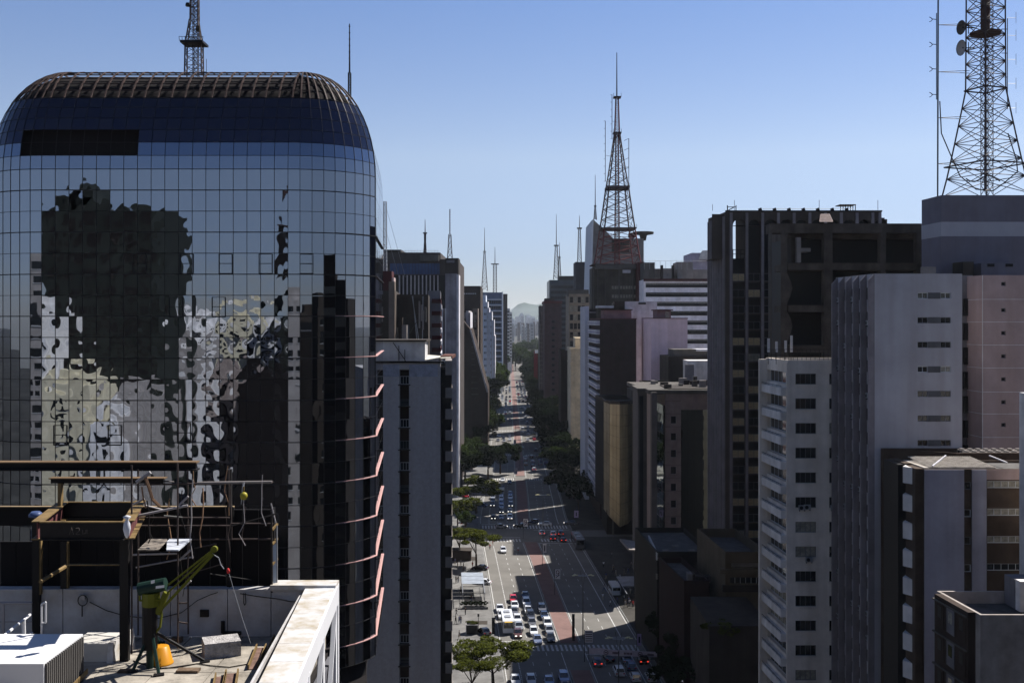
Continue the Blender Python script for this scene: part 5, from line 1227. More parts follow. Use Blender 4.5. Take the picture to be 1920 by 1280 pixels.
m2 = MB(); m2.box(-6.1, -4.45, 26.9, 27.45, 59.2, 59.32, CAP); m2.box(-4.6, -4.44, 27.25, 27.4, 50, 59.25, WHITE); m2.build('corner_cap', t)
m2 = MB(); m2.box(-4.6, -4.46, 18.6, 27.2, 40, 57.6, mat('grey_mesh', (.1, .1, .11))); m2.build('side_wall', t)
# black steel screens and their frame
def FB(x0, x1, y0, y1, Ya, Yb, m_, nm, par): m = MB(); m.box(PX(x0, Ya), PX(x1, Ya), Ya, Yb, PZ(y1, Ya), PZ(y0, Ya), m_); return m.build(nm, par)
fr = thing('terrace_gantry', (-11, 26, ZT), 'black steel frame with yellow flanges toned as sunlit, carrying dark screens on our terrace', 'gantry')
BS = mat('black_screen', (.01, .009, .009), rough=.8, var=0)
for i in range(17):
    x = 0+i*30.3; FB(x+.4, x+29.6, 1015 if x < 60 else 955, 1106, 27.6, 27.66, BS, 'screen_panel', fr)
FB(-30, 438, 949, 951, 27.4, 27.5, mat('sunlit_tan_flange', (.3, .22, .13)), 'top_flange', fr); FB(-30, 438, 951, 985, 27.5, 27.55, BS, 'fascia_beam', fr)  # tan of the top flange stands for sun along the beam
FB(-40, 368, 866, 868.5, 26.6, 26.9, mat('brown_flange', (.14, .09, .05)), 'beam_flange', fr); FB(-40, 367, 868.5, 880, 26.72, 26.78, BLK, 'beam_web', fr); FB(-40, 368, 880, 882.5, 26.6, 26.9, BLK, 'beam_flange', fr)
FB(91, 308, 896, 898, 26.0, 26.25, MT['brown_flange'], 'beam_flange', fr); FB(95, 306, 898, 906, 26.1, 26.16, BLK, 'beam_web', fr); FB(108, 114, 906, 952, 26.0, 26.15, YEL, 'short_post', fr)
# box frame
def ib(a, c, h, w, nm='box_beam', front=False):
    a = Vector(a); c = Vector(c); d = (c-a).normalized(); s_ = Vector((-d.y, d.x, 0))*w/2; up = Vector((0, 0, 1))
    m = MB()
    def slab(z0, z1, ww, mt): q = s_*ww; m.hexa([a-q+up*z0, a+q+up*z0, c+q+up*z0, c-q+up*z0, a-q+up*z1, a+q+up*z1, c+q+up*z1, c-q+up*z1], mt)
    slab(-.025, 0, 1, YEL); slab(-h+.025, -.025, .12, BLK if front else mat('maroon_web', (.11, .04, .04))); slab(-h, -h+.025, 1, BLK if front else YEL); m.build(nm, fr)
zt_ = PZ(977, 24)
ib(P(75, 977, 24), P(233, 977, 24), .42, .1, front=True); A = P(118, 954, 26.6); A.z = zt_; Bq = P(256, 954, 26.6); Bq.z = zt_
ib(P(70, 977, 24.1), Vector((A.x, 26.6, zt_)), .42, .26); ib(Vector((PX(238, 24), 24.1, zt_)), Vector((PX(268, 27), 26.8, zt_)), .42, .26); ib(Vector((A.x, 26.6, zt_)), Vector((Bq.x, 26.6, zt_)), .42, .1, front=True)
def post(x0, x1, yb, ytop, nm='post', ye=True):
    Y = GY(yb, ZT); m = MB(); m.box(PX(x0, Y), PX(x1, Y), Y, Y+.14, ZT, PZ(ytop, Y), BLK)
    if ye: m.box(PX(x1, Y), PX(x1+3, Y), Y+.02, Y+.12, PZ(min(yb, ytop+150), Y), PZ(ytop, Y), YEL)  # strip coloured as sunlight on the post's right edge
    m.build(nm, fr)
post(60, 73, 1196, 965); post(113, 124, 1192, 1016); post(224, 240, 1240, 985, ye=False); post(425, 433, 1188, 880, ye=False); post(508, 514, 1186, 952, ye=False)
FB(124, 235, 1058, 1060, 25.5, 25.6, YEL, 'tie_rod', fr); m = MB(); m.bar(P(76, 1090, 25.2), P(122, 1062, 26.4), .05, YEL, 6); m.build('brace', fr); m = MB(); m.lathe([(.16, 0), (.16, .06), (.1, .12)], mat('blue_cap', (.06, .09, .2), rough=.4), 10, P(67, 968, 25.1)); m.build('post_cap', fr)
m = MB(); W_ = mat('chalk', (.07, .06, .055)); 
for pts in (((130, 1002), (134, 988), (138, 1002)), ((142, 990), (148, 989), (149, 994), (142, 1001), (150, 1001)), ((155, 993), (155, 1000), (160, 1000), (161, 993)), ((163, 1000), (163, 993))):
    m.tube([P(x, y, 23.86) for x, y in pts], .008, W_, 3)
m.build('chalk_mark', fr)
# scaffold
sc = thing('scaffold', (-8.3, 26, ZT), 'thin pipe scaffold with two boards and rails in front of the dark screens', 'scaffold')
PIPE = mat('scaffold_pipe', (.07, .055, .05), rough=.5, var=.3, scale=4); PALE = mat('pale_pipe', (.3, .28, .28), rough=.5, var=.2)
def pb(x0, y0, x1, y1, Y, r=.022, mt=None, Y2=None, nm='pipe'): m = MB(); m.bar(P(x0, y0, Y), P(x1, y1, Y2 or Y), r, mt or PIPE, 6); m.build(nm, sc)
for a in ((247, 1225, 247, 872, 24.9), (259, 1190, 259, 880, 26.4), (334, 1215, 333, 868, 25.4), (353, 1188, 352, 880, 26.6), (430, 950, 429, 880, 26.6)): pb(*a)
for a in ((270, 908, 512, 903, 26.5), (244, 970, 430, 970, 26.4), (252, 985, 430, 985, 26.4), (352, 1011, 512, 1010, 27.2), (434, 981, 512, 981, 27.2), (434, 981, 434, 1011, 27.2), (333, 1130, 352, 1130, 26), (333, 1165, 352, 1168, 26), (355, 985, 355, 1011, 27.2)): pb(*a)
pb(250, 968, 352, 947, 25.5, .03, PALE); pb(334, 948, 353, 930, 25.6, .028, PALE); pb(250, 946, 270, 934, 25.6, .028, PALE); pb(336, 1050, 357, 1031, 25.6, .026, PALE); pb(336, 1106, 358, 1088, 25.6, .026, PALE); pb(370, 905, 510, 903, 26.4, .035, mat('grey_rail', (.2, .18, .17)))
pb(256, 904, 282, 885, 25.3, .045, PALE)
m = MB(); m.tube([P(x, y, 25.3) for x, y in ((272, 891), (280, 915), (286, 935), (300, 949))], .04, mat('tan_hose', (.25, .15, .09))); m.tube([P(x, y, 25.2) for x, y in ((266, 912), (269, 935), (274, 952))], .02, MT['tan_hose']); m.build('hose', sc)
for i, (a, c, mt) in enumerate((((258, 284), (280, 306), mat('weathered_board', (.22, .19, .16), var=.35, scale=6)), ((284, 308), (306, 345), None), ((298, 335), (318, 352), mat('pale_board', (.4, .42, .46), var=.15, scale=3)))):
    if mt is None: continue
    m = MB(); z = PZ(1030, 24.9); z1 = z; Yb = F*(HC-z)/(1009-600); m.hexa([(PX(a[0], 24.9), 24.9, z-.03), (PX(a[1], 24.9)+(0.35 if i == 0 else 0), 24.9, z-.03), (PX(c[1], Yb)+(0.1), Yb, z-.03), (PX(c[0], Yb), Yb, z-.03), (PX(a[0], 24.9), 24.9, z), (PX(a[1], 24.9)+(0.35 if i == 0 else 0), 24.9, z), (PX(c[1], Yb)+.1, Yb, z), (PX(c[0], Yb), Yb, z)], mt); m.build('board', sc)
# glass guard with yellow rungs at the parapet corner
t = thing('access_ladder', (-6.1, 27, 59.2), 'narrow ladder with yellow rungs and a clear sheet beside the white parapet corner', 'ladder')
m = MB(); m.bar(P(510, 1110, 27), P(509, 958, 27), .03, STEEL); m.bar(P(519, 1106, 27.2), P(519, 985, 27.2), .025, GALV); m.build('rail', t)
for y in (988, 1015, 1053): m = MB(); m.bar(P(510, y+5, 27), P(520, y-6, 27.3), .035, YEL, 4); m.build('rung', t)
m = MB(); m.poly([P(512, 1107, 27.1), P(518, 1107, 27.15), P(518, 1018, 27.15), P(512, 1022, 27.1)], mat('clear_sheet', (.35, .4, .46), rough=.3)); m.build('sheet', t)
pbm = MB(); pbm.bar(P(508, 943, 27), P(517, 980, 27), .02, PALE); pbm.build('stay', t)
rc = random.Random(55)
for i in range(15):
    x = rc.uniform(262, 505); y0 = rc.uniform(872, 960); y1 = y0+rc.uniform(40, 170); Yc = rc.uniform(25.6, 27.2); m = MB(); pts = [P(x+rc.uniform(-9, 9)*(q > 0), y0+(y1-y0)*q/4, Yc) for q in range(5)]
    m.tube(pts, rc.uniform(.008, .018), (BLK, PIPE, MT['tan_hose'], PALE)[i % 4], 4); m.build('hanging_cable', sc)
for i in range(9):
    x = rc.uniform(240, 440); y = rc.uniform(885, 1080); Yc = rc.uniform(25.4, 27); m = MB(); m.bar(P(x, y, Yc), P(x+rc.uniform(30, 110), y+rc.uniform(-25, 25), Yc+rc.uniform(-.6, .6)), rc.uniform(.014, .024), (PIPE, BLK, PALE)[i % 3], 5); m.build('pipe', sc)
# hoist
t = thing('chain_hoist', P(457, 925, 26), 'round yellow chain hoist hanging from the dark rail', 'hoist')
m = MB(); c = P(457, 929, 26); m.lathe([(.02, -.1), (.07, -.08), (.095, 0), (.08, .06), (.03, .09)], mat('hoist_yellow', (.28, .24, .03), rough=.4), 12, c); m.build('drum', t)
m = MB(); m.bar(P(457, 920, 26), P(457, 912, 26), .02, YEL); m.bar(P(457, 912, 26), P(458, 904, 26.3), .008, GALV, 4); m.bar(P(452, 945, 26), P(455, 905, 26.3), .006, GALV, 4); m.build('chain', t)
t = thing('plastic_bag', P(237, 1000, 23.6), 'white plastic bag tied to the corner of the steel frame', 'bag')
m = MB(); c = P(238, 1008, 23.6); m.lathe([(.02, 0), (.05, .06), (.085, .2), (.07, .32), (.03, .4), (.09, .47), (.02, .5)], mat('white_plastic', (.5, .51, .55), rough=.4), 10, c); m.build('bag_body', t)
# mini crane
g0 = G(283, 1252, ZT); t = thing('davit_crane', g0, 'lime green davit crane with a dark green winch motor on a tripod base', 'crane')
Y = g0.y; DG = mat('dark_green_motor', (.012, .028, .022), rough=.4, var=.1)
m = MB(); m.bar(P(281, 1215, Y), P(281, 1128, Y), .17, BLK, 10); m.bar(P(283, 1135, Y-.05), P(283, 1110, Y-.05), .2, LIME, 10); m.bar(P(281, 1262, Y), P(281, 1215, Y), .08, DG, 8); m.build('column', t)
m = MB(); m.bar(P(261, 1104, Y-.1), P(311, 1094, Y-.1), .15, DG, 14); m.build('motor', t)
m = MB(); 
for (x0, x1, y0, y1) in ((283, 290, 1088, 1094), (292, 308, 1098, 1103)): m.hexa([P(x0, y1, Y-.27), P(x1, y1-2, Y-.27), P(x1, y1-2, Y-.25), P(x0, y1, Y-.25), P(x0, y0, Y-.27), P(x1, y0-2, Y-.27), P(x1, y0-2, Y-.25), P(x0, y0, Y-.25)], WHITE)
m.build('label_plate', t)
m = MB()
for (xa, ya, xb, yb, r) in ((300, 1108, 402, 1028, .028), (306, 1118, 402, 1031, .028), (302, 1142, 400, 1038, .045)): m.bar(P(xa, ya, Y), P(xb, yb, Y+.1), r, LIME, 4)
m.bar(P(296, 1150, Y), P(312, 1110, Y), .09, LIME, 4); m.build('jib', t)
m = MB(); c = P(402, 1029, Y+.1); m.bar(c-Vector((0, .05, 0)), c+Vector((0, .05, 0)), .075, LIME, 12); m.build('pulley', t)
m = MB(); m.tube([P(x, y, Y-.02) for x, y in ((300, 1128), (303, 1150), (300, 1175), (292, 1185))], .03, LIME); m.tube([P(x, y, Y-.15) for x, y in ((262, 1112), (262, 1125), (300, 1123))], .025, LIME); m.build('guard_hoop', t)
for (x, y) in ((298, 1264), (248, 1258), (384, 1239), (300, 1205)):
    e = G(x, y, ZT+.03); m = MB(); m.bar(e, P(284, 1180, Y), .04, DG if x < 350 else BLK, 5); m.bar(e-Vector((.1, .05, 0)), e+Vector((.1, .05, 0)), .05, BLK, 5); m.build('leg', t)
m = MB(); m.tube([P(x, y, Y+.1) for x, y in ((402, 1040), (410, 1045), (414, 1058), (420, 1066))], .012, GALV, 4); m.lathe([(.03, -.06), (.04, 0), (.02, .05)], mat('hook_red', (.5, .04, .04)), 8, P(428, 1069, Y+.1)); m.tube([P(x, y, Y+.1) for x, y in ((428, 1070), (440, 1110), (455, 1160), (470, 1205))], .005, GALV, 3); m.build('hook', t)
c = G(300, 1243, ZT); t = thing('bucket', c, 'upturned orange yellow bucket beside the crane', 'bucket')
m = MB(); m.lathe([(.31, 0), (.31, .03), (.29, .05), (.2, .4), (.12, .42)], mat('orange_plastic', (.42, .18, .012), rough=.35, var=.05), 16, c); m.build('shell', t)
c = G(413, 1228, ZT); t = thing('concrete_block', c, 'grey white concrete cube on the terrace floor', 'block')
m = MB(); a = R(22)
pts = [(-.42, -.3), (.42, -.3), (.42, .34), (-.42, .34)]; pp = [Vector((c.x+x*math.cos(a)-y*math.sin(a), c.y+.1+x*math.sin(a)+y*math.cos(a), ZT)) for x, y in pts]
m.hexa(pp+[v+Vector((0, 0, .36)) for v in pp], mat('rough_concrete', (.38, .36, .35), var=.3, scale=5, bump=1, bscale=20)); m.build('cube', t)
# white curved unit, lower left
t = thing('roof_unit', (-11, 22.5, ZT), 'large white curved metal roof unit with a corrugated side', 'ventilation unit')
m = MB(); n = 8; pr = None
for i in range(n+1):
    x = -13.6+(4.05)*i/n; dip = .25*max(0, (3-i)/3)**2; q = [(x, 21.75, 59.02-dip-.02), (x, 23.75, 59.02-dip)]
    if pr: m.hexa([(pr[0][0], 21.75, 57.9), (q[0][0], 21.75, 57.9), (q[1][0], 23.7, 57.9), (pr[1][0], 23.7, 57.9), pr[0], q[0], q[1], pr[1]], WHITE)
    pr = q
m.build('casing', t)
for i in range(20): m = MB(); y = 21.8+i*.096; m.box(-9.56, -9.5, y, y+.045, 57.95, 58.98, mat('dark_slat', (.09, .085, .08), var=.2)); m.build('side_slat', t)
m = MB(); m.box(-13.4, -10.1, 21.5, 21.74, 57.9, 58.45, mat('brown_crate', (.1, .06, .04), var=.3)); m.build('base_board', t)
# white rail, beams and duct pieces
t = thing('handrail', (-13, 25.5, ZT), 'white tube handrail at the left edge of the terrace', 'railing')
m = MB(); m.bar(P(0, 1197, 23.9), P(56, 1152, 26), .035, WHITE, 8); m.bar(P(2, 1230, 23.9), P(2, 1195, 23.9), .04, WHITE, 8); m.bar(P(45, 1197, 25.5), P(44, 1160, 25.5), .045, WHITE, 8); m.bar(P(48, 1195, 25.6), P(60, 1186, 26.2), .03, WHITE, 8); m.bar(P(-10, 1165, 26.5), P(60, 1165, 26.6), .02, PALE, 6); m.bar(P(6, 1200, 26.5), P(6, 1130, 26.5), .04, PALE, 6); m.bar(P(-10, 1130, 26.5), P(60, 1130, 26.6), .04, PALE, 6); m.build('tube', t)
t = thing('handrail', (-11.8, 26, ZT), 'small white bent rail behind the left steel post', 'railing')
m = MB(); m.tube([P(x, y, 26) for x, y in ((78, 1188), (78, 1132), (86, 1128), (86, 1166), (79, 1168))], .025, WHITE); m.build('tube', t)
def channel(x0, y0, x1, y1, w, lab, z=ZT+.12, h=.12):
    a, c = G(x0, y0, z), G(x1, y1, z); d = (c-a).normalized(); s_ = Vector((-d.y, d.x, 0))*w
    t = thing('steel_channel', a, lab, 'steel beam', 'steel channels lying on the terrace'); m = MB()
    for (o0, o1, z0, z1, mt) in ((0, .12, -h, 0, YEL), (.88, 1, -h, 0, YEL), (.12, .88, -h, -h+.02, mat('rust_brown', (.16, .1, .08), var=.3, scale=4))):
        p = [a+s_*o0, a+s_*o1, c+s_*o1, c+s_*o0]; m.hexa([v+Vector((0, 0, z0)) for v in p]+[v+Vector((0, 0, z1)) for v in p], mt)
    m.build('profile', t)
channel(505, 1245, 530, 1188, .22, 'long steel channel with a bright yellow edge, leaning beside the white parapet'); channel(485, 1245, 500, 1205, .25, 'short rusty channel left of the long yellow edged channel'); channel(440, 1300, 448, 1252, .3, 'steel channel pointing at the viewer at the bottom centre of the terrace'); channel(415, 1310, 425, 1258, .25, 'narrow channel left of the one pointing at the viewer')
channel(120, 1300, 165, 1252, .2, 'yellow edged channel beside the white roof unit', ZT+.2); channel(95, 1300, 140, 1262, .2, 'second channel nearest the corrugated side of the roof unit', ZT+.2)
for i, (x, y, w_, d_, h_) in enumerate(((350, 1262, .5, .25, .06), (232, 1262, .3, .2, .05), (330, 1205, .25, .18, .12))):
    c = G(x, y, ZT); t = thing('timber_offcut', c, ('short timber board lying in front of the crane', 'small board beside the crane foot', 'little dark box behind the crane')[i], 'board'); m = MB(); m.box(c.x-w_/2, c.x+w_/2, c.y, c.y+d_, ZT, ZT+h_, mat('old_timber', (.13, .09, .06), var=.3, scale=6)); m.build('board', t)
t = thing('cable', G(340, 1250, ZT), 'dark cable winding across the sunlit terrace floor', 'cable'); m = MB(); m.tube([G(x, y, ZT+.02) for x, y in ((250, 1238), (275, 1246), (300, 1252), (335, 1250), (370, 1243), (395, 1247), (430, 1250), (470, 1243))], .014, BLK, 4); m.build('run', t)
t = thing('roof_duct', G(195, 1235, ZT), 'low white roof duct with a bent side panel between the steel posts', 'duct')
m = MB(); a = G(135, 1240, ZT); c = G(222, 1240, ZT); m.box(a.x, c.x-.25, a.y, a.y+1.0, ZT, ZT+.42, mat('duct_grey', (.5, .48, .44), var=.2)); m.hexa([(c.x-.24, a.y-.1, ZT), (c.x-.1, a.y-.1, ZT), (c.x+.05, a.y+1, ZT), (c.x-.2, a.y+1, ZT), (c.x-.24, a.y, ZT+.45), (c.x-.12, a.y, ZT+.45), (c.x, a.y+1, ZT+.5), (c.x-.2, a.y+1, ZT+.45)], CAP); m.build('box', t)
t = thing('cable_coil', P(155, 1123, 26.95), 'coil of dark cable with a small grey box on the white parapet', 'cable')
m = MB(); pts = [P(155+9*math.cos(i*.5), 1125+10*math.sin(i*.5), 26.93-.003*i) for i in range(38)]; m.tube(pts, .012, BLK, 4); m.tube([P(x, y, 26.93) for x, y in ((154, 1135), (154, 1155))], .015, BLK); m.tube([P(x, y, 26.93) for x, y in ((168, 1128), (200, 1144), (235, 1154), (290, 1160), (340, 1148), (370, 1125), (395, 1114), (408, 1110))], .012, BLK, 4); m.build('cable', t)
m = MB(); m.box(PX(150, 26.9), PX(160, 26.9), 26.85, 26.95, PZ(1123, 26.9), PZ(1114, 26.9), RGR); m.build('box', t)
t = thing('cable', P(560, 1120, 26.9), 'thin dark cable sagging along the white parapet to its corner', 'cable')
m = MB(); m.tube([P(x, y, 26.93) for x, y in ((450, 1112), (480, 1117), (520, 1122), (545, 1127), (566, 1128))], .014, BLK, 4); m.tube([P(x, y, 26.93) for x, y in ((457, 1111), (457, 1130), (459, 1134), (461, 1130), (460, 1111))], .012, BLK, 4); m.build('run', t)
t = thing('wall_vent', P(383, 1150, 26.95), 'small square dark vent in the white parapet', 'vent'); m = MB(); m.box(PX(375, 26.95), PX(391, 26.95), 26.94, 27.01, PZ(1156, 26.95), PZ(1143, 26.95), CONC_D)
for i in range(4): m.box(PX(376, 26.9), PX(390, 26.9), 26.92, 26.945, PZ(1154-i*3, 26.95), PZ(1153-i*3, 26.95), STEEL)
m.build('grille', t)
t = thing('roof_drain_pipe', P(478, 1170, 26.8), 'dark low pipe run at the foot of the white parapet', 'pipe'); m = MB(); m.bar(G(418, 1186, ZT+.1), G(452, 1186, ZT+.1), .05, BLK, 8); m.bar(G(418, 1186, ZT+.1), G(418, 1186, ZT+.1)+Vector((0, 0, .3)), .05, BLK, 8); m.build('pipe', t)

# ================================================================== trees
def leafmat(name, c):
    m = bpy.data.materials.new(name); m.use_nodes = True; n = m.node_tree.nodes; L = m.node_tree.links
    n.remove(n['Principled BSDF']); d = n.new('ShaderNodeBsdfDiffuse'); t = n.new('ShaderNodeBsdfTranslucent'); x = n.new('ShaderNodeMixShader'); x.inputs[0].default_value = .35
    no = n.new('ShaderNodeTexNoise'); no.inputs['Scale'].default_value = .9; no.inputs['Detail'].default_value = 3; g = n.new('ShaderNodeNewGeometry')
    L.new(g.outputs['Position'], no.inputs['Vector']); r = n.new('ShaderNodeValToRGB'); L.new(no.outputs['Fac'], r.inputs[0])
    r.color_ramp.elements[0].position = .3; r.color_ramp.elements[1].position = .7
    r.color_ramp.elements[0].color = (*[v*.55 for v in c], 1); r.color_ramp.elements[1].color = (*[v*1.25 for v in c], 1)
    L.new(r.outputs[0], d.inputs[0]); L.new(r.outputs[0], t.inputs[0]); L.new(d.outputs[0], x.inputs[1]); L.new(t.outputs[0], x.inputs[2]); L.new(x.outputs[0], n['Material Output'].inputs[0])
    return m
LEAF = [leafmat('leaf_olive', (.065, .075, .014)), leafmat('leaf_green', (.03, .045, .012)), leafmat('leaf_dark', (.015, .023, .01))]  # lighter and darker leaf copies put sun and shade into the crowns' colour
BARK = mat('bark', (.05, .035, .025), var=.3, scale=6)
def crown_mesh(seed, n, lm, flat=.4, ls=.06, lobes=9):
    rr = random.Random(seed); m = MB(); k = m.mi(lm)
    L_ = []
    for i in range(lobes):
        a = rr.uniform(0, 6.28); q = rr.uniform(.02, .8)**.75; L_.append((q*math.cos(a), q*math.sin(a), rr.uniform(-.25, .35)*flat*2*(1-q*.5), rr.uniform(.16, .33)*(1.1-q*.35)))
    for i in range(n):
        cx, cy, cz, cr = rr.choice(L_); u = rr.uniform(-1, 1); a = rr.uniform(0, 6.28); s = math.sqrt(1-u*u); q = cr*(rr.uniform(.5, 1)**.5)*rr.uniform(.8, 1.15)
        p = Vector((cx+q*s*math.cos(a), cy+q*s*math.sin(a), cz+q*u*flat*1.3)); z = ls*rr.uniform(.6, 1.5)
        d1 = Vector((rr.gauss(0, 1), rr.gauss(0, 1), rr.gauss(0, .45))).normalized(); d2 = d1.cross(Vector((rr.gauss(0, .5), rr.gauss(0, .5), 1))).normalized()
        b = len(m.v); m.v += [tuple(p-d1*z), tuple(p+d2*z*.6), tuple(p+d1*z), tuple(p-d2*z*.6)]; m.f.append((b, b+1, b+2, b+3)); m.m.append(k); m.sm.append(False)
    return m.mesh('crown'), L_
def trunk_mesh(seed, L_, h0, R_, flat):
    rr = random.Random(seed); m = MB(); th = h0*.45
    m.bar((0, 0, 0), (rr.uniform(-.2, .2), 0, th), .035*R_+.08, BARK, 7, .028*R_+.05)
    for (x, y, z, r) in L_[:6]: a = Vector((x*R_*.45, y*R_*.45, th+(h0-th)*.55)); m.bar((0, 0, th-.1), a, .1, BARK, 5, .07); m.bar(a, (x*R_*.85, y*R_*.85, h0+z*R_*.7), .07, BARK, 4, .03)
    return m.mesh('trunk')
CRN = {}
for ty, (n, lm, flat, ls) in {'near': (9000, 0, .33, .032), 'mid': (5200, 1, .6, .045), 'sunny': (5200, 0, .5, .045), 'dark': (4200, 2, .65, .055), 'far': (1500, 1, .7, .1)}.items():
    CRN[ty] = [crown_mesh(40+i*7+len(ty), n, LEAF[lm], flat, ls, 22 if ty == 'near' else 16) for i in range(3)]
tn = 0
def tree(x, y, R_, h, ty, lab, grp=None, X=None, Z=None, rz=None):
    global tn; tn += 1
    if X is None and y < 1040 and y > 700: R_ *= 1.3; h *= 1.05
    g_ = G(x, y, .15) if X is None else Vector((X, Z, .15)); cm, L_ = CRN[ty][tn % 3]
    rot = random.Random(tn*3).uniform(0, 6.28) if rz is None else rz
    t = thing('street_tree', g_, lab, 'tree', grp, rot); h0 = h-R_*.35
    key = (ty, tn % 3, round(R_), round(h0))
    if key not in CRN: CRN[key] = trunk_mesh(tn, L_, h0, R_, .4)
    link('trunk', CRN[key], t); c = link('crown', cm, t, (0, 0, h0)); c.scale = (R_, R_, R_*1.0); return t
tree(925, 1292, 7.6, 9.2, 'near', 'broad olive green street tree overhanging the traffic queue at the bottom', rz=.4)
tree(885, 1310, 5.2, 8.2, 'near', 'lower olive tree beside the balconies at the bottom of the avenue')
tree(893, 1063, 6.9, 10.4, 'near', 'flat topped olive tree with a forked trunk above the subway entrance', rz=1.2)
tree(862, 1046, 4.5, 8, 'sunny', 'smaller green tree behind the flat topped olive tree')
tree(872, 990, 5.0, 9, 'sunny', 'green tree beside the red and white parasol')
tree(893, 962, 7.2, 11.5, 'sunny', 'bushy bright green tree on the left pavement before the second crossing')
tree(858, 985, 4, 8, 'mid', 'low green tree tight against the balconies')
tree(872, 905, 8.5, 13, 'mid', 'large dark tree hiding the left pavement beside the balconied block')
tree(915, 898, 7.5, 12, 'dark', 'dark round tree leaning over the left lanes')
tree(938, 888, 7, 11, 'dark', 'dark tree nearest the bike path in its group')
tree(885, 880, 7, 12, 'mid', 'green tree behind the large dark tree')
tree(915, 822, 8, 13, 'mid', 'rounded green tree at the far bend of the left pavement')
tree(903, 812, 6, 11, 'mid', 'small green tree beside the rounded one at the bend')
tree(915, 778, 9, 12, 'dark', 'dark flat tree where the road narrows')
tree(880, 800, 5, 9, 'mid', 'low tree in front of the white kiosk roofs')
tree(863, 850, 5, 9, 'mid', 'low tree beside the brown roofed hut')
tree(872, 1000, 3, 6, 'mid', 'little bushy tree under the parasol trees')
rr = random.Random(66)
for i in range(84):                                             # park beyond the bend
    Z = rr.uniform(800, 1750); X = cf(Z)-rr.uniform(24, 80)*(.5+Z/2200) if i % 2 else cf(Z)-rr.uniform(15, 24)
    tree(0, 0, rr.uniform(10, 15), rr.uniform(17, 26), 'far', 'dark park tree massed beyond the street bend on the left', 'park trees', X=X, Z=Z)
for i in range(46):
    Z = rr.uniform(1330, 2100); X = rr.uniform(-60, 70)
    tree(0, 0, rr.uniform(12, 17), rr.uniform(18, 27), 'far', 'distant park tree closing the end of the avenue', 'trees closing the avenue', X=X, Z=Z)
k = 0
for (x, y, r, h) in ((1048, 892, 6, 10), (1062, 905, 6, 10), (1058, 880, 7, 12), (1040, 860, 6, 11), (1068, 935, 6, 10), (1050, 845, 7, 12), (1035, 835, 7, 13), (1045, 815, 8, 14), (1028, 800, 9, 14), (1040, 785, 9, 15), (1020, 775, 9, 15), (1033, 768, 10, 15), (1014, 750, 10, 15), (1026, 745, 11, 16), (1038, 742, 11, 16), (1005, 725, 11, 16), (1018, 722, 12, 17), (1002, 712, 12, 17), (1012, 705, 13, 18), (1030, 708, 13, 18), (1085, 960, 5, 9)):
    labs_ = ('sunlit topped tree right of the bike path at the second crossing', 'small tree behind the sunlit topped one on the right pavement')
    tree(x, y, r*1.25, h*1.1, 'mid' if k < 1 else 'dark', labs_[k] if k < 2 else 'dark tree in the shaded row along the right pavement', None if k < 2 else 'shaded trees along the right pavement'); k += 1
rr = random.Random(123)
for i in range(17):
    Z = 545+i*29+rr.uniform(-6, 6); tree(0, 0, rr.uniform(6.5, 9), rr.uniform(10, 14), 'mid' if i % 3 else 'dark', 'kerbside tree in the row along the far left pavement', 'far left kerbside trees', X=cf(Z)-rr.uniform(16.5, 20), Z=Z)
for i in range(22):
    Z = 500+i*36+rr.uniform(-8, 8); tree(0, 0, rr.uniform(7.5, 10.5), rr.uniform(12, 16), 'dark', 'dark tree in the shaded row along the right pavement', 'shaded trees along the right pavement', X=cf(Z)+rr.uniform(16.5, 20), Z=Z)
for i, (X, Z, r, h) in enumerate(((30, 205, 5, 9), (36, 196, 5, 9), (30, 188, 5, 10), (37, 186, 5, 10), (43, 200, 5, 10), (27, 178, 5, 9), (46, 182, 5, 11), (33, 172, 5, 10), (40, 175, 5, 11))):
    tree(0, 0, r, h, 'dark', 'deeply shaded garden tree in front of the low beige block', 'shaded garden trees', X=X, Z=Z)
tree(0, 0, 3.0, 20.3, 'sunny', 'bright green bush on the edge of the podium with the pale sheet', X=PX(1352, 160), Z=161)

# ================================================================== cars
def carpaint(name, c, met=.2): return mat(name, c, rough=.25, var=0, spec=.6, metal=met)
PAINTS = {'white': carpaint('car_white', (.5, .51, .53), 0), 'silver': carpaint('car_silver', (.28, .29, .31), .4), 'grey': carpaint('car_grey', (.13, .13, .14), .4), 'black': carpaint('car_black', (.012, .012, .014), 0),
          'dark blue': carpaint('car_blue', (.03, .05, .1), .3), 'red': carpaint('car_red', (.35, .01, .02), 0), 'blue grey': carpaint('car_blue_grey', (.16, .19, .27), .4), 'brown': carpaint('car_brown', (.09, .04, .035), .3)}
CGL = mat('car_glass', (.008, .009, .011), rough=.05, var=0, spec=.8); TYRE = mat('tyre', (.012, .012, .012), var=0); RIM = mat('rim', (.25, .25, .26), rough=.3, metal=.6, var=0)
HEAD = emis('headlight', (1, .95, .85), 1.0); HEADO = mat('headlight_off', (.6, .6, .6), rough=.1, var=0); TAIL = mat('tail_light', (.3, .01, .01), rough=.2, var=0); TAILON = emis('brake_light', (1, .06, .03), .5)
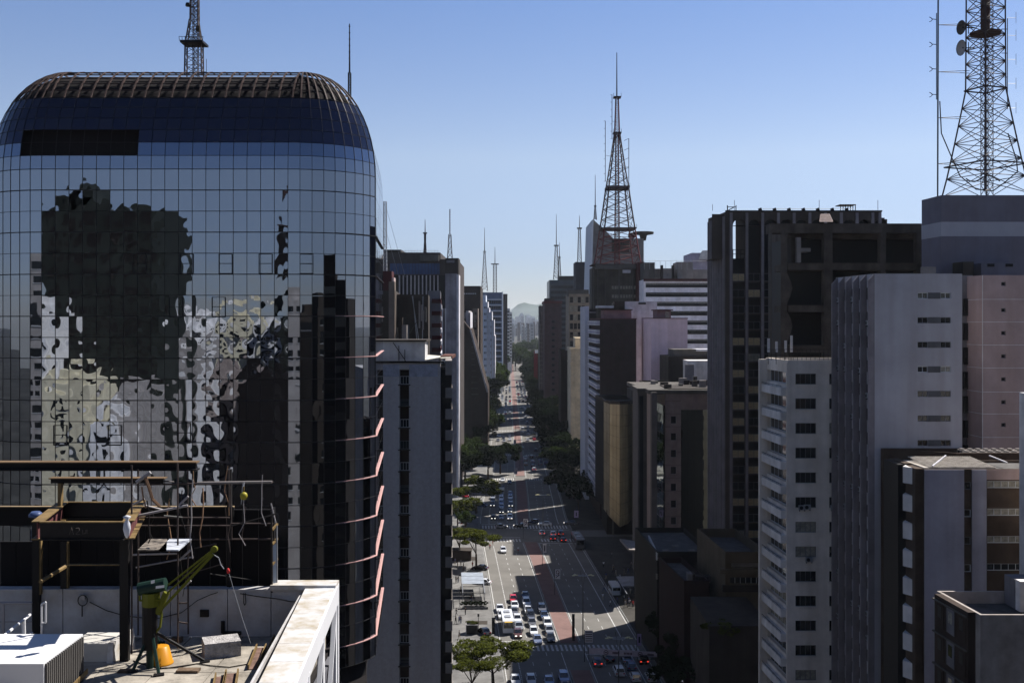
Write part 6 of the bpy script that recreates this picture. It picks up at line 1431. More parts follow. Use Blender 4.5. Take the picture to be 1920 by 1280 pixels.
def car_mesh(L_, W, H, kind):
    """forward is +Y"""
    h = L_/2; w = W/2; body = MB(); k = 'P'
    if kind == 'sedan': low = [(-h, .38), (-h+.03, .82), (-h+.75, .93), (h-1.15, .93), (h-.25, .74), (h, .55), (h-.02, .3)]; cab = [(-h+.55, .9), (-h+1.05, H-.04), (-h+1.6, H), (h-2.15, H-.02), (h-1.25, .9)]
    elif kind == 'hatch': low = [(-h, .38), (-h+.02, .9), (-h+.4, .96), (h-.95, .95), (h-.2, .74), (h, .55), (h-.02, .3)]; cab = [(-h+.1, .93), (-h+.45, H-.05), (-h+1.0, H), (h-1.9, H-.02), (h-1.0, .92)]
    else: low = [(-h, .4), (-h+.02, 1.0), (-h+.4, 1.08), (h-1.0, 1.06), (h-.15, .9), (h, .6), (h-.02, .35)]; cab = [(-h+.06, 1.05), (-h+.35, H-.05), (-h+.9, H), (h-1.95, H-.02), (h-1.1, 1.04)]
    M0 = PAINTS['white']
    def loft(pr, ws, mt, b, zb):
        n = len(pr); sec = [[(x*1.0, y, z) for (y, z), wq in zip(pr, ws) for x in (0,)] for _ in (0,)]
        Lp = [(-wq, y, z) for (y, z), wq in zip(pr, ws)]; Rp = [(wq, y, z) for (y, z), wq in zip(pr, ws)]
        b.poly(Lp, mt); b.poly(Rp[::-1], mt)
        for i in range(n): j = (i+1) % n; b.poly([Lp[j], Lp[i], Rp[i], Rp[j]], mt)
    pr = [(-h+.1, .22)]+low+[(h-.1, .22)]
    loft(pr, [w*.92]+[w*.96, w, w*.98, w*.98, w*.9, w*.86, w*.9]+[w*.88], M0, body, 0)
    roof = MB(); loft([cab[1], cab[2], cab[3], (cab[3][0]-.02, cab[3][1]-.05), (cab[1][0]+.05, cab[1][1]-.05)], [w*.74, w*.76, w*.74, w*.75, w*.75], M0, roof, 0)
    for v in roof.v: pass
    body.v += []; o = len(body.v)
    for q in roof.v: body.v.append(q)
    for f_, mm, sm in zip(roof.f, roof.m, roof.sm): body.f.append(tuple(i+o for i in f_)); body.m.append(0); body.sm.append(False)
    for sx in (-1, 1):      # pillars
        body.bar((sx*w*.9, cab[4][0], cab[4][1]), (sx*w*.75, cab[3][0], cab[3][1]), .04, M0, 4); body.bar((sx*w*.9, cab[0][0], cab[0][1]), (sx*w*.75, cab[1][0], cab[1][1]), .06, M0, 4)
        body.box(sx*(w+.02)-.08, sx*(w+.02)+.08, h-1.6, h-1.45, .92, 1.05, M0)
    gl = MB(); loft([(a, z-.015 if i in (1, 2, 3) else z) for i, (a, z) in enumerate(cab)], [w*.9, w*.74, w*.75, w*.73, w*.9], CGL, gl, 0)
    wh = MB(); 
    prf = [(.0, -.1), (.32, -.1), (.33, .1), (.0, .1)]; n = 12
    for i in range(n):
        a0, a1 = 2*math.pi*i/n, 2*math.pi*(i+1)/n
        for (x, s_) in ((-.1, -1), (.1, 1)):
            wh.poly([(x*1.02, .18*math.cos(a0), .18*math.sin(a0)), (x*1.02, .18*math.cos(a1), .18*math.sin(a1)), (x*1.02, 0, 0)], RIM); wh.poly([(x, .32*math.cos(a0), .32*math.sin(a0)), (x, .32*math.cos(a1), .32*math.sin(a1)), (x, .18*math.cos(a1), .18*math.sin(a1)), (x, .18*math.cos(a0), .18*math.sin(a0))], TYRE)
        wh.poly([(-.1, .32*math.cos(a0), .32*math.sin(a0)), (.1, .32*math.cos(a0), .32*math.sin(a0)), (.1, .32*math.cos(a1), .32*math.sin(a1)), (-.1, .32*math.cos(a1), .32*math.sin(a1))], TYRE)
    hl = MB(); hl.box(-.2, .2, -.05, .05, -.08, .08, HEADO); tl = MB(); tl.box(-.16, .16, -.04, .04, -.1, .1, TAIL)
    pl = MB(); pl.box(-.24, .24, -.02, .02, -.07, .07, mat('number_plate', (.3, .3, .32), var=0))
    return dict(body=body.mesh('body'), glass=gl.mesh('cabin_glass'), wheel=wh.mesh('wheel'), headlight=hl.mesh('headlight'), tail=tl.mesh('tail_light'), plate=pl.mesh('number_plate'), h=h, w=w)
CM = {'sedan': car_mesh(4.4, 1.74, 1.44, 'sedan'), 'hatch': car_mesh(3.9, 1.7, 1.5, 'hatch'), 'suv': car_mesh(4.4, 1.82, 1.68, 'suv')}
def setmat(o, m, i=0):
    o.material_slots[i].link = 'OBJECT'; o.material_slots[i].material = m
def car(x, Z, rz, colr, kind, lab, grp, lights=False, full=True, brake=False):
    c = CM[kind]; t = thing('car', (x, Z, .012), lab, 'car', grp, rz)
    b = link('body', c['body'], t); setmat(b, PAINTS[colr]); link('cabin_glass', c['glass'], t)
    if not full: return t
    for sx in (-1, 1):
        for sy in (-1, 1): link('wheel', c['wheel'], t, (sx*(c['w']-.12), sy*(c['h']-.85), .32))
        o = link('headlight', c['headlight'], t, (sx*(c['w']-.35), c['h']-.04, .64)); 
        if lights: setmat(o, HEAD)
        o = link('tail_light', c['tail'], t, (sx*(c['w']-.24), -c['h']+.02, .78)); 
        if brake: setmat(o, TAILON)
    link('number_plate', c['plate'], t, (0, -c['h'], .6))
    return t
def hd(Z): return math.atan(-(cf(Z+3)-cf(Z-3))/6)
ON = ('first', 'second', 'third', 'fourth', 'fifth', 'sixth', 'seventh', 'eighth', 'ninth', 'tenth', 'eleventh', 'twelfth')
def carpx(x, y, colr, kind, lab, inc, grp, lights=False, dx=0, full=True, brake=False):
    Z = GY(y)+ (2.1 if not inc else 2.1); X = PX(x, GY(y)); return car(X, Z, hd(Z)+(math.pi if inc else 0), colr, kind, lab, grp, lights, full, brake)
q1 = {'bus lane': [(937, 1150, 'white', 'sedan'), (940.6, 1162, 'white', 'sedan')],
 'lane beside the bus lane': [(962.4, 1132, 'red', 'hatch'), (965, 1143.6, 'white', 'sedan'), (963.8, 1155.5, 'grey', 'sedan'), (970, 1170, 'white', 'hatch'), (973, 1184, 'silver', 'sedan'), (971, 1198, 'brown', 'hatch')],
 'middle lane': [(985, 1125, 'dark blue', 'sedan'), (987, 1139, 'white', 'suv'), (990.5, 1152.7, 'white', 'sedan'), (994.7, 1163.5, 'black', 'suv'), (997.5, 1177, 'grey', 'hatch'), (1001, 1194, 'white', 'hatch'), (1008, 1209.7, 'blue grey', 'sedan')],
 'lane beside the bike path': [(1016.5, 1150.6, 'grey', 'suv'), (1020.7, 1163, 'dark blue', 'sedan'), (1027, 1178.8, 'white', 'suv'), (1030.6, 1191.5, 'silver', 'sedan'), (1032.7, 1206, 'black', 'sedan')]}
for ln_, cs in q1.items():
    for i, (x, y, c, k) in enumerate(cs): carpx(x, y, c, k, '%s car, %s from far end of near queue, %s' % (c, ON[i], ln_), True, 'cars queuing towards the viewer', lights=(x == 971))
for i, (x, y, c, k) in enumerate(((966.6, 1288, 'white', 'sedan'), (996, 1288, 'white', 'hatch'), (1030, 1290, 'blue grey', 'sedan'), (1058, 1284, 'blue grey', 'suv'))):
    carpx(x, y, c, k, '%s car cut by the bottom edge of the picture, %s from the left' % (c, ON[i]), True, 'cars at the bottom edge')
def side(x, y, c, k, lab, rz): Z = GY(y); car(PX(x, Z), Z, rz, c, k, lab, 'cars crossing the avenue', True)
side(940, 990, 'silver', 'hatch', 'silver car turning left across the avenue below the second crossing', R(-82)); side(976, 988, 'black', 'sedan', 'black car crossing over the bike path gap', R(85)); side(1022, 985, 'white', 'sedan', 'white car crossing in the right half of the junction', R(85)); side(1070, 983, 'grey', 'sedan', 'grey car crossing at the right kerb of the junction', R(88)); side(1000, 981, 'dark blue', 'hatch', 'dark blue car crossing behind the white one at the junction', R(85))
carpx(943.4, 1038, 'white', 'hatch', 'lone white car driving in the sunlit bus side lane', True, 'moving cars'); carpx(942.3, 903.5, 'white', 'sedan', 'lone white car on the bright strip past the second crossing', True, 'moving cars'); carpx(955.5, 908, 'black', 'sedan', 'lone black car beside the white one on the bright strip', True, 'moving cars')
q2 = {'outer lane': [(924, 936.5, 'silver', 'sedan'), (923.8, 943.5, 'black', 'sedan'), (923.4, 950.5, 'black', 'suv'), (925, 975, 'black', 'sedan')], 'middle lane': [(941.4, 918, 'dark blue', 'sedan'), (940, 932, 'silver', 'sedan'), (939.9, 939.5, 'white', 'sedan'), (940, 947, 'blue grey', 'sedan'), (940.5, 954, 'silver', 'sedan'), (940.5, 963, 'black', 'sedan'), (940, 975, 'silver', 'sedan')],
 'inner lane': [(957, 930, 'blue grey', 'hatch'), (957, 937, 'white', 'sedan'), (957.3, 944, 'dark blue', 'sedan'), (957.7, 951, 'black', 'suv'), (956, 962, 'black', 'sedan'), (956, 975, 'white', 'suv')]}
for ln_, cs in q2.items():
    for i, (x, y, c, k) in enumerate(cs): carpx(x, y, c, k, '%s car, %s down the %s of the shaded second queue' % (c, ON[i], ln_), True, 'cars in the second queue', lights=(y > 949 and c == 'black') or x in (925, 956))
q3 = {'inner lane': [(985, 861, 'white', 'sedan'), (985.5, 866, 'black', 'sedan'), (986, 873.5, 'brown', 'sedan'), (980, 843, 'silver', 'sedan')], 'second lane': [(996.4, 859, 'brown', 'hatch'), (999, 869, 'blue grey', 'sedan'), (999.5, 876, 'dark blue', 'sedan'), (1001.6, 883, 'white', 'sedan')], 'outer lane': [(1008, 858, 'black', 'sedan'), (1012, 867, 'blue grey', 'sedan'), (1012.5, 873, 'dark blue', 'sedan')], 'bus lane': [(1024, 870.6, 'blue grey', 'sedan'), (1015, 844, 'grey', 'suv'), (1005, 847, 'black', 'suv')]}
for ln_, cs in q3.items():
    for i, (x, y, c, k) in enumerate(cs): carpx(x, y, c, k, '%s car driving away, %s in the %s past the bright strip' % (c, ON[i], ln_), False, 'cars driving away beyond the second crossing', brake=(x == 1001.6))
q4 = [(1121, 1252, 'blue grey', 'hatch'), (1143, 1243, 'black', 'sedan'), (1176.5, 1246, 'blue grey', 'sedan'), (1207, 1247, 'black', 'suv'), (1162, 1270, 'white', 'suv'), (1185, 1260, 'blue grey', 'hatch'), (1193, 1281, 'white', 'hatch'), (1222, 1281, 'white', 'hatch')]
for i, (x, y, c, k) in enumerate(q4): carpx(x, y, c, k, '%s car stopped at the lower right crossing, %s from the front left' % (c, ON[i]), False, 'cars at the lower right crossing', brake=x in (1121, 1207))
for i, (x, y, c, k) in enumerate(((1016, 1004, 'white', 'sedan'), (1037, 1006, 'white', 'hatch'), (1036, 1014, 'black', 'sedan'), (1051, 1005, 'grey', 'suv'), (1056, 1017, 'black', 'sedan'))):
    carpx(x, y, c, k, '%s car braking on the shaded crossing, %s from the bike path' % (c, ON[i]), False, 'braking cars at the junction', brake=True)
for i, (x, y, c, k) in enumerate(((936, 820, 'white', 'sedan'), (933.7, 828, 'grey', 'sedan'), (944, 823, 'black', 'sedan'), (945, 829, 'silver', 'sedan'), (955.5, 820, 'black', 'sedan'), (956, 827, 'white', 'suv'), (946.6, 789, 'black', 'sedan'), (947, 775, 'blue grey', 'sedan'), (956, 775, 'silver', 'suv'))):
    carpx(x, y, c, k, '%s car in the third group of oncoming traffic, %s from front left' % (c, ON[(i*5) % 9]), True, 'third group of oncoming cars', lights=i % 2 == 0, full=False)
for i, (x, y, c, k) in enumerate(((980, 806, 'white', 'suv'), (980, 813, 'silver', 'sedan'), (990, 803, 'white', 'sedan'), (990, 810, 'blue grey', 'sedan'), (990.5, 817, 'white', 'sedan'), (1001, 808, 'blue grey', 'hatch'), (1001, 815, 'black', 'sedan'), (988, 794, 'silver', 'sedan'), (978, 766, 'silver', 'hatch'), (984, 767, 'white', 'sedan'), (1002, 826, 'red', 'sedan'), (990, 827, 'white', 'sedan'))):
    carpx(x, y, c, k, '%s car in the far right lanes, %s of the group driving away' % (c, ON[i]), False, 'far group of cars driving away', full=False)
rr = random.Random(99); cols_ = ['white']*4+['silver']*3+['black']*3+['grey']*2+['blue grey', 'red', 'dark blue']
fc = 0
for Z in range(690, 1340, 10):
    for o in (-12.6, -10, -6.9, -3.8, 3.8, 6.8, 9.8, 12.4):
        if rr.random() < (.25 if Z < 950 else .5) and fc < 150:
            zz = Z+rr.uniform(-3, 3); car(cf(zz)+o+rr.uniform(-.2, .2), zz, hd(zz)+(math.pi if o < 0 else 0), rr.choice(cols_), rr.choice(['sedan', 'hatch', 'suv']), 'tiny distant car in the dense far traffic of the avenue', 'dense far traffic', full=False); fc += 1
# buses and van
def bus(X, Z, rz, L_, W, H, body, lab, cat='bus', inc=True):
    t = thing('bus' if cat == 'bus' else 'van', (X, Z, .012), lab, cat, None, rz); h = L_/2; w = W/2
    m = MB(); pr = [(-h, .35), (-h, H-.15), (-h+.2, H), (h-.4, H), (h-.12, H-.2), (h, 1.2), (h, .35)]
    Lp = [(-w, y, z) for y, z in pr]; Rp = [(w, y, z) for y, z in pr]; m.poly(Lp, body); m.poly(Rp[::-1], body)
    for i in range(len(pr)): j = (i+1) % len(pr); m.poly([Lp[j], Lp[i], Rp[i], Rp[j]], body)
    link('body', m.mesh('body'), t)
    g_ = MB(); g_.box(-w*.88, w*.88, h-.06, h+.03, 1.3, H-.35, CGL); link('windscreen', g_.mesh('windscreen'), t); g_ = MB(); g_.box(-w*.8, w*.8, -h-.02, -h+.02, 1.4, H-.4, CGL); link('rear_window', g_.mesh('rear_window'), t)
    n = int(L_/1.4); g_ = MB(); g_.box(-.02, .02, -.58, .58, 1.25, H-.55, CGL); gm = g_.mesh('side_window')
    for s_ in (-1, 1):
        for i in range(n): link('side_window', gm, t, (s_*(w+.005), -h+.9+i*(L_-1.8)/max(1, n-1), 0))
        for sy in (-h+1.6, h-1.5):
            o = link('wheel', CM['suv']['wheel'], t, (s_*(w-.15), sy, .45)); o.scale = (1.3, 1.4, 1.4)
    if cat == 'bus':
        for yy in (-h*.45, h*.35): m = MB(); m.box(-.6, .6, yy-.8, yy+.8, H, H+.2, GALV); link('roof_unit', m.mesh('roof_unit'), t)
        m = MB(); m.box(-.8, .8, h-.02, h+.03, H-.33, H-.12, emis('destination_sign', (.8, .5, .1), .5)); link('destination_sign', m.mesh('destination_sign'), t)
    return t
Z = GY(1190); bus(PX(950, Z)+.1, Z+5, hd(Z)+math.pi, 9.5, 2.35, 2.9, PAINTS['white'], 'white bus with roof units queuing behind two white cars, half under the tree')
Z = GY(1032); bus(PX(1086, Z), Z+7, hd(Z), 12, 2.5, 3.1, PAINTS['grey'], 'long dark grey city bus driving away in the right bus lane')
Z = GY(928); bus(PX(940.5, Z), Z+2, hd(Z)+math.pi, 5.4, 2, 2.3, mat('beige_van', (.35, .32, .27), rough=.3, var=0), 'beige van in the middle lane of the second queue', 'van')
Z = GY(1112); bus(PX(1152, Z), Z, hd(Z), 6, 2.1, 2.5, PAINTS['white'], 'white van parked in the dark beside the right subway entrance', 'van')
for i, (x, y, c, lab) in enumerate(((856, 930, 'white', 'white car parked under the trees against the balconied block'), (872, 932, 'red', 'dull red car parked beside the white one under the trees'), (903, 950, 'dark blue', 'dark car half hidden by the low green tree at the left kerb'), (855, 1005, 'white', 'white car parked beside the flat topped olive tree'), (900, 1068, 'black', 'black car parked behind the subway entrance roof'), (907, 1188, 'black', 'black car parked beyond the green topped planter'), (905, 1095, 'white', 'white car half hidden by the subway entrance'))):
    Z = GY(y); car(PX(x, Z), Z, .4 if i % 2 else 1.3, c, 'sedan', lab, 'cars parked on the left', full=True)
t = thing('motorcycle', G(971.5, 1035), 'motorcycle with a rider on the sunlit lane beside the bike path', 'motorcycle', None, math.pi)
m = MB(); m.hexa([(-.12, -.6, .5), (.12, -.6, .5), (.14, .5, .55), (-.14, .5, .55), (-.1, -.7, .85), (.1, -.7, .85), (.12, .4, .95), (-.12, .4, .95)], PAINTS['red']); m.bar((0, .45, .9), (0, .7, .35), .04, BLK); m.bar((-.35, .4, 1.05), (.35, .4, 1.05), .03, BLK); m.box(-.22, .22, -.95, -.55, .85, 1.2, PAINTS['white']); link('body', m.mesh('body'), t)
for y in (-.65, .7): o = link('wheel', CM['suv']['wheel'], t, (0, y, .32)); o.scale = (.5, 1, 1)

# ================================================================== people
def figure(pose):
    me = bpy.data.meshes.new('skel'); V = [(0, 0, .95), (0, 0, 1.2), (0, 0, 1.42), (0, 0, 1.52), (0, .01, 1.66), (-.1, 0, .9), (-.11, pose*.25, .5), (-.11, pose*.35-.05, .07), (-.11, pose*.35+.12, .04), (.1, 0, .9), (.11, -pose*.2, .5), (.11, -pose*.4-.05, .09), (.11, -pose*.4+.12, .05),
         (-.19, 0, 1.4), (-.24, -pose*.12, 1.14), (-.25, -pose*.2+.1, .9), (.19, 0, 1.4), (.24, pose*.12, 1.14), (.25, pose*.2+.1, .9)]
    E_ = [(0, 1), (1, 2), (2, 3), (3, 4), (0, 5), (5, 6), (6, 7), (7, 8), (0, 9), (9, 10), (10, 11), (11, 12), (2, 13), (13, 14), (14, 15), (2, 16), (16, 17), (17, 18)]
    rad = [.14, .13, .13, .06, .1, .1, .07, .05, .04, .1, .07, .05, .04, .06, .045, .035, .06, .045, .035]
    me.from_pydata(V, E_, []); o = bpy.data.objects.new('skel', me); col.objects.link(o)
    md = o.modifiers.new('s', 'SKIN'); o.modifiers.new('u', 'SUBSURF').levels = 1
    for i, r in enumerate(rad): me.skin_vertices[0].data[i].radius = (r, r*.8 if i < 3 else r)
    me.skin_vertices[0].data[0].use_root = True
    dg = bpy.context.evaluated_depsgraph_get(); out = bpy.data.meshes.new_from_object(o.evaluated_get(dg)); bpy.data.objects.remove(o)
    out.name = 'body'; out.materials.clear()
    for m_ in (SHIRT[0], TROU[0], SKIN[0]): out.materials.append(m_)
    for p in out.polygons:
        z = p.center.z; x = abs(p.center.x); p.material_index = 2 if z > 1.47 or (x > .2 and z < 1.2) else (0 if z > .95 or x > .17 else 1); p.use_smooth = True
    hr = MB(); hr.lathe([(.1, 0), (.115, .06), (.08, .13), (.02, .155)], BLK, 8, (0, -.015, 1.64)); return out, hr.mesh('hair')
SKIN = [mat('skin_a', (.28, .16, .1), var=0), mat('skin_b', (.16, .08, .05), var=0)]
SHIRT = [mat('shirt_%s' % n, c, var=0) for n, c in (('white', (.6, .6, .6)), ('red', (.4, .03, .03)), ('blue', (.05, .08, .2)), ('black', (.02, .02, .02)), ('grey', (.2, .2, .2)))]
TROU = [mat('trousers_%s' % n, c, var=0) for n, c in (('black', (.02, .02, .022)), ('blue', (.05, .07, .14)), ('beige', (.3, .25, .18)))]
FIG = [figure(0), figure(.5), figure(1)]
sn = ('white', 'red', 'blue', 'black', 'grey'); tnn = ('black', 'blue', 'beige')
rr = random.Random(8)
def person(x, y, place, act=None, sh=None):
    i = rr.randrange(3) if act is None else act; s_ = rr.randrange(5) if sh is None else sh; u = rr.randrange(3)
    t = thing('person', G(x, y, .16), 'person in %s top %s' % (sn[s_], place), 'person', 'people on the pavements and crossings', rr.uniform(0, 6.28))
    b = link('body', FIG[i][0], t); setmat(b, SHIRT[s_], 0); setmat(b, TROU[u], 1); setmat(b, rr.choice(SKIN), 2); link('hair', FIG[i][1], t)
for x, y, pl, a, s_ in ((855.5, 1154, 'walking alone left of the subway hedge', 2, 3), (872.5, 1152, 'standing at the corner of the subway hedge', 0, 3), (854.5, 1169, 'walking in a pair left of the green topped planter', 1, 3), (861, 1168, 'walking behind a pair left of the planter', 1, 2), (864, 1168, 'last of the trio left of the planter', 0, 3), (861, 1197, 'walking towards the bottom tree from the planter', 1, 3), (918.5, 1030, 'crossing the sunlit lane near the flat topped tree', 2, 1), (924, 1023, 'following across the sunlit lane', 1, 1),
    (884, 1128, 'standing inside the left subway entrance', 0, 3), (886, 1064, 'beside the forked trunk in the sun', 0, 1), (855, 1092, 'first of two by the subway wall', 0, 3), (859, 1092, 'second of two by the subway wall', 0, 3), (864, 1112, 'walking past the subway roof', 1, 3), (868, 1117, 'leaning at the subway frame', 0, 4), (853, 1058, 'in the shade group left of the forked trunk', 1, 2), (858, 1064, 'in the centre of the shade group', 0, 3), (864, 1060, 'at the right of the shade group', 0, 4), (869, 1067, 'just outside the shade group', 1, 3), (852, 1232, 'under the bottom tree at the far left', 1, 2), (868, 1238, 'second under the bottom tree', 1, 4), (876, 1236, 'third under the bottom tree', 1, 1), (884, 1230, 'fourth under the bottom tree', 0, 3), (857, 1222, 'near the left edge above the bottom tree shade', 1, 0)):
    person(x, y, pl, a, s_)
for i in range(34): x = 1130+rr.random()*80; y = 1045+rr.random()*95; person(x, y, '%s in the dark crowd on the right pavement, counted at random' % ('standing' if i % 2 else 'walking')) if False else person(x, y, 'in the dark crowd near %s' % ('the curved canopy', 'the white fascia', 'the right subway entrance', 'the right kerb')[i % 4])
for i in range(14): x = 862+rr.random()*30; y = 790+rr.random()*95; person(x, y, 'far off on the left pavement')

# ================================================================== street furniture
def subway(x0, x1, yb, D, h, lab, lit=True):
    Z = GY(yb); X0, X1 = PX(x0, Z), PX(x1, Z); t = thing('subway_entrance', ((X0+X1)/2, Z+D/2, .15), lab, 'subway entrance'); s_ = -.062
    def pt(u, v, z): return (X0+(X1-X0)*u+s_*v, Z+v, z)
    for u in (0, 1):
        for k in range(4): m = MB(); v = D*k/3; m.bar(pt(u, v, .15), pt(u, v, h), .07, GALV if lit else STEEL, 4); m.build('post', t)
        m = MB(); m.bar(pt(u, 0, h), pt(u, D, h+.3), .08, GALV, 4); m.bar(pt(u, 0, 1.2), pt(u, D, 1.2), .05, BLK, 4); m.build('side_rail', t)
    for v in (0, D*.33, D*.5): m = MB(); m.bar(pt(0, v, h), pt(1, v, h), .07, BLK, 4); m.build('cross_beam', t)
    for k in range(3):
        v0 = D*(.45+k*.185); m = MB(); a = [pt(-.03, v0, h+.1+k*.12), pt(1.03, v0, h+.1+k*.12), pt(1.03, v0+D*.17, h+.22+k*.12), pt(-.03, v0+D*.17, h+.22+k*.12)]
        m.hexa([Vector(q) for q in a]+[Vector(q)+Vector((0, 0, .06)) for q in a], mat('frosted_roof_panel', (.28, .31, .35), rough=.3, var=.15, scale=.8) if lit else RGR); m.build('roof_panel', t)
    m = MB(); m.hexa([pt(.08, 1, .16), pt(.92, 1, .16), pt(.92, D*.5, .16), pt(.08, D*.5, .16), pt(.08, 1, .2), pt(.92, 1, .2), pt(.92, D*.5, .2), pt(.08, D*.5, .2)], BLK); m.build('stair_well', t)
    return X0, X1, Z
X0, X1, Z = subway(868, 909, 1138, 18, 3.3, 'glass roofed subway entrance in the sun on the left pavement')
t = thing('hedge_planter', ((X0+X1)/2, Z-1.2, .15), 'dark clipped hedge in a low planter before the sunlit subway entrance', 'planter')
m = MB(); m.box(X0+.2, X1+.8, Z-2.2, Z-.2, .15, .7, PAVE); m.build('box', t); cm, _ = CRN['dark'][0]; 
for i in range(5): o = link('hedge', cm, t, (-2.2+i*1.15, 0, 1.1)); o.scale = (1.1, 1.0, .9)
subway(1176, 1212, 1140, 15, 3.3, 'dark subway entrance on the right pavement', False)
g_ = G(885, 1190); t = thing('planter', (g_.x, g_.y, .15), 'tall white edged planter box with bright green top', 'planter')
m = MB(); m.box(g_.x-1.2, g_.x+1.2, g_.y, g_.y+1.8, .15, 2.1, BLK); m.box(g_.x-1.3, g_.x-1.2, g_.y-.05, g_.y+1.85, .15, 2.3, WALLW); m.box(g_.x-1.3, g_.x+1.3, g_.y-.06, g_.y+.02, 2.05, 2.2, WALLW); m.build('box', t); o = link('shrub', CRN['near'][1][0], t, (0, .9, 2.2)); o.scale = (1.4, 1.1, 1.2)
def lamp(x, y, lab, h=13):
    g_ = G(x, y, .15); t = thing('street_lamp', g_, lab, 'street lamp', 'tall median street lamps'); c = g_
    m = MB(); m.bar(c, c+Vector((0, 0, h-2.6)), .14, CONC, 6, .1); 
    for s_ in (-1, 1): m.bar(c+Vector((0, 0, h-2.6)), c+Vector((s_*.55, 0, h+1.1)), .05, CONC, 4)
    m.build('pole', t)
    m = MB()
    for i in range(8): a = 2*math.pi*i/8; a2 = a+math.pi/4; m.bar(c+Vector((1.2*math.cos(a), .7*math.sin(a), h)), c+Vector((1.2*math.cos(a2), .7*math.sin(a2), h)), .06, GALV, 4)
    m.bar(c+Vector((-1.3, 0, h)), c+Vector((1.3, 0, h)), .06, GALV, 4); m.build('ring', t)
    for i in range(6):
        sx = (-1, 1)[i % 2]; m = MB(); q = c+Vector((sx*(1.3+.35*(i//2)), (.0, .35, -.35)[i//2], h+.02)); m.box(q.x-.28, q.x+.28, q.y-.12, q.y+.12, q.z, q.z+.12, mat('lamp_head', (.6, .55, .3), rough=.3, var=0)); m.build('lamp_head', t)
lamp(1093, 1196, 'lamp with a ring of heads, base at the upper bright wedge on the right'); lamp(1160, 1345, 'lamp whose ring of heads hangs over the lower right crossing', 13.2); lamp(1018, 1008, 'lamp at the shaded junction right of the bike path')
lamp(975, 880, 'slim lamp on the bike path at the second bright strip'); lamp(964, 780, 'distant lamp on the bike path among far traffic'); lamp(967, 830, 'distant lamp before the third crossing')
def signpost(x, y, h, w_, lab, kind, X=None):
    g_ = G(x, y, .15); t = thing('banner_post', g_, lab, 'banner')
    m = MB(); m.bar(g_, g_+Vector((0, 0, h)), .07, STEEL, 6); m.build('pole', t)
    m = MB(); x0 = g_.x+.08; z1 = h; z0 = h-2.3; y_ = g_.y; bgm = mat('banner_white', (.55, .52, .53), var=.05) if kind != 'v' else mat('banner_violet', (.35, .28, .42), var=.05)
    m.box(x0, x0+w_, y_-.03, y_+.03, z0, z1, bgm); m.build('banner', t)
    k = MB(); cx_, cz = x0+w_*.5, (z0+z1)/2
    if kind == '9':
        pts = [(cx_+.32*math.cos(a)*w_*.6/.7, y_-.05, cz+.5+.42*math.sin(a)) for a in [i*.52 for i in range(13)]]; k.tube(pts, .1, REDP, 4); k.tube([(cx_+.3*w_, y_-.05, cz+.5), (cx_+.2*w_, y_-.05, cz-.2), (cx_-.35*w_, y_-.05, cz-.9)], .1, REDP, 4); k.tube([(cx_-.4*w_, y_-.06, cz-.1), (cx_, y_-.06, cz-.45), (cx_+.4*w_, y_-.06, cz-.2)], .09, mat('banner_navy', (.04, .05, .14), var=0), 4)
    elif kind == 'p': k.box(cx_-.12, cx_+.12, y_-.05, y_-.03, cz-.8, cz+.5, BLK); k.lathe([(.05, 0), (.14, .12), (.05, .25)], BLK, 8, (cx_, y_-.05, cz+.5))
    elif kind == 'v': k.box(cx_-.15, cx_+.15, y_-.05, y_-.03, cz-.6, cz+.6, BLK)
    else:
        for i in range(5): k.box(x0+.1, x0+w_-.1, y_-.05, y_-.03, z0+.25+i*.42, z0+.4+i*.42, CONC_D)
    k.build('emblem', t)
signpost(1040, 1114, 6.2, 1.25, 'tilted white banner with a red looped emblem over the bike path', '9'); signpost(981, 1010, 6.2, 1.25, 'second red looped banner at the shaded junction', '9'); signpost(1017, 1060, 6.0, 1.0, 'white banner with a dark standing figure beside the bike path', 'p'); signpost(964, 905, 6, 1.2, 'far red looped banner over the bike path', '9'); signpost(963, 846, 6, 1.2, 'farthest looped banner near the third crossing', '9'); signpost(1096, 1240, 6.2, 1.5, 'white banner with dark text bars at the lower crossing', 't'); signpost(1076, 985, 5, 1.4, 'small violet poster in the shade on the right kerb', 'v'); signpost(1194, 1230, 4.6, .8, 'narrow violet banner beside the lower right kerb', 'v')
for (x, y, h, lab, w_) in ((925, 1187, 3.5, 'black slim totem on the pavement beside the white bus', .32), (1075, 1200, 5.6, 'thick black post at the end of the bright wedge', .28)):
    g_ = G(x, y, .15); t = thing('totem', g_, lab, 'post'); m = MB(); m.box(g_.x-w_, g_.x+w_, g_.y-.15, g_.y+.15, .15, h, BLK); m.build('column', t)
g_ = G(897, 1182, .15); t = thing('clock_post', g_, 'thin post with a small dark box beside the planter', 'post'); m = MB(); m.bar(g_, g_+Vector((0, 0, 3.4)), .06, STEEL, 5); m.build('pole', t); m = MB(); m.box(g_.x-.2, g_.x+.2, g_.y-.1, g_.y+.1, 3.2, 3.75, BLK); m.build('box', t)
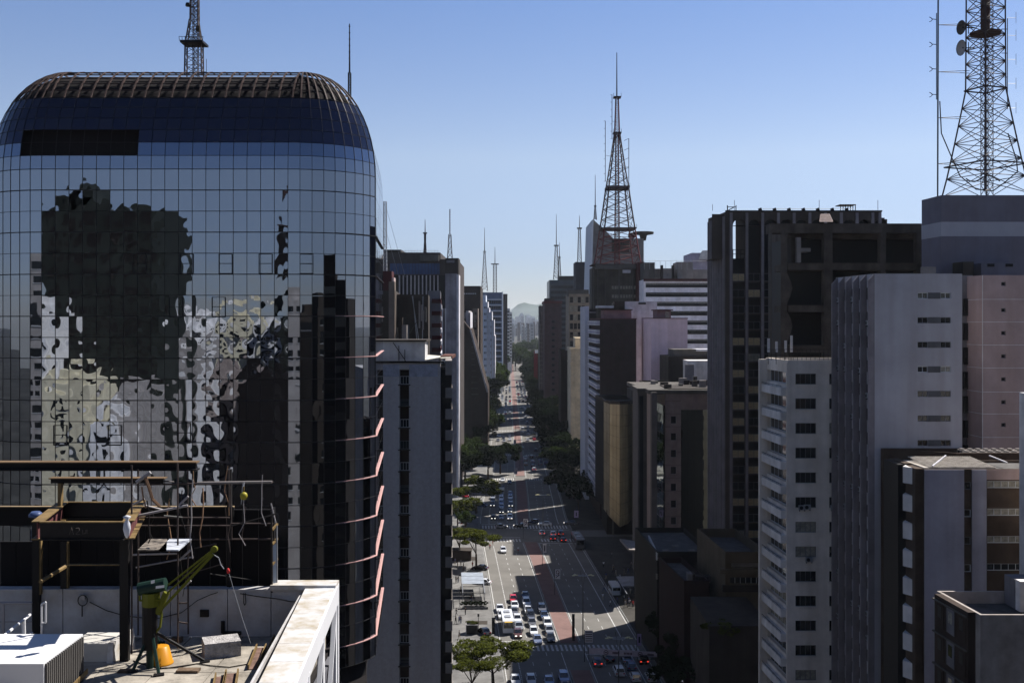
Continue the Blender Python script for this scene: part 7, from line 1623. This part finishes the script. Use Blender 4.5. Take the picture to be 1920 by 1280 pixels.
# cloth banner across the right carriageway
t = thing('protest_banner', G(1170, 1262, 0), 'long white cloth banner with red rings strung across the lower right crossing', 'banner')
Zb = 205; A = P(1104, 1214, Zb); A2 = P(1104, 1226, Zb); Bq = P(1238, 1222, Zb); B2 = P(1237, 1232, Zb); m = MB(); n = 24; g = {}
for i in range(n+1):
    u = i/n; sag = .12*math.sin(u*9)
    for k, (p, q) in enumerate(((A2, B2), (A, Bq))): g[i, k] = len(m.v); v = p.lerp(q, u); m.v.append((v.x, v.y+sag, v.z+.06*math.sin(u*14)))
mi = m.mi(mat('banner_cloth', (.55, .48, .52), var=.1, scale=2))
for i in range(n): m.f.append((g[i, 0], g[i+1, 0], g[i+1, 1], g[i, 1])); m.m.append(mi); m.sm.append(True)
m.build('cloth', t)
for u in (.24, .72): c = A2.lerp(B2, u).lerp(A.lerp(Bq, u), .5); m = MB(); m.tube([(c.x+.42*math.cos(i*.7), c.y-.2, c.z+.42*math.sin(i*.7)) for i in range(10)], .06, REDP, 4); m.bar((c.x-.25, c.y-.2, c.z), (c.x+.25, c.y-.2, c.z), .08, REDP, 4); m.build('red_ring', t)
m = MB()
for u0, u1 in ((.83, .92), (.34, .44), (.5, .62)):
    for i in range(6): u = u0+(u1-u0)*i/6; c = A2.lerp(B2, u).lerp(A.lerp(Bq, u), .5); m.box(c.x-.1, c.x+.06, c.y-.2, c.y-.17, c.z-.18, c.z+.18, CONC_D if u0 > .8 else REDP)
m.build('lettering', t)
for x in (A.x, Bq.x): m = MB(); m.bar((x, Zb, .15), (x, Zb, A.z+.2), .05, STEEL); m.build('pole', t)
# clock kiosk reading 12:34
g_ = G(1276, 1320, .15); t = thing('digital_clock', g_, 'tall dark digital clock with pale digits at the bottom right of the road', 'clock'); Zk = g_.y
m = MB(); m.box(PX(1266, Zk), PX(1284, Zk), Zk, Zk+.3, .15, PZ(1246, Zk), BLK); m.build('case', t); m = MB(); m.box(PX(1268, Zk), PX(1282, Zk), Zk-.03, Zk, PZ(1268, Zk), PZ(1265.5, Zk), emis('sign_white', (.6, .7, 1), .6)); m.box(PX(1266, Zk), PX(1283, Zk), Zk-.03, Zk+.3, PZ(1248, Zk), PZ(1246.5, Zk), CONC); m.build('header', t)
cu = bpy.data.curves.new('digits', 'FONT'); cu.body = '12:34'; cu.size = .72; cu.extrude = .01; cu.materials.append(emis('digit_white', (.8, .85, 1), .8)); tmp = bpy.data.objects.new('tmp', cu); col.objects.link(tmp); dm = bpy.data.meshes.new_from_object(tmp.evaluated_get(bpy.context.evaluated_depsgraph_get())); bpy.data.objects.remove(tmp)
o = bpy.data.objects.new('digits', dm); col.objects.link(o); o.parent = t; o['kind'] = 'stuff'; o.location = (PX(1268, Zk)-g_.x, -.04, PZ(1276, Zk)-.15); o.rotation_euler = (R(90), 0, 0)
# parasol, huts, kiosks on the left pavement
g_ = G(868, 992, .15); t = thing('parasol', g_, 'red and white striped parasol on the shaded left pavement', 'parasol'); m = MB(); m.bar(g_, g_+Vector((0, 0, 2.6)), .04, STEEL)
m.build('pole', t); m = MB(); n = 12
for i in range(n): a0, a1 = 2*math.pi*i/n, 2*math.pi*(i+1)/n; m.poly([(g_.x, g_.y, 2.9), (g_.x+1.8*math.cos(a0), g_.y+1.8*math.sin(a0), 2.2), (g_.x+1.8*math.cos(a1), g_.y+1.8*math.sin(a1), 2.2)], (PAINTS['red'], RW1)[i % 2])
m.build('canopy', t)
for i, (x, y, w_, h, d, mt, lab) in enumerate(((866, 735, 8, 8, 10, RW1, 'small white flat roofed hut behind the concrete pillar'), (884, 742, 14, 9, 12, WALLG, 'grey blank box building beyond the white hut'), (872, 775, 7, 5, 6, mat('brown_tiles', (.12, .05, .035), var=.4, scale=2), 'low brown roofed hut at the foot of the pillar'), (925, 722, 16, 6, 10, RW1, 'pale low pavilion by the narrow far road'), (905, 733, 20, 7, 8, RW1, 'white fenced low block below the wedge shaped building'))):
    Z = GY(y+16); X = PX(x, Z); t = thing('kiosk', (X, Z, .15), lab, 'small building'); m = MB(); m.box(X-w_/2, X+w_/2, Z, Z+d, .15, h, mt); m.box(X-w_/2-.3, X+w_/2+.3, Z-.3, Z+d+.3, h, h+.3, RW1); m.build('wall', t); m = MB(); m.box(X-w_/4, X+w_/4, Z-.05, Z, 1, h*.5, BLK); m.build('opening', t)
t = thing('kiosk', G(868, 1040), 'dark roofed newspaper kiosk under the flat topped tree', 'kiosk'); g_ = G(868, 1052); m = MB(); m.box(g_.x-3, g_.x+2.2, g_.y, g_.y+4, .15, 2.8, BRN); m.build('wall', t); m = MB(); m.box(g_.x-3.2, g_.x+2.4, g_.y-.2, g_.y+4.2, 2.8, 2.95, CONC_D); m.build('roof', t)
for i, (x, y) in enumerate(((871, 1185), (887, 1068), (900, 1172))):
    pass
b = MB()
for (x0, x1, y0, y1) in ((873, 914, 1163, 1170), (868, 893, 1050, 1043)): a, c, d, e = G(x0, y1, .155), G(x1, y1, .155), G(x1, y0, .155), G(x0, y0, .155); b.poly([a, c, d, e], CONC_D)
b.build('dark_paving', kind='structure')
t = thing('billboard', G(1006, 700), 'red vertical sign board beside the far right trees', 'sign'); Z = 900; m = MB(); m.box(PX(1001, Z), PX(1008, Z), Z, Z+1, 0, PZ(658, Z), mat('sign_red', (.12, .01, .015), var=.05)); m.box(PX(1003, Z), PX(1009, Z), Z-.5, Z+1, PZ(662, Z), PZ(656, Z), RW1); m.build('panel', t)

# ================================================================== haze
hm = bpy.data.materials.new('haze'); hm.use_nodes = True; n = hm.node_tree.nodes; n.remove(n['Principled BSDF'])
pv_ = n.new('ShaderNodeVolumePrincipled'); pv_.inputs['Color'].default_value = (.8, .88, 1, 1); pv_.inputs['Density'].default_value = 0.28e-4
pv_.inputs['Anisotropy'].default_value = 0.2
hm.node_tree.links.new(pv_.outputs[0], n['Material Output'].inputs['Volume'])
b = MB(); b.box(-9500, 9500, -1400, 14500, -1, 185, hm); hz = b.build('haze', kind='stuff')
